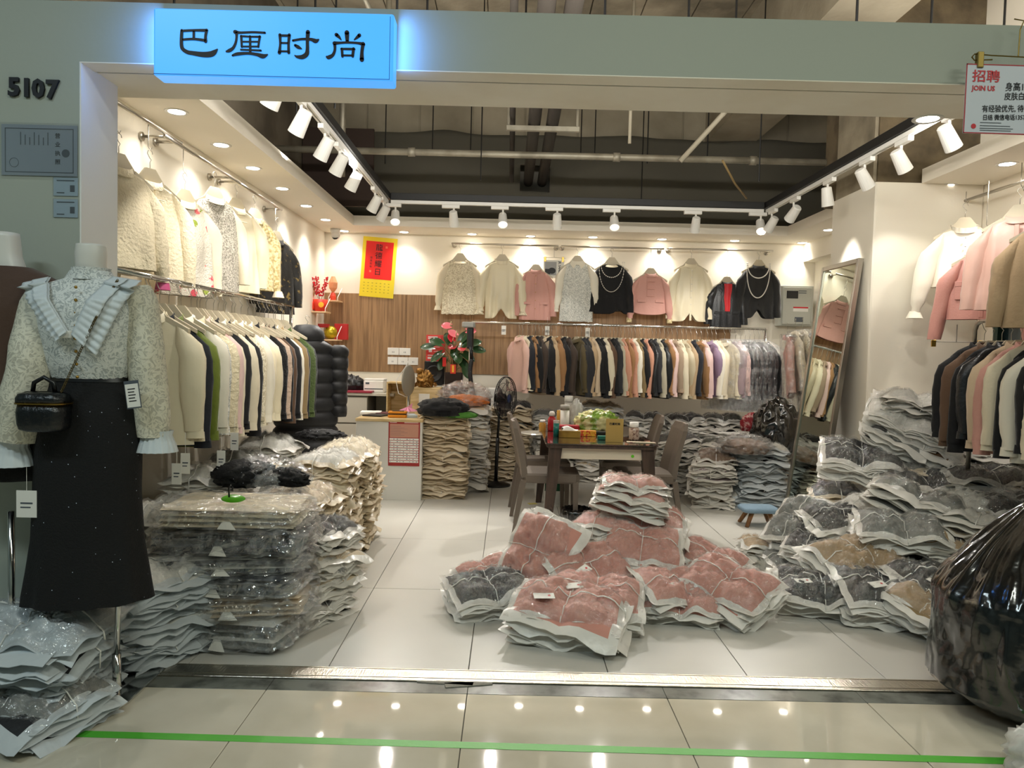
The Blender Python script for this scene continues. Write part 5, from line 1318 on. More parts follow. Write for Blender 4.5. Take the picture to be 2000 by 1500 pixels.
# lace blouse
m_lacew = mat('white_floral_lace', '#e0e2dd', .6, var=(36, '#b0b5b3', .05, .12), tex='lace')
m_lacec = mat('cream_floral_lace', '#ddd8c4', .6, var=(30, '#b9b5a4', .05, .12), tex='lace')
bl = thing('lace_blouse', 'white lace blouse with pleated V collar on the front mannequin', 'blouse', (MX, MY, 0))
br_ = [(Zp(530), 0, 0, Wp(37), .058), (Zp(546), 0, .0, Wp(48), .062), (Zp(556), 0, .0, Wp(84), .07), (Zp(566), 0, .0, Wp(104), .085), (Zp(600), 0, -.01, Wp(100), .115), (Zp(650), 0, -.012, Wp(92), .12), (Zp(690), 0, -.01, Wp(84), .11), (Zp(715), 0, -.005, Wp(80), .103), (Zp(738), 0, 0, Wp(74), .092)]
part('bodice', MB().loft(ell_loft(interp_rows(br_, 34), 80, fold=lambda a, z: .012 * math.sin(a * 26) * max(0, (Zp(620) - z) * 5) + .01 * nz(a * 3, z * 8, 2)), cap=False), m_lacew, bl, smooth=True)
part('neck_frill', MB().loft([[((Wp(30) + dr + .003 * math.sin(j * 2.6)) * math.cos(2 * PI * j / 60), (.055 + dr + .003 * math.sin(j * 2.6)) * math.sin(2 * PI * j / 60), z) for j in range(60)] for dr, z in ((.016, Zp(548)), (.006, Zp(536)), (.008, Zp(524)))], cap=False), m_lacew, bl, smooth=True)
def frill(side, grow=0):
    I0, I1, O0, O1 = (((112, 543), (180, 650), (66, 554), (160, 668)), ((236, 543), (188, 655), (292, 552), (232, 694)))[side > 0]
    def P(u, v):
        u2 = u * (1 + grow)
        x = (I0[0] + (I1[0] - I0[0]) * v) * (1 - u2) + (O0[0] + (O1[0] - O0[0]) * v) * u2
        y = (I0[1] + (I1[1] - I0[1]) * v) * (1 - u2) + (O0[1] + (O1[1] - O0[1]) * v) * u2
        q = atY(x, y, MY); dx = q.x - MX
        dep = .135 * math.sqrt(max(0.02, 1 - min(1, abs(dx) / .235) ** 2)) if v > .12 else .05 + .085 * v / .12
        up = max(0, (q.z - Zp(590)) / .06); dep *= 1 - .45 * min(1, up)
        return (dx, -dep - .012 - .02 * u - .0032 * math.sin(v * 70) * (.2 + u), q.z)
    return P
for side in (-1, 1):
    f1 = MB().grid(frill(side), 8, 60)
    o_ = part('pleated_collar', f1, FB['organza'], bl, smooth=True); sm = o_.modifiers.new('s', 'SOLIDIFY'); sm.thickness = .002
    P0 = frill(side)
    f2 = MB().grid(lambda u, v: (lambda q: (q[0], q[1] - .014, q[2]))(P0(u * .58, v)), 6, 60)
    o_ = part('pleated_collar', f2, FB['organza'], bl, smooth=True); sm = o_.modifiers.new('s', 'SOLIDIFY'); sm.thickness = .002
def arm(pts, radii, m, parent, name='sleeve', seed=0):
    mb = MB(); P_ = smooth_line([(p[0], p[1], p[2]) for p in pts], 6); rr = []
    for i in range(len(P_)):
        t = i / (len(P_) - 1) * (len(radii) - 1); k = min(int(t), len(radii) - 2); rr.append(radii[k] + (radii[k + 1] - radii[k]) * (t - k))
    mb.tube(P_, rr, 22, cap=False)
    mb.v = [(x + .008 * nz(x * 12, y * 12, z * 9 + seed), y + .01 * nz(x * 14 + 5, y * 12, z * 8 + seed), z) for x, y, z in mb.v]
    return part(name, mb, m, parent, smooth=True)
def L3(px_, py_, Y): q = atY(px_, py_, Y); return (q.x - MX, q.y - MY, q.z)
la_ = arm([L3(96, 566, MY), L3(82, 600, MY), L3(62, 700, MY - .06), L3(44, 790, MY - .07), L3(34, 860, MY - .07)], [.058, .078, .074, .078, .07], m_lacec, bl, seed=3)
part('cuff', MB().loft([[((r + .004 * math.sin(j * 2.4)) * math.cos(2 * PI * j / 50) + L3(33, y, MY - .03)[0], (r * .8 + .004 * math.sin(j * 2.4)) * math.sin(2 * PI * j / 50) - .07, L3(33, y, MY)[2]) for j in range(50)] for r, y in ((.068, 852), (.062, 868), (.078, 886), (.088, 903))], cap=False), FB['organza'], la_, smooth=True)
ra_ = arm([L3(262, 566, MY), L3(272, 600, MY), L3(284, 700, MY), L3(296, 790, MY + .02), L3(298, 850, MY + .03)], [.055, .07, .066, .066, .062], m_lacec, bl, seed=5)
part('cuff', MB().loft([[((r + .004 * math.sin(j * 2.4)) * math.cos(2 * PI * j / 50) + L3(298, y, MY)[0], (r * .8 + .004 * math.sin(j * 2.4)) * math.sin(2 * PI * j / 50) + .03, L3(298, y, MY)[2]) for j in range(50)] for r, y in ((.06, 842), (.055, 852), (.068, 868), (.078, 884))], cap=False), FB['organza'], ra_, smooth=True)
mb = MB()
for i in range(8): ball(mb, (.01 + .001 * i, -.128 + abs(i - 4) * .003, Zp(566 + i * 24)), .006, 8)
part('buttons', mb, m_gold, bl, smooth=True)
part('white_bow', MB().rbox((-.03, -.15, Zp(662)), (.012, -.14, Zp(648)), .004), m_paper, bl)
# handbag on a chain
hb = atY(86, 805, MY - .16)
bag = thing('handbag', 'small black quilted handbag with gold trim hanging on a chain', 'handbag', hb)
part('bag_body', MB().loft([rrect(-.085 + d, -.055 + d, .085 - d, .055 - d, .04, z, 6) for d, z in ((.02, -.068), (.006, -.06), (.002, -.04), (0, 0), (.004, .03))]), mat('black_quilted_leather', '#0a0d10', .35, bump=(40, .7), coat=.2), bag, smooth=True)
part('bag_lid', MB().loft([rrect(-.086 + d, -.056 + d, .086 - d, .056 - d, .04, z, 6) for d, z in ((.0, .034), (.0, .05), (.006, .066), (.03, .074))]), MATS['black_quilted_leather'], bag, smooth=True)
part('gold_trim', MB().loft([rrect(-.088, -.058, .088, .058, .041, z, 6) for z in (.030, .0345)]), m_gold, bag)
part('top_handle', MB().tube([(-.04, 0, .07), (-.035, 0, .105), (0, 0, .125), (.035, 0, .105), (.04, 0, .07)], .008, 8), m_black, bag, smooth=True)
mb = MB(); c0 = Vector((.05, 0, .06)); 
A_ = atY(229, 548, MY - .09) - hb; B_ = Vector((.06, .0, .07)); mid = atY(185, 625, MY - .165) - hb
for i in range(76):
    t = i / 75; q = B_ * (1 - t) ** 2 + mid * 2 * t * (1 - t) * 1.0 + A_ * t * t if 0 else (B_.lerp(mid, t * 2) if t < .5 else mid.lerp(A_, t * 2 - 1))
    rot_ = Matrix.Rotation(R(90 * (i % 2)), 3, 'Z')
    mb.tube([q + Vector((.004 * math.cos(a * PI / 3), .003 * math.sin(a * PI / 3) * (1 if i % 2 else .3), .006 * math.sin(a * PI / 3))) for a in range(7)], .0014, 4, cap=False)
part('chain', mb, mat('dark_gold_chain', '#5f4f2c', .35, .9), bag, smooth=True)

# second mannequin
M2Y = 2.85; n2 = atY(12, 455, M2Y)
ma2 = thing('mannequin', 'second headless mannequin cut by the left picture edge', 'mannequin', (n2.x, M2Y, 0))
def Z2(y): return atY(12, y, M2Y).z
t2 = [(Z2(455), 0, 0, Wp(22), .045), (Z2(500), 0, 0, Wp(27), .05), (Z2(530), 0, 0, Wp(38), .055), (Z2(550), 0, 0, Wp(85), .07), (Z2(620), 0, 0, Wp(84), .09), (Z2(735), 0, 0, Wp(62), .08), (Z2(850), 0, 0, Wp(84), .09)]
part('torso', MB().loft(ell_loft(interp_rows(t2, 26), 30)), m_mann, ma2, smooth=True)
q = atZ(30, 1404, .01)
part('stand_pole', MB().tube([(atY(32, 1000, 2.84).x - n2.x, -.04, .02), (atY(32, 1000, 2.84).x - n2.x, -.04, .75)], .012, 12), m_chrome, ma2, smooth=True)
part('base_plate', MB().loft([rrect(-.22 + d, -.16 + d, .2 - d, .12 - d, .05, z) for d, z in ((.002, 0), (0, .002), (0, .009), (.004, .012))]), m_chrome, ma2)
jk = thing('jacket', 'dark brown collarless jacket on the mannequin at the left edge', 'jacket', (n2.x, M2Y, 0))
j2 = [(Z2(522), 0, 0, Wp(48), .066), (Z2(536), 0, 0, Wp(80), .075), (Z2(548), 0, 0, Wp(104), .085), (Z2(600), 0, -.005, Wp(104), .11), (Z2(700), 0, 0, Wp(90), .105), (Z2(785), 0, 0, Wp(106), .115)]
part('jacket_body', MB().loft(ell_loft(interp_rows(j2, 20), 40), cap=False), FB['brown_jacket'], jk, smooth=True)
for s_ in (-1, 1): arm([(s_ * .19, 0, Z2(552)), (s_ * .215, 0, Z2(600)), (s_ * .225, 0, Z2(700)), (s_ * .22, -.01, Z2(810))], [.05, .062, .058, .05], FB['brown_jacket'], jk, seed=9)
mb = MB()
for y in (564, 630, 690): ball(mb, (-.03, -.115, Z2(y)), .014, 12, sy=.5)
part('buttons', mb, FB['dgreen'], jk, smooth=True)
sk2 = thing('skirt', 'black sparkling skirt on the mannequin at the left edge', 'skirt', (n2.x, M2Y, 0))
part('skirt_body', MB().loft(ell_loft(interp_rows([(Z2(760), 0, 0, Wp(80), .095), (Z2(830), 0, 0, Wp(96), .115), (Z2(930), 0, 0, Wp(104), .13)], 10), 40, fold=lambda a, z: .03 * math.sin(a * 9)), cap=False), m_skirt, sk2, smooth=True)
hang_tag(atY(52, 958, 2.72), 'white price tags hanging beside the left edge mannequin pole', w_=.075, h=.1)
for i, (x, y) in enumerate(((345, 905), (362, 885), (432, 880), (458, 845))):
    hang_tag(atX(x, y, -1.55), f'white cardboard tag below the left rack sleeves, {ORD[i]} from the street', w_=.045, h=.1)

# ================================================================== FURNITURE
# cash desk
dA = atY(693, 978, 6.86); dB = atY(822, 978, 6.86)
dk = thing('cash_desk', 'white cash desk with pale wooden top and a printed notice', 'desk', (dA.x, 6.86, 0))
dw = dB.x - dA.x
m_desk = mat('desk_white_board', '#d5d3ca', .5)
part('front_panel', MB().rbox((0, 0, 0), (dw, .018, .73), .002), m_desk, dk)
part('side_panel', MB().rbox((0, .018, 0), (.018, .75, .73), .002), m_desk, dk); part('side_panel', MB().rbox((dw - .018, .018, 0), (dw, .75, .73), .002), m_desk, dk)
part('top_board', MB().rbox((-.005, -.01, .731), (dw + .005, .78, .757), .003), m_pine, dk)
nt_ = thing('desk_notice', 'red framed notice chart on the front of the cash desk', 'notice', atY(790, 822, 6.858))
nw, nh = .29, .42
part('sheet', MB().rbox((-nw / 2, -.003, -nh), (nw / 2, -.0005, 0), .0005), mat('notice_red', '#9c2b27', .6), nt_)
part('text_panel', MB().box((-nw / 2 + .012, -.0036, -.155), (nw / 2 - .012, -.003, -.03)), mat('notice_salmon', '#c08b75', .6), nt_)
for i in range(10): part('table_row', MB().box((-nw / 2 + .01, -.0036, -.18 - i * .0232), (nw / 2 - .01, -.003, -.162 - i * .0232)), m_paper, nt_)
lm = MB()
for i in range(8): lm.box((-nw / 2 + .016, -.0041, -.052 - i * .012), (-nw / 2 + .016 + .10 + .03 * (i % 3), -.0036, -.0505 - i * .012))
for i in range(10):
    for k in range(9):
        if (i * 5 + k * 3) % 4: lm.box((-nw / 2 + .016 + k * .03, -.0041, -.174 - i * .0232), (-nw / 2 + .022 + k * .03 + .004 * (k % 3), -.0036, -.168 - i * .0232))
part('print_lines', lm, m_grey, nt_)
part('heading_bar', MB().box((-.135, -.0036, -.02), (-.07, -.003, -.012)).box((.0, -.0036, -.021), (.13, -.003, -.012)), mat('faded_white', '#d9b5ae', .6), nt_)
dz = .758
def onDesk(px_, py_, Y, z=dz): q = atY(px_, py_, Y); return (q.x, Y, z)
tb_ = thing('card_terminal', 'yellow and black handheld device on the cash desk', 'device', onDesk(777, 805, 7.02), (0, 0, .05))
part('shell', MB().rbox((-.09, -.05, 0), (.09, .05, .03), .012), mat('orange_plastic', '#d98a1d', .4), tb_); part('shell', MB().rbox((-.088, -.048, .038), (.088, .05, .06), .012), MATS['orange_plastic'], tb_)
part('dark_band', MB().rbox((-.085, -.046, .028), (.085, .046, .04), .004).rbox((-.05, -.04, .058), (.06, .03, .064), .003), m_black, tb_)
for i, (x, y, Y, w_, c, lab) in enumerate(((735, 805, 7.15, .2, m_black, 'flat black folder on the cash desk'), (760, 800, 7.35, .22, mat('maroon_card', '#5a2226', .6), 'maroon booklet on the cash desk'), (725, 802, 7.4, .2, m_paper, 'loose white sheets at the left of the cash desk'), (800, 803, 7.1, .12, mat('pale_blue_sheet', '#b9c4c8', .6), 'pale leaflet at the right of the cash desk'))):
    o = part('booklet', MB().rbox((-w_ / 2, -.1, 0), (w_ / 2, .1, .012 + .004 * i), .002), c, loc=onDesk(x, y, Y), rot=(0, 0, .2 * i - .3)); tag(o, lab, 'paper')
pk_ = thing('paper_star', 'pink folded paper star on the cash desk', 'paper', onDesk(796, 800, 7.3, .79))
for i in range(5):
    a = i * 2 * PI / 5
    part('petal', MB().add([(0, 0, .0), (.05 * math.cos(a - .5), .05 * math.sin(a - .5), .005), (.11 * math.cos(a), .11 * math.sin(a), .01 if i != 1 else .08), (.05 * math.cos(a + .5), .05 * math.sin(a + .5), .005), (0, 0, .05)], [(0, 1, 4), (1, 2, 4), (2, 3, 4), (3, 0, 4), (0, 3, 2, 1)]), mat('pink_paper', '#ea9ab8', .6), pk_)
# dark garment + orange bag thrown on the stack by the desk
sz_ = 8 * .1 * 1.02
lump('folded_garment', 'black trousers thrown on the tall stack beside the cash desk', 'clothing', (-.62, 7.02, .79), .27, .2, .11, FB['black'], 4.2, amp=.3)
o = lump('folded_garment', 'green fabric edge under the black trousers', 'clothing', (-.44, 6.98, .775), .16, .1, .04, mat('green_fabric', '#4d8a2e', .7), 6.2, amp=.3)
lump('orange_garment', 'orange garment in clear plastic on the stack beside the cash desk', 'clothing', (-.42, 7.42, .86), .24, .16, .07, mat('orange_fabric', '#d8772e', .6), 2.1)
lump('plastic_sheet', 'crumpled clear plastic over the orange garment', 'plastic', (-.44, 7.42, .86), .28, .19, .16, m_filmc, 9.1, nu=60, nv=30, fr=5)
# drawer chest
m_lg = mat('light_grey_board', '#b9b3a6', .5); m_lgd = mat('grey_drawer_gap', '#6f695d', .7)
cA = atY(640, 775, 7.9); cB = atY(718, 775, 7.9); ct = 0.93
ch = thing('drawer_chest', 'grey three-drawer chest below the back wall panel', 'chest', (cA.x, 7.9, 0))
cw = cB.x - cA.x
part('carcass', MB().rbox((0, .02, 0), (cw, .62, ct - .03), .003), m_lgd, ch); part('top_board', MB().rbox((-.01, -.01, ct - .029), (cw + .28, .64, ct), .003), mat('grey_top', '#c4bfb3', .45), ch)
for i in range(3): part('drawer', MB().rbox((.006, 0, .04 + i * .285), (cw - .006, .02, .31 + i * .285), .003), m_lg, ch)
part('leg_panel', MB().rbox((cw + .25, .1, 0), (cw + .27, .62, ct - .03), .003), m_lg, ch); part('modesty_panel', MB().rbox((cw, .5, .3), (cw + .25, .52, ct - .03), .003), m_lg, ch)
def onC(px_, Y, z=ct): return (atY(px_, 765, Y).x, Y, z)
pr = thing('label_printer', 'small white label printer on the grey chest', 'printer', onC(733, 8.1))
part('printer_body', MB().rbox((-.115, -.09, .0), (.115, .1, .13), .018), m_white, pr); part('lid', MB().rbox((-.11, -.085, .132), (.11, .1, .148), .006), m_white, pr); part('display', MB().rbox((-.09, -.0935, .09), (-.05, -.09, .11), .001), m_grey, pr); part('paper_slot', MB().rbox((-.1, -.0925, .035), (.1, -.09, .045), .001), m_grey, pr)
lump('handbag', 'black soft bag slumped on the grey chest', 'bag', onC(686, 8.1), .17, .12, .12, mat('black_leather_bag', '#111113', .35, bump=(14, .5)), 3.7)
o = part('booklet', MB().rbox((-.2, -.12, 0), (.22, .1, .02), .003), mat('crimson_book', '#8c1830', .5), loc=onC(690, 7.99)[:2] + (ct + .001,)); tag(o, 'crimson folder under the black soft bag', 'paper')
# wooden display boxes
def wbox(px0, px1, pyt, Y, H, D_, label, opened):
    a = atY(px0, pyt, Y); b = atY(px1, pyt, Y); w_ = b.x - a.x; z0 = a.z - H
    t = thing('wooden_box', label, 'box', (a.x, Y, z0))
    g = .015
    part('board', MB().rbox((0, 0, 0), (w_, D_, g), .002), m_pine, t); part('board', MB().rbox((0, 0, H - g), (w_, D_, H), .002), m_pine, t)
    part('board', MB().rbox((0, 0, g), (g, D_, H - g), .002), m_pine, t); part('board', MB().rbox((w_ - g, 0, g), (w_, D_, H - g), .002), m_pine, t)
    part('back_board', MB().rbox((g, D_ - g, g), (w_ - g, D_, H - g), .002), m_pine, t)
    if not opened: part('front_board', MB().rbox((g * .2, -.004, .002), (w_ - g * .2, .012, H - .002), .002), m_pine, t)
    return t, a, w_, z0
t1, a1_, w1_, z01 = wbox(755, 797, 746, 7.75, .36, .25, 'open-fronted pale wooden box behind the cash desk', True)
t2_, a2_, w2_, z02 = wbox(802, 860, 757, 7.6, .34, .3, 'closed pale wooden box behind the cash desk', False)
part('payment_card', MB().rbox((w2_ / 2 - .065, -.009, .06), (w2_ / 2 + .045, -.0045, .28), .001), m_paper, t2_); part('blue_strip', MB().box((w2_ / 2 - .065, -.0098, .06), (w2_ / 2 + .045, -.009, .11)), mat('teal_print', '#2e7f95', .5), t2_)
for k in range(4): part('icon', MB().lathe([(.0001, 0), (.007, 0)], 10, mtx=Matrix.Translation((w2_ / 2 - .045 + k * .024, -.0096, .13)) @ Matrix.Rotation(PI / 2, 4, 'X'), cap=False), (m_grey, m_rt, m_ink, m_grey)[k], t2_)
def desk_support(px0, px1, z, Y0, Y1, label):
    a = atY(px0, 800, Y0).x; b = atY(px1, 800, Y0).x
    t = thing('side_cabinet', label, 'cabinet', (a, Y0, 0)); part('carcass', MB().rbox((0, 0, 0), (b - a, Y1 - Y0, z - .02), .003), m_lg, t); part('top_board', MB().rbox((-.005, -.005, z - .019), (b - a + .005, Y1 - Y0, z), .002), m_desk, t)
desk_support(752, 868, min(z01, z02) - .002, 7.66, 8.05, 'low cabinet carrying the wooden boxes')
# pyramid of coins with three-legged toad ornament (generic lucky gold figure)
orn = thing('gold_ornament', 'gold coin-heap toad ornament on the closed wooden box', 'ornament', (a2_.x + w2_ * .42, 7.74, a2_.z + .001))
m_au = mat('antique_gold', '#8a6430', .35, .8, bump=(40, .5))
lump('body', '', '', None, .10, .09, .12, m_au, 5.5, parent=orn, fr=4, amp=.45, nu=40, nv=24)
mb = MB()
for i in range(46):
    a = RND.uniform(0, 2 * PI); r = RND.uniform(.06, .14); z = .012 + (.14 - r) * .7 * RND.random()
    mb.lathe([(.001, 0), (.02, .001), (.02, .005), (.001, .006)], 10, mtx=Matrix.Translation((r * math.cos(a), r * math.sin(a) * .8, z)) @ Euler((RND.uniform(-.9, .9), RND.uniform(-.9, .9), 0)).to_matrix().to_4x4())
part('coins', mb, m_au, orn)
part('head', MB().lathe([(.001, -.035), (.03, -.02), (.038, .0), (.03, .024), (.001, .035)], 14, (-.05, -.02, .165), sx=1.2), m_au, orn, smooth=True)
mm = thing('vanity_mirror', 'oval vanity mirror turned edge-on with white cable', 'mirror', onDesk(797, 780, 7.5))
zz0 = atY(797, 775, 7.5).z - dz; zz1 = atY(797, 712, 7.5).z - dz
part('mirror_head', MB().lathe([(.001, -.012), (.15, -.01), (.16, 0), (.15, .01), (.001, .012)], 30, mtx=Matrix.Translation((0, 0, (zz0 + zz1) / 2)) @ Matrix.Rotation(R(68), 4, 'Z') @ Matrix.Rotation(PI / 2, 4, 'X') @ Matrix.Diagonal((.8, 1, 1, 1))), mat('mirror_grey_back', '#8e897c', .4), mm, smooth=True)
part('stem', MB().tube([(0, 0, .01), (0, 0, zz0 + .02)], .01, 8), m_chrome, mm); part('foot', MB().lathe([(.07, 0), (.07, .01), (.012, .02)], 20), m_chrome, mm)
part('cable', MB().tube([(0, .02, zz1 + .05), (-.03, .02, zz1 - .02), (-.13, .03, (zz0 + zz1) / 2), (-.10, .02, zz0 + .03), (-.02, 0, zz0)], .004, 6), m_white, mm, smooth=True)
# sockets
for i, (x0, x1, y0, y1, n) in enumerate(((757, 802, 679, 694, 2), (757, 817, 697, 713, 3))):
    a = atY(x0, y0, YB - .016); b = atY(x1, y1, YB - .016)
    s = thing('wall_sockets', ('upper' if i == 0 else 'lower') + ' row of white wall sockets on the wood panel', 'socket', (a.x, YB - .016, b.z)); w_ = (b.x - a.x) / n; h = a.z - b.z
    for k in range(n):
        pl = part('socket_plate', MB().rbox((k * w_ + .002, -.01, 0), ((k + 1) * w_ - .002, 0, h), .003), m_white, s)
        part('socket_holes', MB().rbox((k * w_ + w_ * .42, -.0112, h * .3), (k * w_ + w_ * .46, -.01, h * .5), .0005).rbox((k * w_ + w_ * .54, -.0112, h * .3), (k * w_ + w_ * .58, -.01, h * .5), .0005), m_grey, pl)
# loudspeaker with red card on it
sp0 = atY(828, 752, 8.15); sp1 = atY(868, 706, 8.15)
spz = sp0.z; spk = thing('loudspeaker', 'black square loudspeaker beside the potted anthurium', 'speaker', ((sp0.x + sp1.x) / 2, 8.15, spz)); w_ = (sp1.x - sp0.x) / 2; h = sp1.z - sp0.z
part('cabinet', MB().rbox((-w_, 0, 0), (w_, .2, h), .012), m_black, spk)
part('cone', MB().lathe([(.001, -.004), (w_ * .3, -.001), (w_ * .68, .012), (w_ * .78, .02), (w_ * .84, .008)], 28, mtx=Matrix.Translation((0, -.001, h * .48)) @ Matrix.Rotation(PI / 2, 4, 'X'), cap=False), mat('speaker_cone', '#1b1b1c', .5), spk, smooth=True)
desk_support(826, 872, spz - .002, 8.12, 8.5, 'narrow cabinet under the loudspeaker')
ra0 = atY(832, 703, 8.25); ra1 = atY(870, 653, 8.25)
rc = thing('red_payment_card', 'red payment code stand propped on the loudspeaker', 'notice', (ra0.x, 8.24, spz + h + .001)); w_ = ra1.x - ra0.x; hh2 = ra1.z - ra0.z
part('card', MB().rbox((0, 0, 0), (w_, .004, hh2), .002), mat('payment_red', '#d8423b', .5), rc)
m_wp = mat('print_white', '#eadfdc', .6)
part('print_lines', MB().box((.02, -.001, hh2 * .9), (w_ * .6, 0, hh2 * .94)).box((.02, -.001, hh2 * .84), (w_ * .75, 0, hh2 * .88)).box((.02, -.001, hh2 * .2), (w_ * .9, 0, hh2 * .23)).box((.02, -.001, hh2 * .08), (w_ * .45, 0, hh2 * .15)), m_wp, rc)
for k in range(3): part('icon_square', MB().box((.03, -.001, hh2 * (.68 - k * .17)), (.065, 0, hh2 * (.68 - k * .17) + .035)).box((.085, -.001, hh2 * (.70 - k * .17)), (.15, 0, hh2 * (.72 - k * .17))), m_wp, rc)
# black box, pot & anthurium
kb0 = atY(866, 781, 7.9); kb1 = atY(916, 757, 7.9)
bb_ = thing('black_cabinet', 'small black appliance under the anthurium pot', 'appliance', (kb0.x, 7.9, kb1.z - .30)); w_ = kb1.x - kb0.x
part('housing', MB().rbox((0, 0, 0), (w_, .34, .30), .008), m_black, bb_); part('door', MB().rbox((.015, -.006, .02), (w_ - .015, 0, .25), .003), mat('dark_glass', '#121316', .08, coat=.5), bb_)
desk_support(864, 920, kb1.z - .302, 7.88, 8.3, 'low cabinet under the black appliance')
pz0 = kb1.z + .001; ph_ = atY(886, 728, 7.98).z - pz0
pot = thing('potted_anthurium', 'potted anthurium with pink and red flowers on the black appliance', 'plant', (atY(886, 740, 8.0).x, 8.06, pz0))
part('pot', MB().loft([rrect(-w_ * .36 * k, -.09 * k, w_ * .36 * k, .09 * k, .015, z) for k, z in ((.92, 0), (1, ph_ * .5), (1.02, ph_), (.94, ph_), (.92, ph_ - .02))]), mat('dark_brown_pot', '#2a1d18', .3), pot)
part('red_envelope', MB().rbox((-.035, -.1, ph_ - .01), (.025, -.094, ph_ + .09), .002), mat('festive_red', '#d0321a', .5), pot); part('gold_mark', MB().rbox((-.018, -.102, ph_ + .005), (.006, -.1, ph_ + .08), .001), mat('festive_yellow', '#f0b02c', .4), pot)
m_leaf = mat('anthurium_leaf', '#2a5224', .3, coat=.3, var=(6, '#1b3a1a', .35, .6)); m_spathe = mat('anthurium_pink', '#e8707a', .3, coat=.4); m_spr = mat('anthurium_red', '#c22433', .3, coat=.4)
def leafmesh(L_, W_, cup=.2, nm='leaf'):
    def P(u, v):
        s = u * 2 - 1; t = v
        w__ = W_ * math.sin(min(1, t * 1.25 + .18) * PI) ** .7 * (1 - t ** 6) + (.12 * W_ if t < .08 else 0)
        w__ = W_ * max(.02, (math.sin(PI * min(1, (t + .12) / 1.12)) ** .65))
        back = -.25 * L_ * (abs(s) ** 1.5) * (1 - t) ** 3
        return (s * w__, t * L_ + back, -cup * L_ * t * t + .12 * L_ * abs(s) ** 1.5 * .5)
    return MB().grid(P, 6, 9).mesh(nm, True)
LF = leafmesh(.15, .05); FLW = leafmesh(.10, .045, .05, 'spathe')
def stemleaf(i, tx, ty, tz, yaw, pit, kind):
    mb = MB().tube([(0, 0, ph_ - .02), (tx * .3, ty * .3, ph_ + (tz - ph_) * .6), (tx, ty, tz)], .0035, 6)
    st_ = part('stem', mb, mat('plant_stem', '#5c5a2c', .5), pot, smooth=True)
    o = part('leaf' if kind == 0 else 'flower', LF if kind == 0 else FLW, (m_leaf, m_spathe, m_spr)[kind], st_, smooth=True, loc=(tx, ty, tz), rot=(Matrix.Rotation(R(58 - abs(pit) * .2), 3, 'X') @ Matrix.Rotation(R(yaw), 3, 'Z') @ Matrix.Rotation(R(pit * .3), 3, 'X')).to_euler())
    if kind: part('spadix', MB().tube([(tx, ty, tz), (tx + .01, ty - .01, tz + .05)], .005, 6), mat('spadix_cream', '#e6cfa0', .5), st_, smooth=True)
def pl(px_, py_): q = atY(px_, py_, 8.0); return q.x - pot.location.x, q.z - pz0
for i, (x, y, yaw, pit, kd) in enumerate(((845, 678, 80, -20, 0), (862, 672, 60, 0, 0), (878, 670, 20, 30, 0), (862, 690, 120, -60, 0), (900, 665, -30, 40, 0), (915, 672, -70, 0, 0), (922, 682, -90, -10, 0), (905, 690, -120, -30, 0), (898, 703, -140, -50, 0), (908, 715, -160, -60, 0), (888, 680, 180, 20, 0), (902, 678, -40, 60, 0), (868, 700, 150, -70, 0), (893, 693, 190, 50, 0),
                                            (878, 636, 90, 10, 1), (890, 655, 60, 60, 1), (912, 646, -90, 0, 1), (886, 675, 150, 60, 2), (900, 678, -160, 60, 2), (884, 665, 20, 70, 2))):
    X_, Z_ = pl(x, y); stemleaf(i, X_, RND.uniform(-.08, .04), Z_, yaw, pit, kd)
rt = part('red_ribbon', MB().rbox((-.02, -.003, -.10), (.02, .003, 0), .002), m_red, loc=atY(868, 698, 8.06)); tag(rt, 'red hanging charm between the loudspeaker and the anthurium', 'ribbon')
# garment steamer: head, pole, hose
stx = atY(918, 700, 7.86).x
stm = thing('garment_steamer', 'black garment steamer with wrapped hose at the left rack post', 'steamer', (stx, 7.82, 0))
zt_ = atY(918, 640, 7.82).z; zb_ = atY(918, 800, 7.82).z
part('base_tank', MB().loft([rrect(-.13 * k, -.12 * k, .13 * k, .12 * k, .05, z) for k, z in ((1, 0), (1, .16), (.8, .24), (.3, .27))]), m_black, stm)
part('pole', MB().tube([(0, 0, .25), (0, 0, zt_ - .02)], .012, 10), m_satin, stm, smooth=True)
part('steam_head', MB().rbox((-.035, -.03, zt_ - .22), (.035, .03, zt_), .015), m_black, stm); part('grip', MB().tube([(.01, -.03, zt_ - .2), (.02, -.04, zt_ - .33)], .02, 10), m_black, stm, smooth=True)
part('head_plate', MB().rbox((-.09, -.04, zt_ + .0), (.05, .02, zt_ + .06), .02), mat('steamer_grey', '#9a9a94', .4), stm)
part('hose', MB().tube(smooth_line([(.02, -.04, zt_ - .33), (.01, -.05, zt_ - .5), (.06, -.05, zt_ - .75), (.12, -.04, zb_ - .1), (.1, -.02, .5), (.03, 0, .2)], 8), .024, 10), mat('braided_hose', '#16171a', .6, var=(90, '#8d8f94', .3, .36)), stm, smooth=True)
mo = thing('monitor', 'flat black monitor standing behind the tall stack', 'screen', (atY(926, 830, 7.78).x, 7.8, 0))
hz0 = atY(926, 835, 7.8).z; hz1 = atY(926, 778, 7.8).z
part('screen', MB().rbox((-.17, -.015, hz0), (.17, .015, hz1), .005), m_black, mo); part('stand', MB().tube([(0, .03, .01), (0, .03, hz0 + .1)], .02, 10), m_black, mo); part('foot', MB().rbox((-.12, -.08, 0), (.12, .1, .012), .004), m_black, mo)
for i, x in enumerate((940, 966)):
    cu = atY(x, 757, 8.3); o = part('white_cushion', MB().rbox((-.08, -.08, -.55), (.08, .08, .0), .03), mat('white_leatherette', '#dcd9d2', .4), loc=cu); tag(o, f'white upholstered seat back, {("left","right")[i]} one behind the black monitor', 'chair')
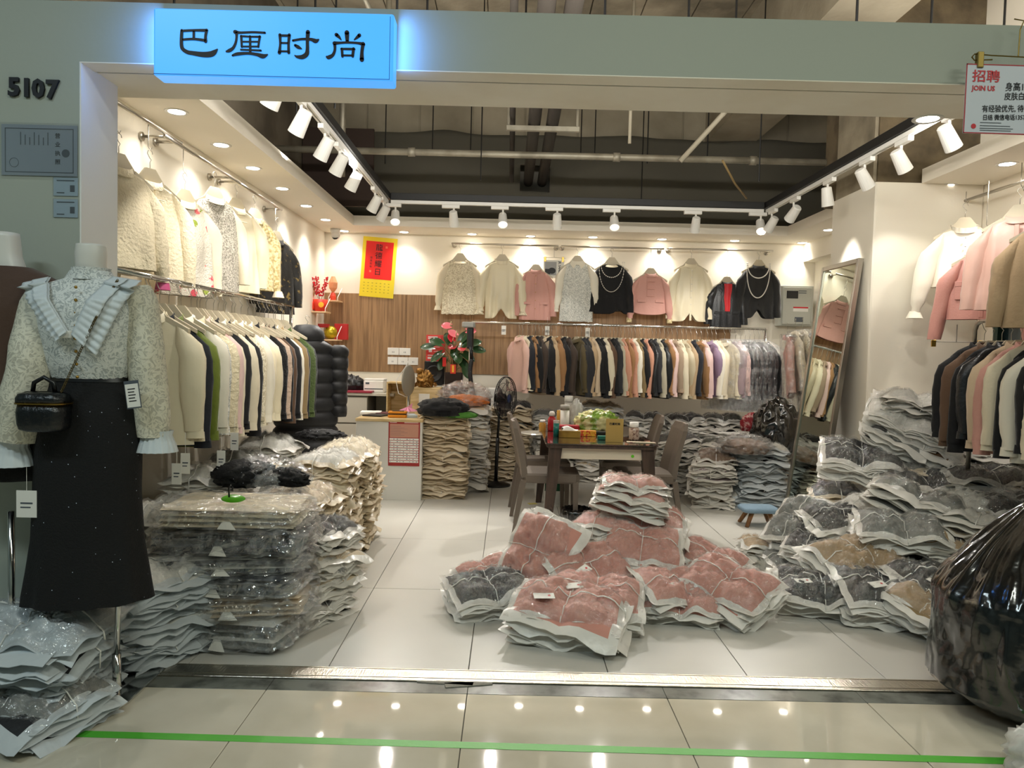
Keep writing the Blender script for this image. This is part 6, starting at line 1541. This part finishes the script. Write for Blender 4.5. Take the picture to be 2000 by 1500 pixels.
# wall calendar scroll
c0 = atY(710, 461, YB - .02); c1 = atY(777, 467, YB - .02); c2 = atY(703, 578, YB - .02)
cw_, ch_ = c1.x - c0.x, c0.z - c2.z
cal = thing('calendar_scroll', 'yellow wall calendar with red calligraphy panel', 'calendar', (c0.x, YB - .02, c0.z), (R(0), R(3.5), 0))
part('yellow_sheet', MB().rbox((0, -.001, -ch_), (cw_, .003, 0), .001), mat('calendar_yellow', '#e8cf1e', .35, coat=.3, bump=(4, .2)), cal)
part('red_panel', MB().rbox((cw_ * .1, -.0025, -ch_ * .7), (cw_ * .9, -.001, -ch_ * .07), .0004), mat('calendar_red', '#e3150c', .5), cal)
for i, c in enumerate('龍德耀日'): text('character', c, .085, m_ink, cal, (cw_ * .38, -.0035, -ch_ * (.215 + .135 * i)), bold=.0003)
for i, c in enumerate('福寿年年'): text('small_character', c, .028, mat('dark_red_ink', '#5a0a08', .5), cal, (cw_ * .24, -.0035, -ch_ * (.36 + .05 * i)))
part('seal', MB().box((cw_ * .24, -.0035, -ch_ * .59), (cw_ * .3, -.0025, -ch_ * .555)).box((cw_ * .67, -.0035, -ch_ * .175), (cw_ * .73, -.0025, -ch_ * .14)), mat('seal_orange', '#f06a4a', .5), cal)
lm = MB()
for i in range(4):
    for k in range(7): lm.box((cw_ * (.1 + .12 * k), -.0018, -ch_ * (.77 + .05 * i)), (cw_ * (.1 + .12 * k) + .016, -.001, -ch_ * (.762 + .05 * i)))
part('date_marks', lm, mat('olive_ink', '#8a7a1a', .6), cal)
# camera
cm = thing('dome_camera', 'white dome security camera at the back left ceiling corner', 'camera', atZ(655, 447, ZS))
part('mount', MB().lathe([(.055, 0), (.055, -.03), (.045, -.05)], 20), m_white, cm, smooth=True); part('eyeball', MB().lathe([(.001, -.05), (.035, -.036), (.05, 0), (.04, .03), (.001, .05)], 20, mtx=Matrix.Translation((.01, -.02, -.075)) @ Matrix.Rotation(R(35), 4, 'X')), m_white, cm, smooth=True)
part('lens_cover', MB().lathe([(.001, -.016), (.022, -.01), (.034, .004)], 20, mtx=Matrix.Translation((.012, -.045, -.105)) @ Matrix.Rotation(R(35), 4, 'X')), m_black, cm, smooth=True)
# electrical cabinet
e0 = atY(1521, 636, YB - .14); e1 = atY(1590, 559, YB - .14)
el = thing('electrical_cabinet', 'pale grey electrical cabinet on the back wall right', 'cabinet', (e0.x, YB - .14, e0.z)); ew, eh = e1.x - e0.x, e1.z - e0.z
m_el = mat('cabinet_grey', '#b4b5aa', .45)
part('housing', MB().rbox((0, 0, 0), (ew, .14, eh), .006), m_el, el); dr = part('door', MB().rbox((.03, -.018, .02), (ew - .03, -.001, eh - .02), .004), m_el, el)
part('meter_window', MB().rbox((.07, -.022, eh * .68), (.2, -.018, eh * .87), .002), m_black, el); part('warning_sticker', MB().box((.15, -.02, eh * .36), (.32, -.0185, eh * .44)), m_paper, el); part('red_strip', MB().box((.15, -.0205, eh * .44), (.32, -.0185, eh * .475)), m_rt, el)
part('name_plate', MB().rbox((.17, -.0205, eh * .1), (.27, -.0185, eh * .22), .001), m_grey, el); part('lock', MB().lathe([(.008, 0), (.008, .006)], 12, mtx=Matrix.Translation((ew - .06, -.019, eh * .45)) @ Matrix.Rotation(PI / 2, 4, 'X')), m_chrome, el)
part('print_lines', MB().box((ew - .18, -.0195, eh * .86), (ew - .09, -.018, eh * .88)).box((ew - .18, -.0195, eh * .81), (ew - .09, -.018, eh * .83)), m_grey, el)
# corner shelves with new-year decorations
m_shelf = mat('pale_shelf', '#d9b58c', .5)
def shelf(p0, p1, Y, lab, d=.22):
    a = atY(*p0, Y); b = atY(p1[0], p0[1], Y); t = thing('wall_shelf', lab, 'shelf', (a.x, Y, a.z)); w_ = b.x - a.x
    part('shelf_board', MB().rbox((0, 0, -.015), (w_, d, 0), .002), m_shelf, t)
    for x in (.01, w_ - .01): part('wire_bracket', MB().tube([(x, .0, 0), (x, .0, .03), (x, d - .01, .15)], .004, 6), m_white, t)
    return a, w_
s1, w1 = shelf((596, 607), (637, 607), 8.05, 'small pale wooden shelf with red decorations in the left corner')
s2, w2 = shelf((640, 586), (661, 586), 8.36, 'second small shelf right of the red decorations')
m_fr = MATS['festive_red']
po_ = thing('festive_planter', 'red pot of red berry branches on the corner shelf', 'decoration', (s1.x + w1 * .6, 8.15, s1.z + .001))
part('pot', MB().lathe([(.06, 0), (.075, .06), (.08, .13), (.07, .13)], 20), m_fr, po_, smooth=True); part('gold_charm', MB().lathe([(.001, 0), (.03, .001), (.001, .004)], 14, mtx=Matrix.Translation((.03, -.08, .07)) @ Matrix.Rotation(PI / 2, 4, 'X')), MATS['festive_yellow'], po_)
def berries(parent, x0, n, h, seed, r=.05):
    rn = random.Random(seed); mb = MB(); sb = MB()
    for k in range(5):
        tx, ty = rn.uniform(-r, r), rn.uniform(-r, r); sb.tube([(x0, 0, .1), (x0 + tx, ty, h * rn.uniform(.8, 1))], .002, 5)
        for i in range(n // 5):
            t = rn.uniform(.25, 1); ball(mb, (x0 + tx * t + rn.uniform(-.02, .02), ty * t + rn.uniform(-.02, .02), .1 + (h - .1) * t), .009, 6)
    part('branches', sb, mat('dark_twig', '#5a1f16', .6), parent); part('berries', mb, mat('red_berries', '#c0101c', .25), parent, smooth=True)
berries(po_, 0, 130, .38, 3, .09); berries(po_, -.11, 50, .42, 4, .03)
po2 = thing('festive_flag', 'orange paper lantern ornaments left of the red pot', 'decoration', (s1.x + w1 * .18, 8.12, s1.z + .001))
part('lantern', MB().lathe([(.02, 0), (.04, .03), (.04, .09), (.02, .12)], 10), mat('orange_paper', '#e0482e', .5), po2); part('foil', MB().lathe([(.02, .13), (.05, .2), (.03, .33), (.005, .38)], 7, sy=.3), mat('champagne_foil', '#d9a982', .25, .7), po2)
po3 = thing('festive_flag', 'orange blossom sprig on the second corner shelf', 'decoration', (s2.x + .04, 8.44, s2.z + .001))
part('vase', MB().lathe([(.03, 0), (.035, .05), (.02, .09)], 12), mat('orange_paper', '#e0482e', .5), po3); part('blossom', MB().lathe([(.01, .09), (.045, .14), (.05, .2), (.02, .27)], 9), mat('blossom_orange', '#e69a6a', .5, bump=(30, 1)), po3)
s3, w3 = shelf((618, 662), (660, 662), 8.2, 'lower pale shelf carrying a gold foil ball')
gb = part('gold_ball', ball(MB(), (0, 0, .075), .075, 20), mat('gold_foil', '#b8a020', .25, .6, bump=(20, 1)), loc=(atY(645, 655, 8.28).x, 8.3, s3.z + .001), smooth=True); tag(gb, 'gold foil ball on the lower corner shelf', 'decoration')
o = part('red_gift_box', MB().rbox((0, 0, 0), (.15, .06, .18), .004), mat('gift_red', '#b81e20', .5), loc=(atY(645, 655, 8.28).x + .01, 8.42, s3.z + .001)); tag(o, 'flat red gift box behind the gold foil ball', 'box')
o = part('red_envelope', MB().rbox((0, 0, 0), (.12, .05, .04), .003), MATS['gift_red'], loc=(s3.x + .0, 8.25, s3.z + .13)); tag(o, 'dark red envelope above the gold foil ball', 'envelope')

# ------------------------------------------------------------------ dining table & chairs
tx0, tx1, ty0, ty1, tzt = .285, 1.135, 5.5, 6.95, .73
tbl = thing('dining_table', 'dark glass-topped dining table with brown splayed legs', 'table', ((tx0 + tx1) / 2, (ty0 + ty1) / 2, 0)); tw, td = (tx1 - tx0) / 2, (ty1 - ty0) / 2
m_twood = mat('dark_walnut', '#4e3d33', .35, var=(5, '#3b2d25', .4, .6, (8, 1, 1)))
part('glass_top', MB().loft([rrect(-tw + d, -td + d, tw - d, td - d, .04, z, 5) for d, z in ((.01, tzt - .012), (0, tzt - .008), (0, tzt - .002), (.003, tzt))]), mat('dark_table_glass', '#3b2e28', .05, spec=.8, coat=1), tbl)
part('under_top', MB().loft([rrect(-tw + .012, -td + .012, tw - .012, td - .012, .04, z, 5) for z in (tzt - .035, tzt - .0125)]), m_twood, tbl)
for sx in (-1, 1):
    for sy in (-1, 1):
        fx, fy = sx * (tw - .02), sy * (td - .03)
        part('leg', MB().loft([[(fx + a * s, fy + b * s, 0) for a, b in ((-1, -1), (1, -1), (1, 1), (-1, 1))] for s in (.026,)] + [[(fx - sx * .06 + a * s, fy - sy * .05 + b * s, tzt - .036) for a, b in ((-1, -1), (1, -1), (1, 1), (-1, 1))] for s in (.048,)]), m_twood, tbl)
m_apr = mat('apron_cream', '#d6c9b2', .5)
part('apron', MB().rbox((-tw + .12, -td + .055, tzt - .12), (tw - .12, -td + .075, tzt - .036), .002), m_apr, tbl); part('apron', MB().rbox((-tw + .12, td - .075, tzt - .12), (tw - .12, td - .055, tzt - .036), .002), m_apr, tbl)
for sx in (-1, 1): part('apron', MB().rbox((sx * (tw - .07) - .01, -td + .12, tzt - .12), (sx * (tw - .07) + .01, td - .12, tzt - .036), .002), m_apr, tbl)
part('round_sticker', MB().lathe([(.0001, 0), (.012, 0)], 14, mtx=Matrix.Translation((tw - .19, -td + .054, tzt - .09)) @ Matrix.Rotation(PI / 2, 4, 'X'), cap=False), m_gr, tbl)
lf = part('side_leaf', MB().lathe([(.001, 0), (.15, 0), (.16, .008), (.15, .014), (.001, .014)], 32), mat('pale_marble_leaf', '#b9b3a6', .15, coat=.4), tbl, loc=(-tw - .02, td - .55, tzt - .03), label='round pale marble leaf at the table side')
m_ch = mat('taupe_leather', '#6c6054', .5, bump=(60, .15))
def chair(x, y, yaw, label):
    t = thing('dining_chair', label, 'chair', (x, y, 0), (0, 0, R(yaw)))       # faces +Y local, back at -Y
    part('seat', MB().rbox((-.21, -.20, .40), (.21, .24, .475), .03), m_ch, t)
    rings = []
    for i in range(9):
        s = i / 8; z = .44 + .43 * s; yb = -.20 - .10 * s ** 1.3; hw_ = .205 - .02 * s - (.03 if i == 8 else 0); tk = .045 - .012 * s - (.012 if i == 8 else 0)
        rings.append([(-hw_, yb - tk / 2 + .02 * 1, z), (0, yb - tk / 2, z + (.0)), (hw_, yb - tk / 2 + .02, z), (hw_, yb + tk / 2 + .02, z), (0, yb + tk / 2, z), (-hw_, yb + tk / 2 + .02, z)])
    part('backrest', MB().loft(rings), m_ch, t, smooth=False)
    for sx in (-1, 1):
        part('leg', MB().loft([[(sx * .185 + a * .014, .215 + b * .014, 0) for a, b in ((-1, -1), (1, -1), (1, 1), (-1, 1))], [(sx * .185 + a * .022, .21 + b * .022, .42) for a, b in ((-1, -1), (1, -1), (1, 1), (-1, 1))]]), m_ch, t)
        part('leg', MB().loft([[(sx * .185 + a * .014, -.26 + b * .014, 0) for a, b in ((-1, -1), (1, -1), (1, 1), (-1, 1))], [(sx * .185 + a * .022, -.19 + b * .022, .42) for a, b in ((-1, -1), (1, -1), (1, 1), (-1, 1))]]), m_ch, t)
    return t
chair(.33, 5.86, -92, 'taupe leather dining chair on the left of the table, nearest the street')
chair(.30, 6.5, -88, 'taupe leather dining chair on the left of the table, farther in')
chair(1.12, 5.95, 92, 'taupe leather dining chair on the right of the table, nearest the street')
chair(1.08, 6.62, 88, 'taupe leather dining chair on the right of the table, farther in')
TZ = tzt + .001
def onT(px_, Y): return (atY(px_, 850, Y).x, Y, TZ)
def bottle(px_, Y, prof, m, label, capm=None, capprof=None, z=None, name='bottle'):
    q = onT(px_, Y); q = (q[0], q[1], z if z else q[2])
    t = thing(name, label, 'bottle', q); part('bottle_body', MB().lathe(prof, 18), m, t, smooth=True)
    if capprof: part('lid', MB().lathe(capprof, 18), capm, t, smooth=True)
    return t
m_clear = mat('clear_jar_plastic', '#d9d6cf', .1, alpha=.45)
leafz = tzt - .03 + .016
bottle(1059, 6.42, [(.026, 0), (.03, .01), (.03, .07), (.022, .085)], mat('amber_pills', '#b98a3a', .3), 'small glass jar with yellow label on the round table leaf', m_white, [(.024, .086), (.024, .105), (.001, .106)], z=leafz, name='jar')
bottle(1077, 6.4, [(.032, 0), (.035, .01), (.035, .1), (.02, .125)], mat('red_jar', '#a30f1d', .2, coat=.4), 'red bottle with knobbly lid on the table', mat('pale_lid', '#cfc6bb', .3), [(.02, .126), (.028, .14), (.02, .165), (.001, .17)])
bottle(1092, 6.6, [(.026, 0), (.026, .16), (.022, .165)], mat('yellow_tube', '#d9a548', .4), 'yellow cylinder between the red bottle and the white flask', m_white, [(.022, .166), (.001, .168)])
bottle(1102, 6.55, [(.038, 0), (.04, .01), (.04, .17)], mat('white_flask', '#d5d2ca', .3), 'white flask with grey lid on the table', mat('grey_lid', '#96928a', .4), [(.041, .171), (.041, .215), (.001, .217)])
bottle(1109, 6.85, [(.038, 0), (.038, .22)], MATS['white_flask'], 'taller white flask standing at the back of the table', m_white, [(.039, .225), (.039, .28), (.001, .282)])
bottle(1086, 5.98, [(.024, 0), (.024, .105)], mat('teal_can', '#0f6b60', .3), 'slim teal can with clear cap on the table', m_clear, [(.025, .106), (.025, .13), (.001, .131)])
j = bottle(1238, 5.85, [(.036, 0), (.04, .01), (.04, .09), (.03, .1)], mat('speckled_jar', '#b59f90', .2, var=(50, '#6d4b42', .35, .5), coat=.5), 'clear screw-top jar at the right front of the table', m_white, [(.034, .101), (.036, .106), (.036, .14), (.001, .143)], name='jar')
tsx = onT(1112, 5.93)
ts = thing('tissue_box', 'gold tissue box with a tissue pulled out', 'box', tsx, (0, 0, -.05))
part('carton', MB().rbox((-.085, -.05, 0), (.085, .05, .055), .003), mat('gold_carton', '#a8853a', .35, .3, var=(8, '#7c5a22', .4, .6)), ts); part('white_side', MB().box((.0855, -.045, .003), (.0865, .045, .052)), m_paper, ts)
part('tissue', MB().grid(lambda u, v: ((u - .5) * .12 + .01 * math.sin(v * 6), (v - .5) * .06 * (1 - u * .3), .056 + .035 * math.sin(v * PI) * (.6 + .4 * math.sin(u * 5))), 10, 10), m_white, ts, smooth=True)
sn = lump('snack_bag', 'crumpled green and white printed snack bag on the table', 'bag', Vector(onT(1165, 6.35)), .21, .13, .13, mat('snack_wrapper', '#cfc98f', .25, var=(9, '#6d8f2a', .42, .5), bump=(12, .7), coat=.4), 8.2, nu=60, nv=30, fr=4)
sn2 = part('snack_box', MB().rbox((-.07, -.03, 0), (.07, .03, .045), .003), mat('red_yellow_check', '#d9a22e', .4, var=(60, '#c0391f', .45, .5)), loc=onT(1147, 6.05)); tag(sn2, 'flat yellow and red checked snack carton on the table', 'box')
sn3 = part('snack_packet', MB().rbox((-.1, -.06, 0), (.1, .06, .03), .012), m_black, loc=onT(1176, 6.18)); tag(sn3, 'black snack packet in front of the green snack bag', 'packet')
sn4 = part('red_packet', MB().rbox((-.09, -.04, 0), (.09, .04, .07), .01), mat('deep_red_pack', '#9a1422', .4), loc=onT(1110, 6.22)); tag(sn4, 'dark red packet behind the gold tissue box', 'packet')
sn5 = part('soap_case', MB().rbox((-.045, -.03, 0), (.045, .03, .03), .008), MATS['teal_can'], loc=onT(1178, 5.82)); tag(sn5, 'small teal case left of the payment stand', 'case')
sn6 = part('leaflet', MB().rbox((-.1, -.035, 0), (.12, .035, .004), .001), mat('pale_leaflet', '#a9a184', .5, var=(20, '#7d3b3f', .35, .5)), loc=onT(1250, 5.68), rot=(0, 0, -.1)); tag(sn6, 'colourful leaflet lying at the right front corner of the table', 'paper')
ps = thing('payment_stand', 'gold acrylic payment stand with the shop name on the table', 'sign', onT(1200, 5.66))
pzt = atY(1200, 818, 5.66).z - TZ
part('plate', MB().rbox((-.067, -.002, 0), (.067, .003, pzt), .001), mat('gold_acrylic', '#c2a25c', .35, .25, coat=.4), ps); part('back_foot', MB().rbox((-.06, .003, 0), (.06, .05, .004), .001), MATS['gold_acrylic'], ps)
text('heading', '巴厘时尚', .021, m_ink, ps, (-.042, -.0026, pzt * .74), bold=.0006)
lump('snack_sack', 'translucent white plastic carrier bag behind the snack bag', 'bag', Vector(onT(1125, 6.75)), .07, .07, .17, mat('milky_plastic', '#cfcdc6', .25, alpha=.8), 2.8)
# things under the table
ubx = thing('carton_box', 'white and green carton under the table', 'box', (atY(1085, 970, 6.9).x, 6.75, 0))
part('carton', MB().rbox((-.11, 0, 0), (.11, .25, .27), .003), m_paper, ubx); part('green_band', MB().box((-.111, -.0015, .14), (.111, -.0005, .23)), mat('box_green', '#0f5b3a', .5), ubx)
ub2 = thing('carton_box', 'large pale carton far under the table', 'box', (atY(1080, 900, 7.1).x, 7.15, 0)); part('carton', MB().rbox((-.16, 0, 0), (.16, .25, .42), .003), m_paper, ub2)
wbn = thing('waste_bin', 'small white waste bin lined with a black bag beside the table leg', 'bin', (atZ(1125, 1045, 0).x, atZ(1125, 1045, 0).y + .02, 0))
part('bucket', MB().lathe([(.09, 0), (.11, .17), (.105, .17), (.085, .01)], 24), m_white, wbn, smooth=True)
part('bag_liner', MB().loft([[((r + .012 * math.sin(j * 1.9) * f) * math.cos(2 * PI * j / 36), (r + .012 * math.sin(j * 1.9) * f) * math.sin(2 * PI * j / 36), z + .008 * math.sin(j * 2.7) * f) for j in range(36)] for r, z, f in ((.115, .1, 1), (.12, .15, .8), (.122, .19, .6), (.105, .21, .5), (.08, .17, .3), (.01, .12, 0))], cap=False), m_binbag, wbn, smooth=True)
o = part('paper_scrap', MB().rbox((-.04, -.03, 0), (.04, .03, .004), .001), mat('yellow_scrap', '#cfc272', .7), loc=atZ(1040, 984, 0), rot=(0, 0, .3)); tag(o, 'yellow paper scrap on the floor under the chair', 'paper')
# fan
fb = atZ(968, 948, 0)
fan = thing('pedestal_fan', 'black pedestal fan turned sideways between the stacks and table', 'fan', fb)
part('base', MB().lathe([(.155, 0), (.155, .012), (.13, .022), (.04, .03), (.022, .05)], 36), m_black, fan, smooth=True)
fz = atY(990, 778, fb.y).z
part('pole', MB().tube([(0, 0, .04), (.01, 0, .5)], .019, 12).tube([(.01, 0, .5), (.025, 0, fz - .1)], .013, 12), m_black, fan, smooth=True)
fr_ = .225; FM = Matrix.Translation((.075, -.03, fz)) @ Matrix.Rotation(R(62), 4, 'Z') @ Matrix.Rotation(PI / 2, 4, 'X')
part('motor', MB().lathe([(.001, -.11), (.045, -.105), (.06, -.06), (.05, .0), (.03, .01)], 20, mtx=FM), m_black, fan, smooth=True)
gm = MB()
for z_, rr2 in ((.045, fr_ * .45), (.055, .05), (-.02, fr_ * .7), (.0, fr_), (.02, fr_), (.04, fr_ * .75), (-.035, fr_ * .4)):
    gm.tube([FM @ Vector((rr2 * math.cos(a * PI / 18), rr2 * math.sin(a * PI / 18), z_)) for a in range(37)], .0022 if rr2 < fr_ else .005, 5)
for k in range(48):
    a = 2 * PI * k / 48
    for zs in (1, -1):
        gm.tube([FM @ Vector((r_ * math.cos(a + (.25 * (1 - r_ / fr_))), r_ * math.sin(a + .25 * (1 - r_ / fr_)), .01 + zs * z_)) for r_, z_ in ((.045, .045), (fr_ * .6, .038), (fr_ * .88, .02), (fr_, .0))], .0011, 4, cap=False)
part('grille', gm, m_black, fan)
for k in range(5):
    Q = FM @ Matrix.Rotation(2 * PI * k / 5, 4, 'Z')
    part('blade', MB().grid(lambda u, v: Q @ Vector((.03 + .16 * v, (u - .5) * (.05 + .09 * v) + .03 * v, .01 + (u - .5) * .03)), 4, 6), mat('dark_translucent_blade', '#2b2328', .15, coat=.5, alpha=.8), fan, smooth=True)
part('hub_badge', MB().lathe([(.001, .062), (.045, .055), (.045, .045)], 20, mtx=FM), mat('badge_blue', '#1d2c55', .3), fan, smooth=True)
# stool
s_p = atZ(1480, 1025, 0)
so_ = thing('child_stool', 'small stool with blue cushion top and wooden legs', 'stool', s_p)
shz = atY(1478, 992, s_p.y).z
part('cushion_top', MB().loft([rrect(-.155 * k, -.12 * k, .155 * k, .12 * k, .05 * k, z, 6) for k, z in ((.93, shz - .025), (1, shz - .015), (1, shz), (.9, shz + .014), (.6, shz + .02))]), mat('blue_felt', '#7e96a8', .9, bump=(90, .4)), so_, smooth=True)
for sx in (-1, 1):
    for sy in (-1, 1): part('leg', MB().tube([(sx * .125, sy * .1, .0), (sx * .07, sy * .055, shz - .026)], [.016, .02], 12), mat('stool_wood', '#9a6b3c', .5, var=(6, '#7c522b', .4, .6, (6, 6, 1))), so_, smooth=True)
# leaning mirror
mb0 = Vector((2.40, 6.62, 0)); b1 = atX(1697, 507, 2.66); b0_ = atX(1622, 514, 2.66)
y0m, y1m = b1.y, b0_.y; zt2 = (b1.z + b0_.z) / 2; Lm = math.hypot(zt2, 2.655 - 2.395)
mi = thing('leaning_mirror', 'tall steel-framed mirror leaning against the column', 'mirror', (2.40, (y0m + y1m) / 2 + .12, .0))
ang = math.atan2(2.655 - 2.395, zt2); mw = (y1m - y0m) / 2
MM = Matrix.Rotation(ang, 4, 'Y')
fr2 = .035
for nm, a, b in (('frame_rail', (-.02, -mw, 0), (.02, -mw + fr2, Lm)), ('frame_rail', (-.02, mw - fr2, 0), (.02, mw, Lm)), ('frame_rail', (-.02, -mw + fr2, 0), (.02, mw - fr2, fr2)), ('frame_rail', (-.02, -mw + fr2, Lm - fr2), (.02, mw - fr2, Lm))):
    part(nm, MB().rbox(a, b, .003, mtx=MM), m_satin, mi)
part('mirror_glass', MB().box((-.008, -mw + fr2, fr2), (.0, mw - fr2, Lm - fr2), mtx=MM), mat('mirror_silver', '#c8cfc4', .01, 1), mi); part('back_board', MB().box((.001, -mw + fr2, fr2), (.012, mw - fr2, Lm - fr2), mtx=MM), m_twood, mi)
# white carrier bag + trolley
cb_ = atZ(1335, 955, 0)
wb_ = thing('carrier_bag', 'full grey-white supermarket carrier bag on the floor right of the chairs', 'bag', (cb_.x, cb_.y + .1, 0))
rings = []
for i in range(26):
    s = i / 25; z = s * .42; r = .19 * (min(1, s * 6 + .5)) * (1 if s < .55 else 1 - ((s - .55) / .45) ** 1.2 * .72)
    rings.append([(r * math.cos(2 * PI * j / 48) * (1 + .08 * nz(math.cos(j * .13) * 4, math.sin(j * .13) * 4, s * 4)) + .006 * math.sin(j * 2.1) * s, r * .7 * math.sin(2 * PI * j / 48) * (1 + .1 * nz(j * .4, s * 5, 2)), z) for j in range(48)])
m_car = mat('grey_white_plastic', '#c3c5c4', .3, bump=(10, .6))
part('bag_body', MB().loft(rings), m_car, wb_, smooth=True)
for s_ in (-1, 1): part('handle', MB().tube([(s_ * .03, 0, .41), (s_ * .05, .0, .47), (s_ * .01, 0, .52)], .012, 8), m_car, wb_, smooth=True)
tr = thing('luggage_trolley', 'thin chrome folding trolley between the chair and carrier bag', 'trolley', (atZ(1302, 962, 0).x, atZ(1302, 962, 0).y, 0))
for x in (-.03, .03): part('upright', MB().tube([(x, 0, .04), (x, 0, .55)], .007, 8), m_chrome, tr)
part('crossbar', MB().tube([(-.03, 0, .55), (.03, 0, .55)], .007, 8).tube([(-.03, 0, .3), (.03, 0, .3)], .006, 8), m_chrome, tr)
for x in (-.04, .04): part('wheel', MB().tube([(x - .01, 0, .03), (x + .01, 0, .03)], .03, 14), m_black, tr)
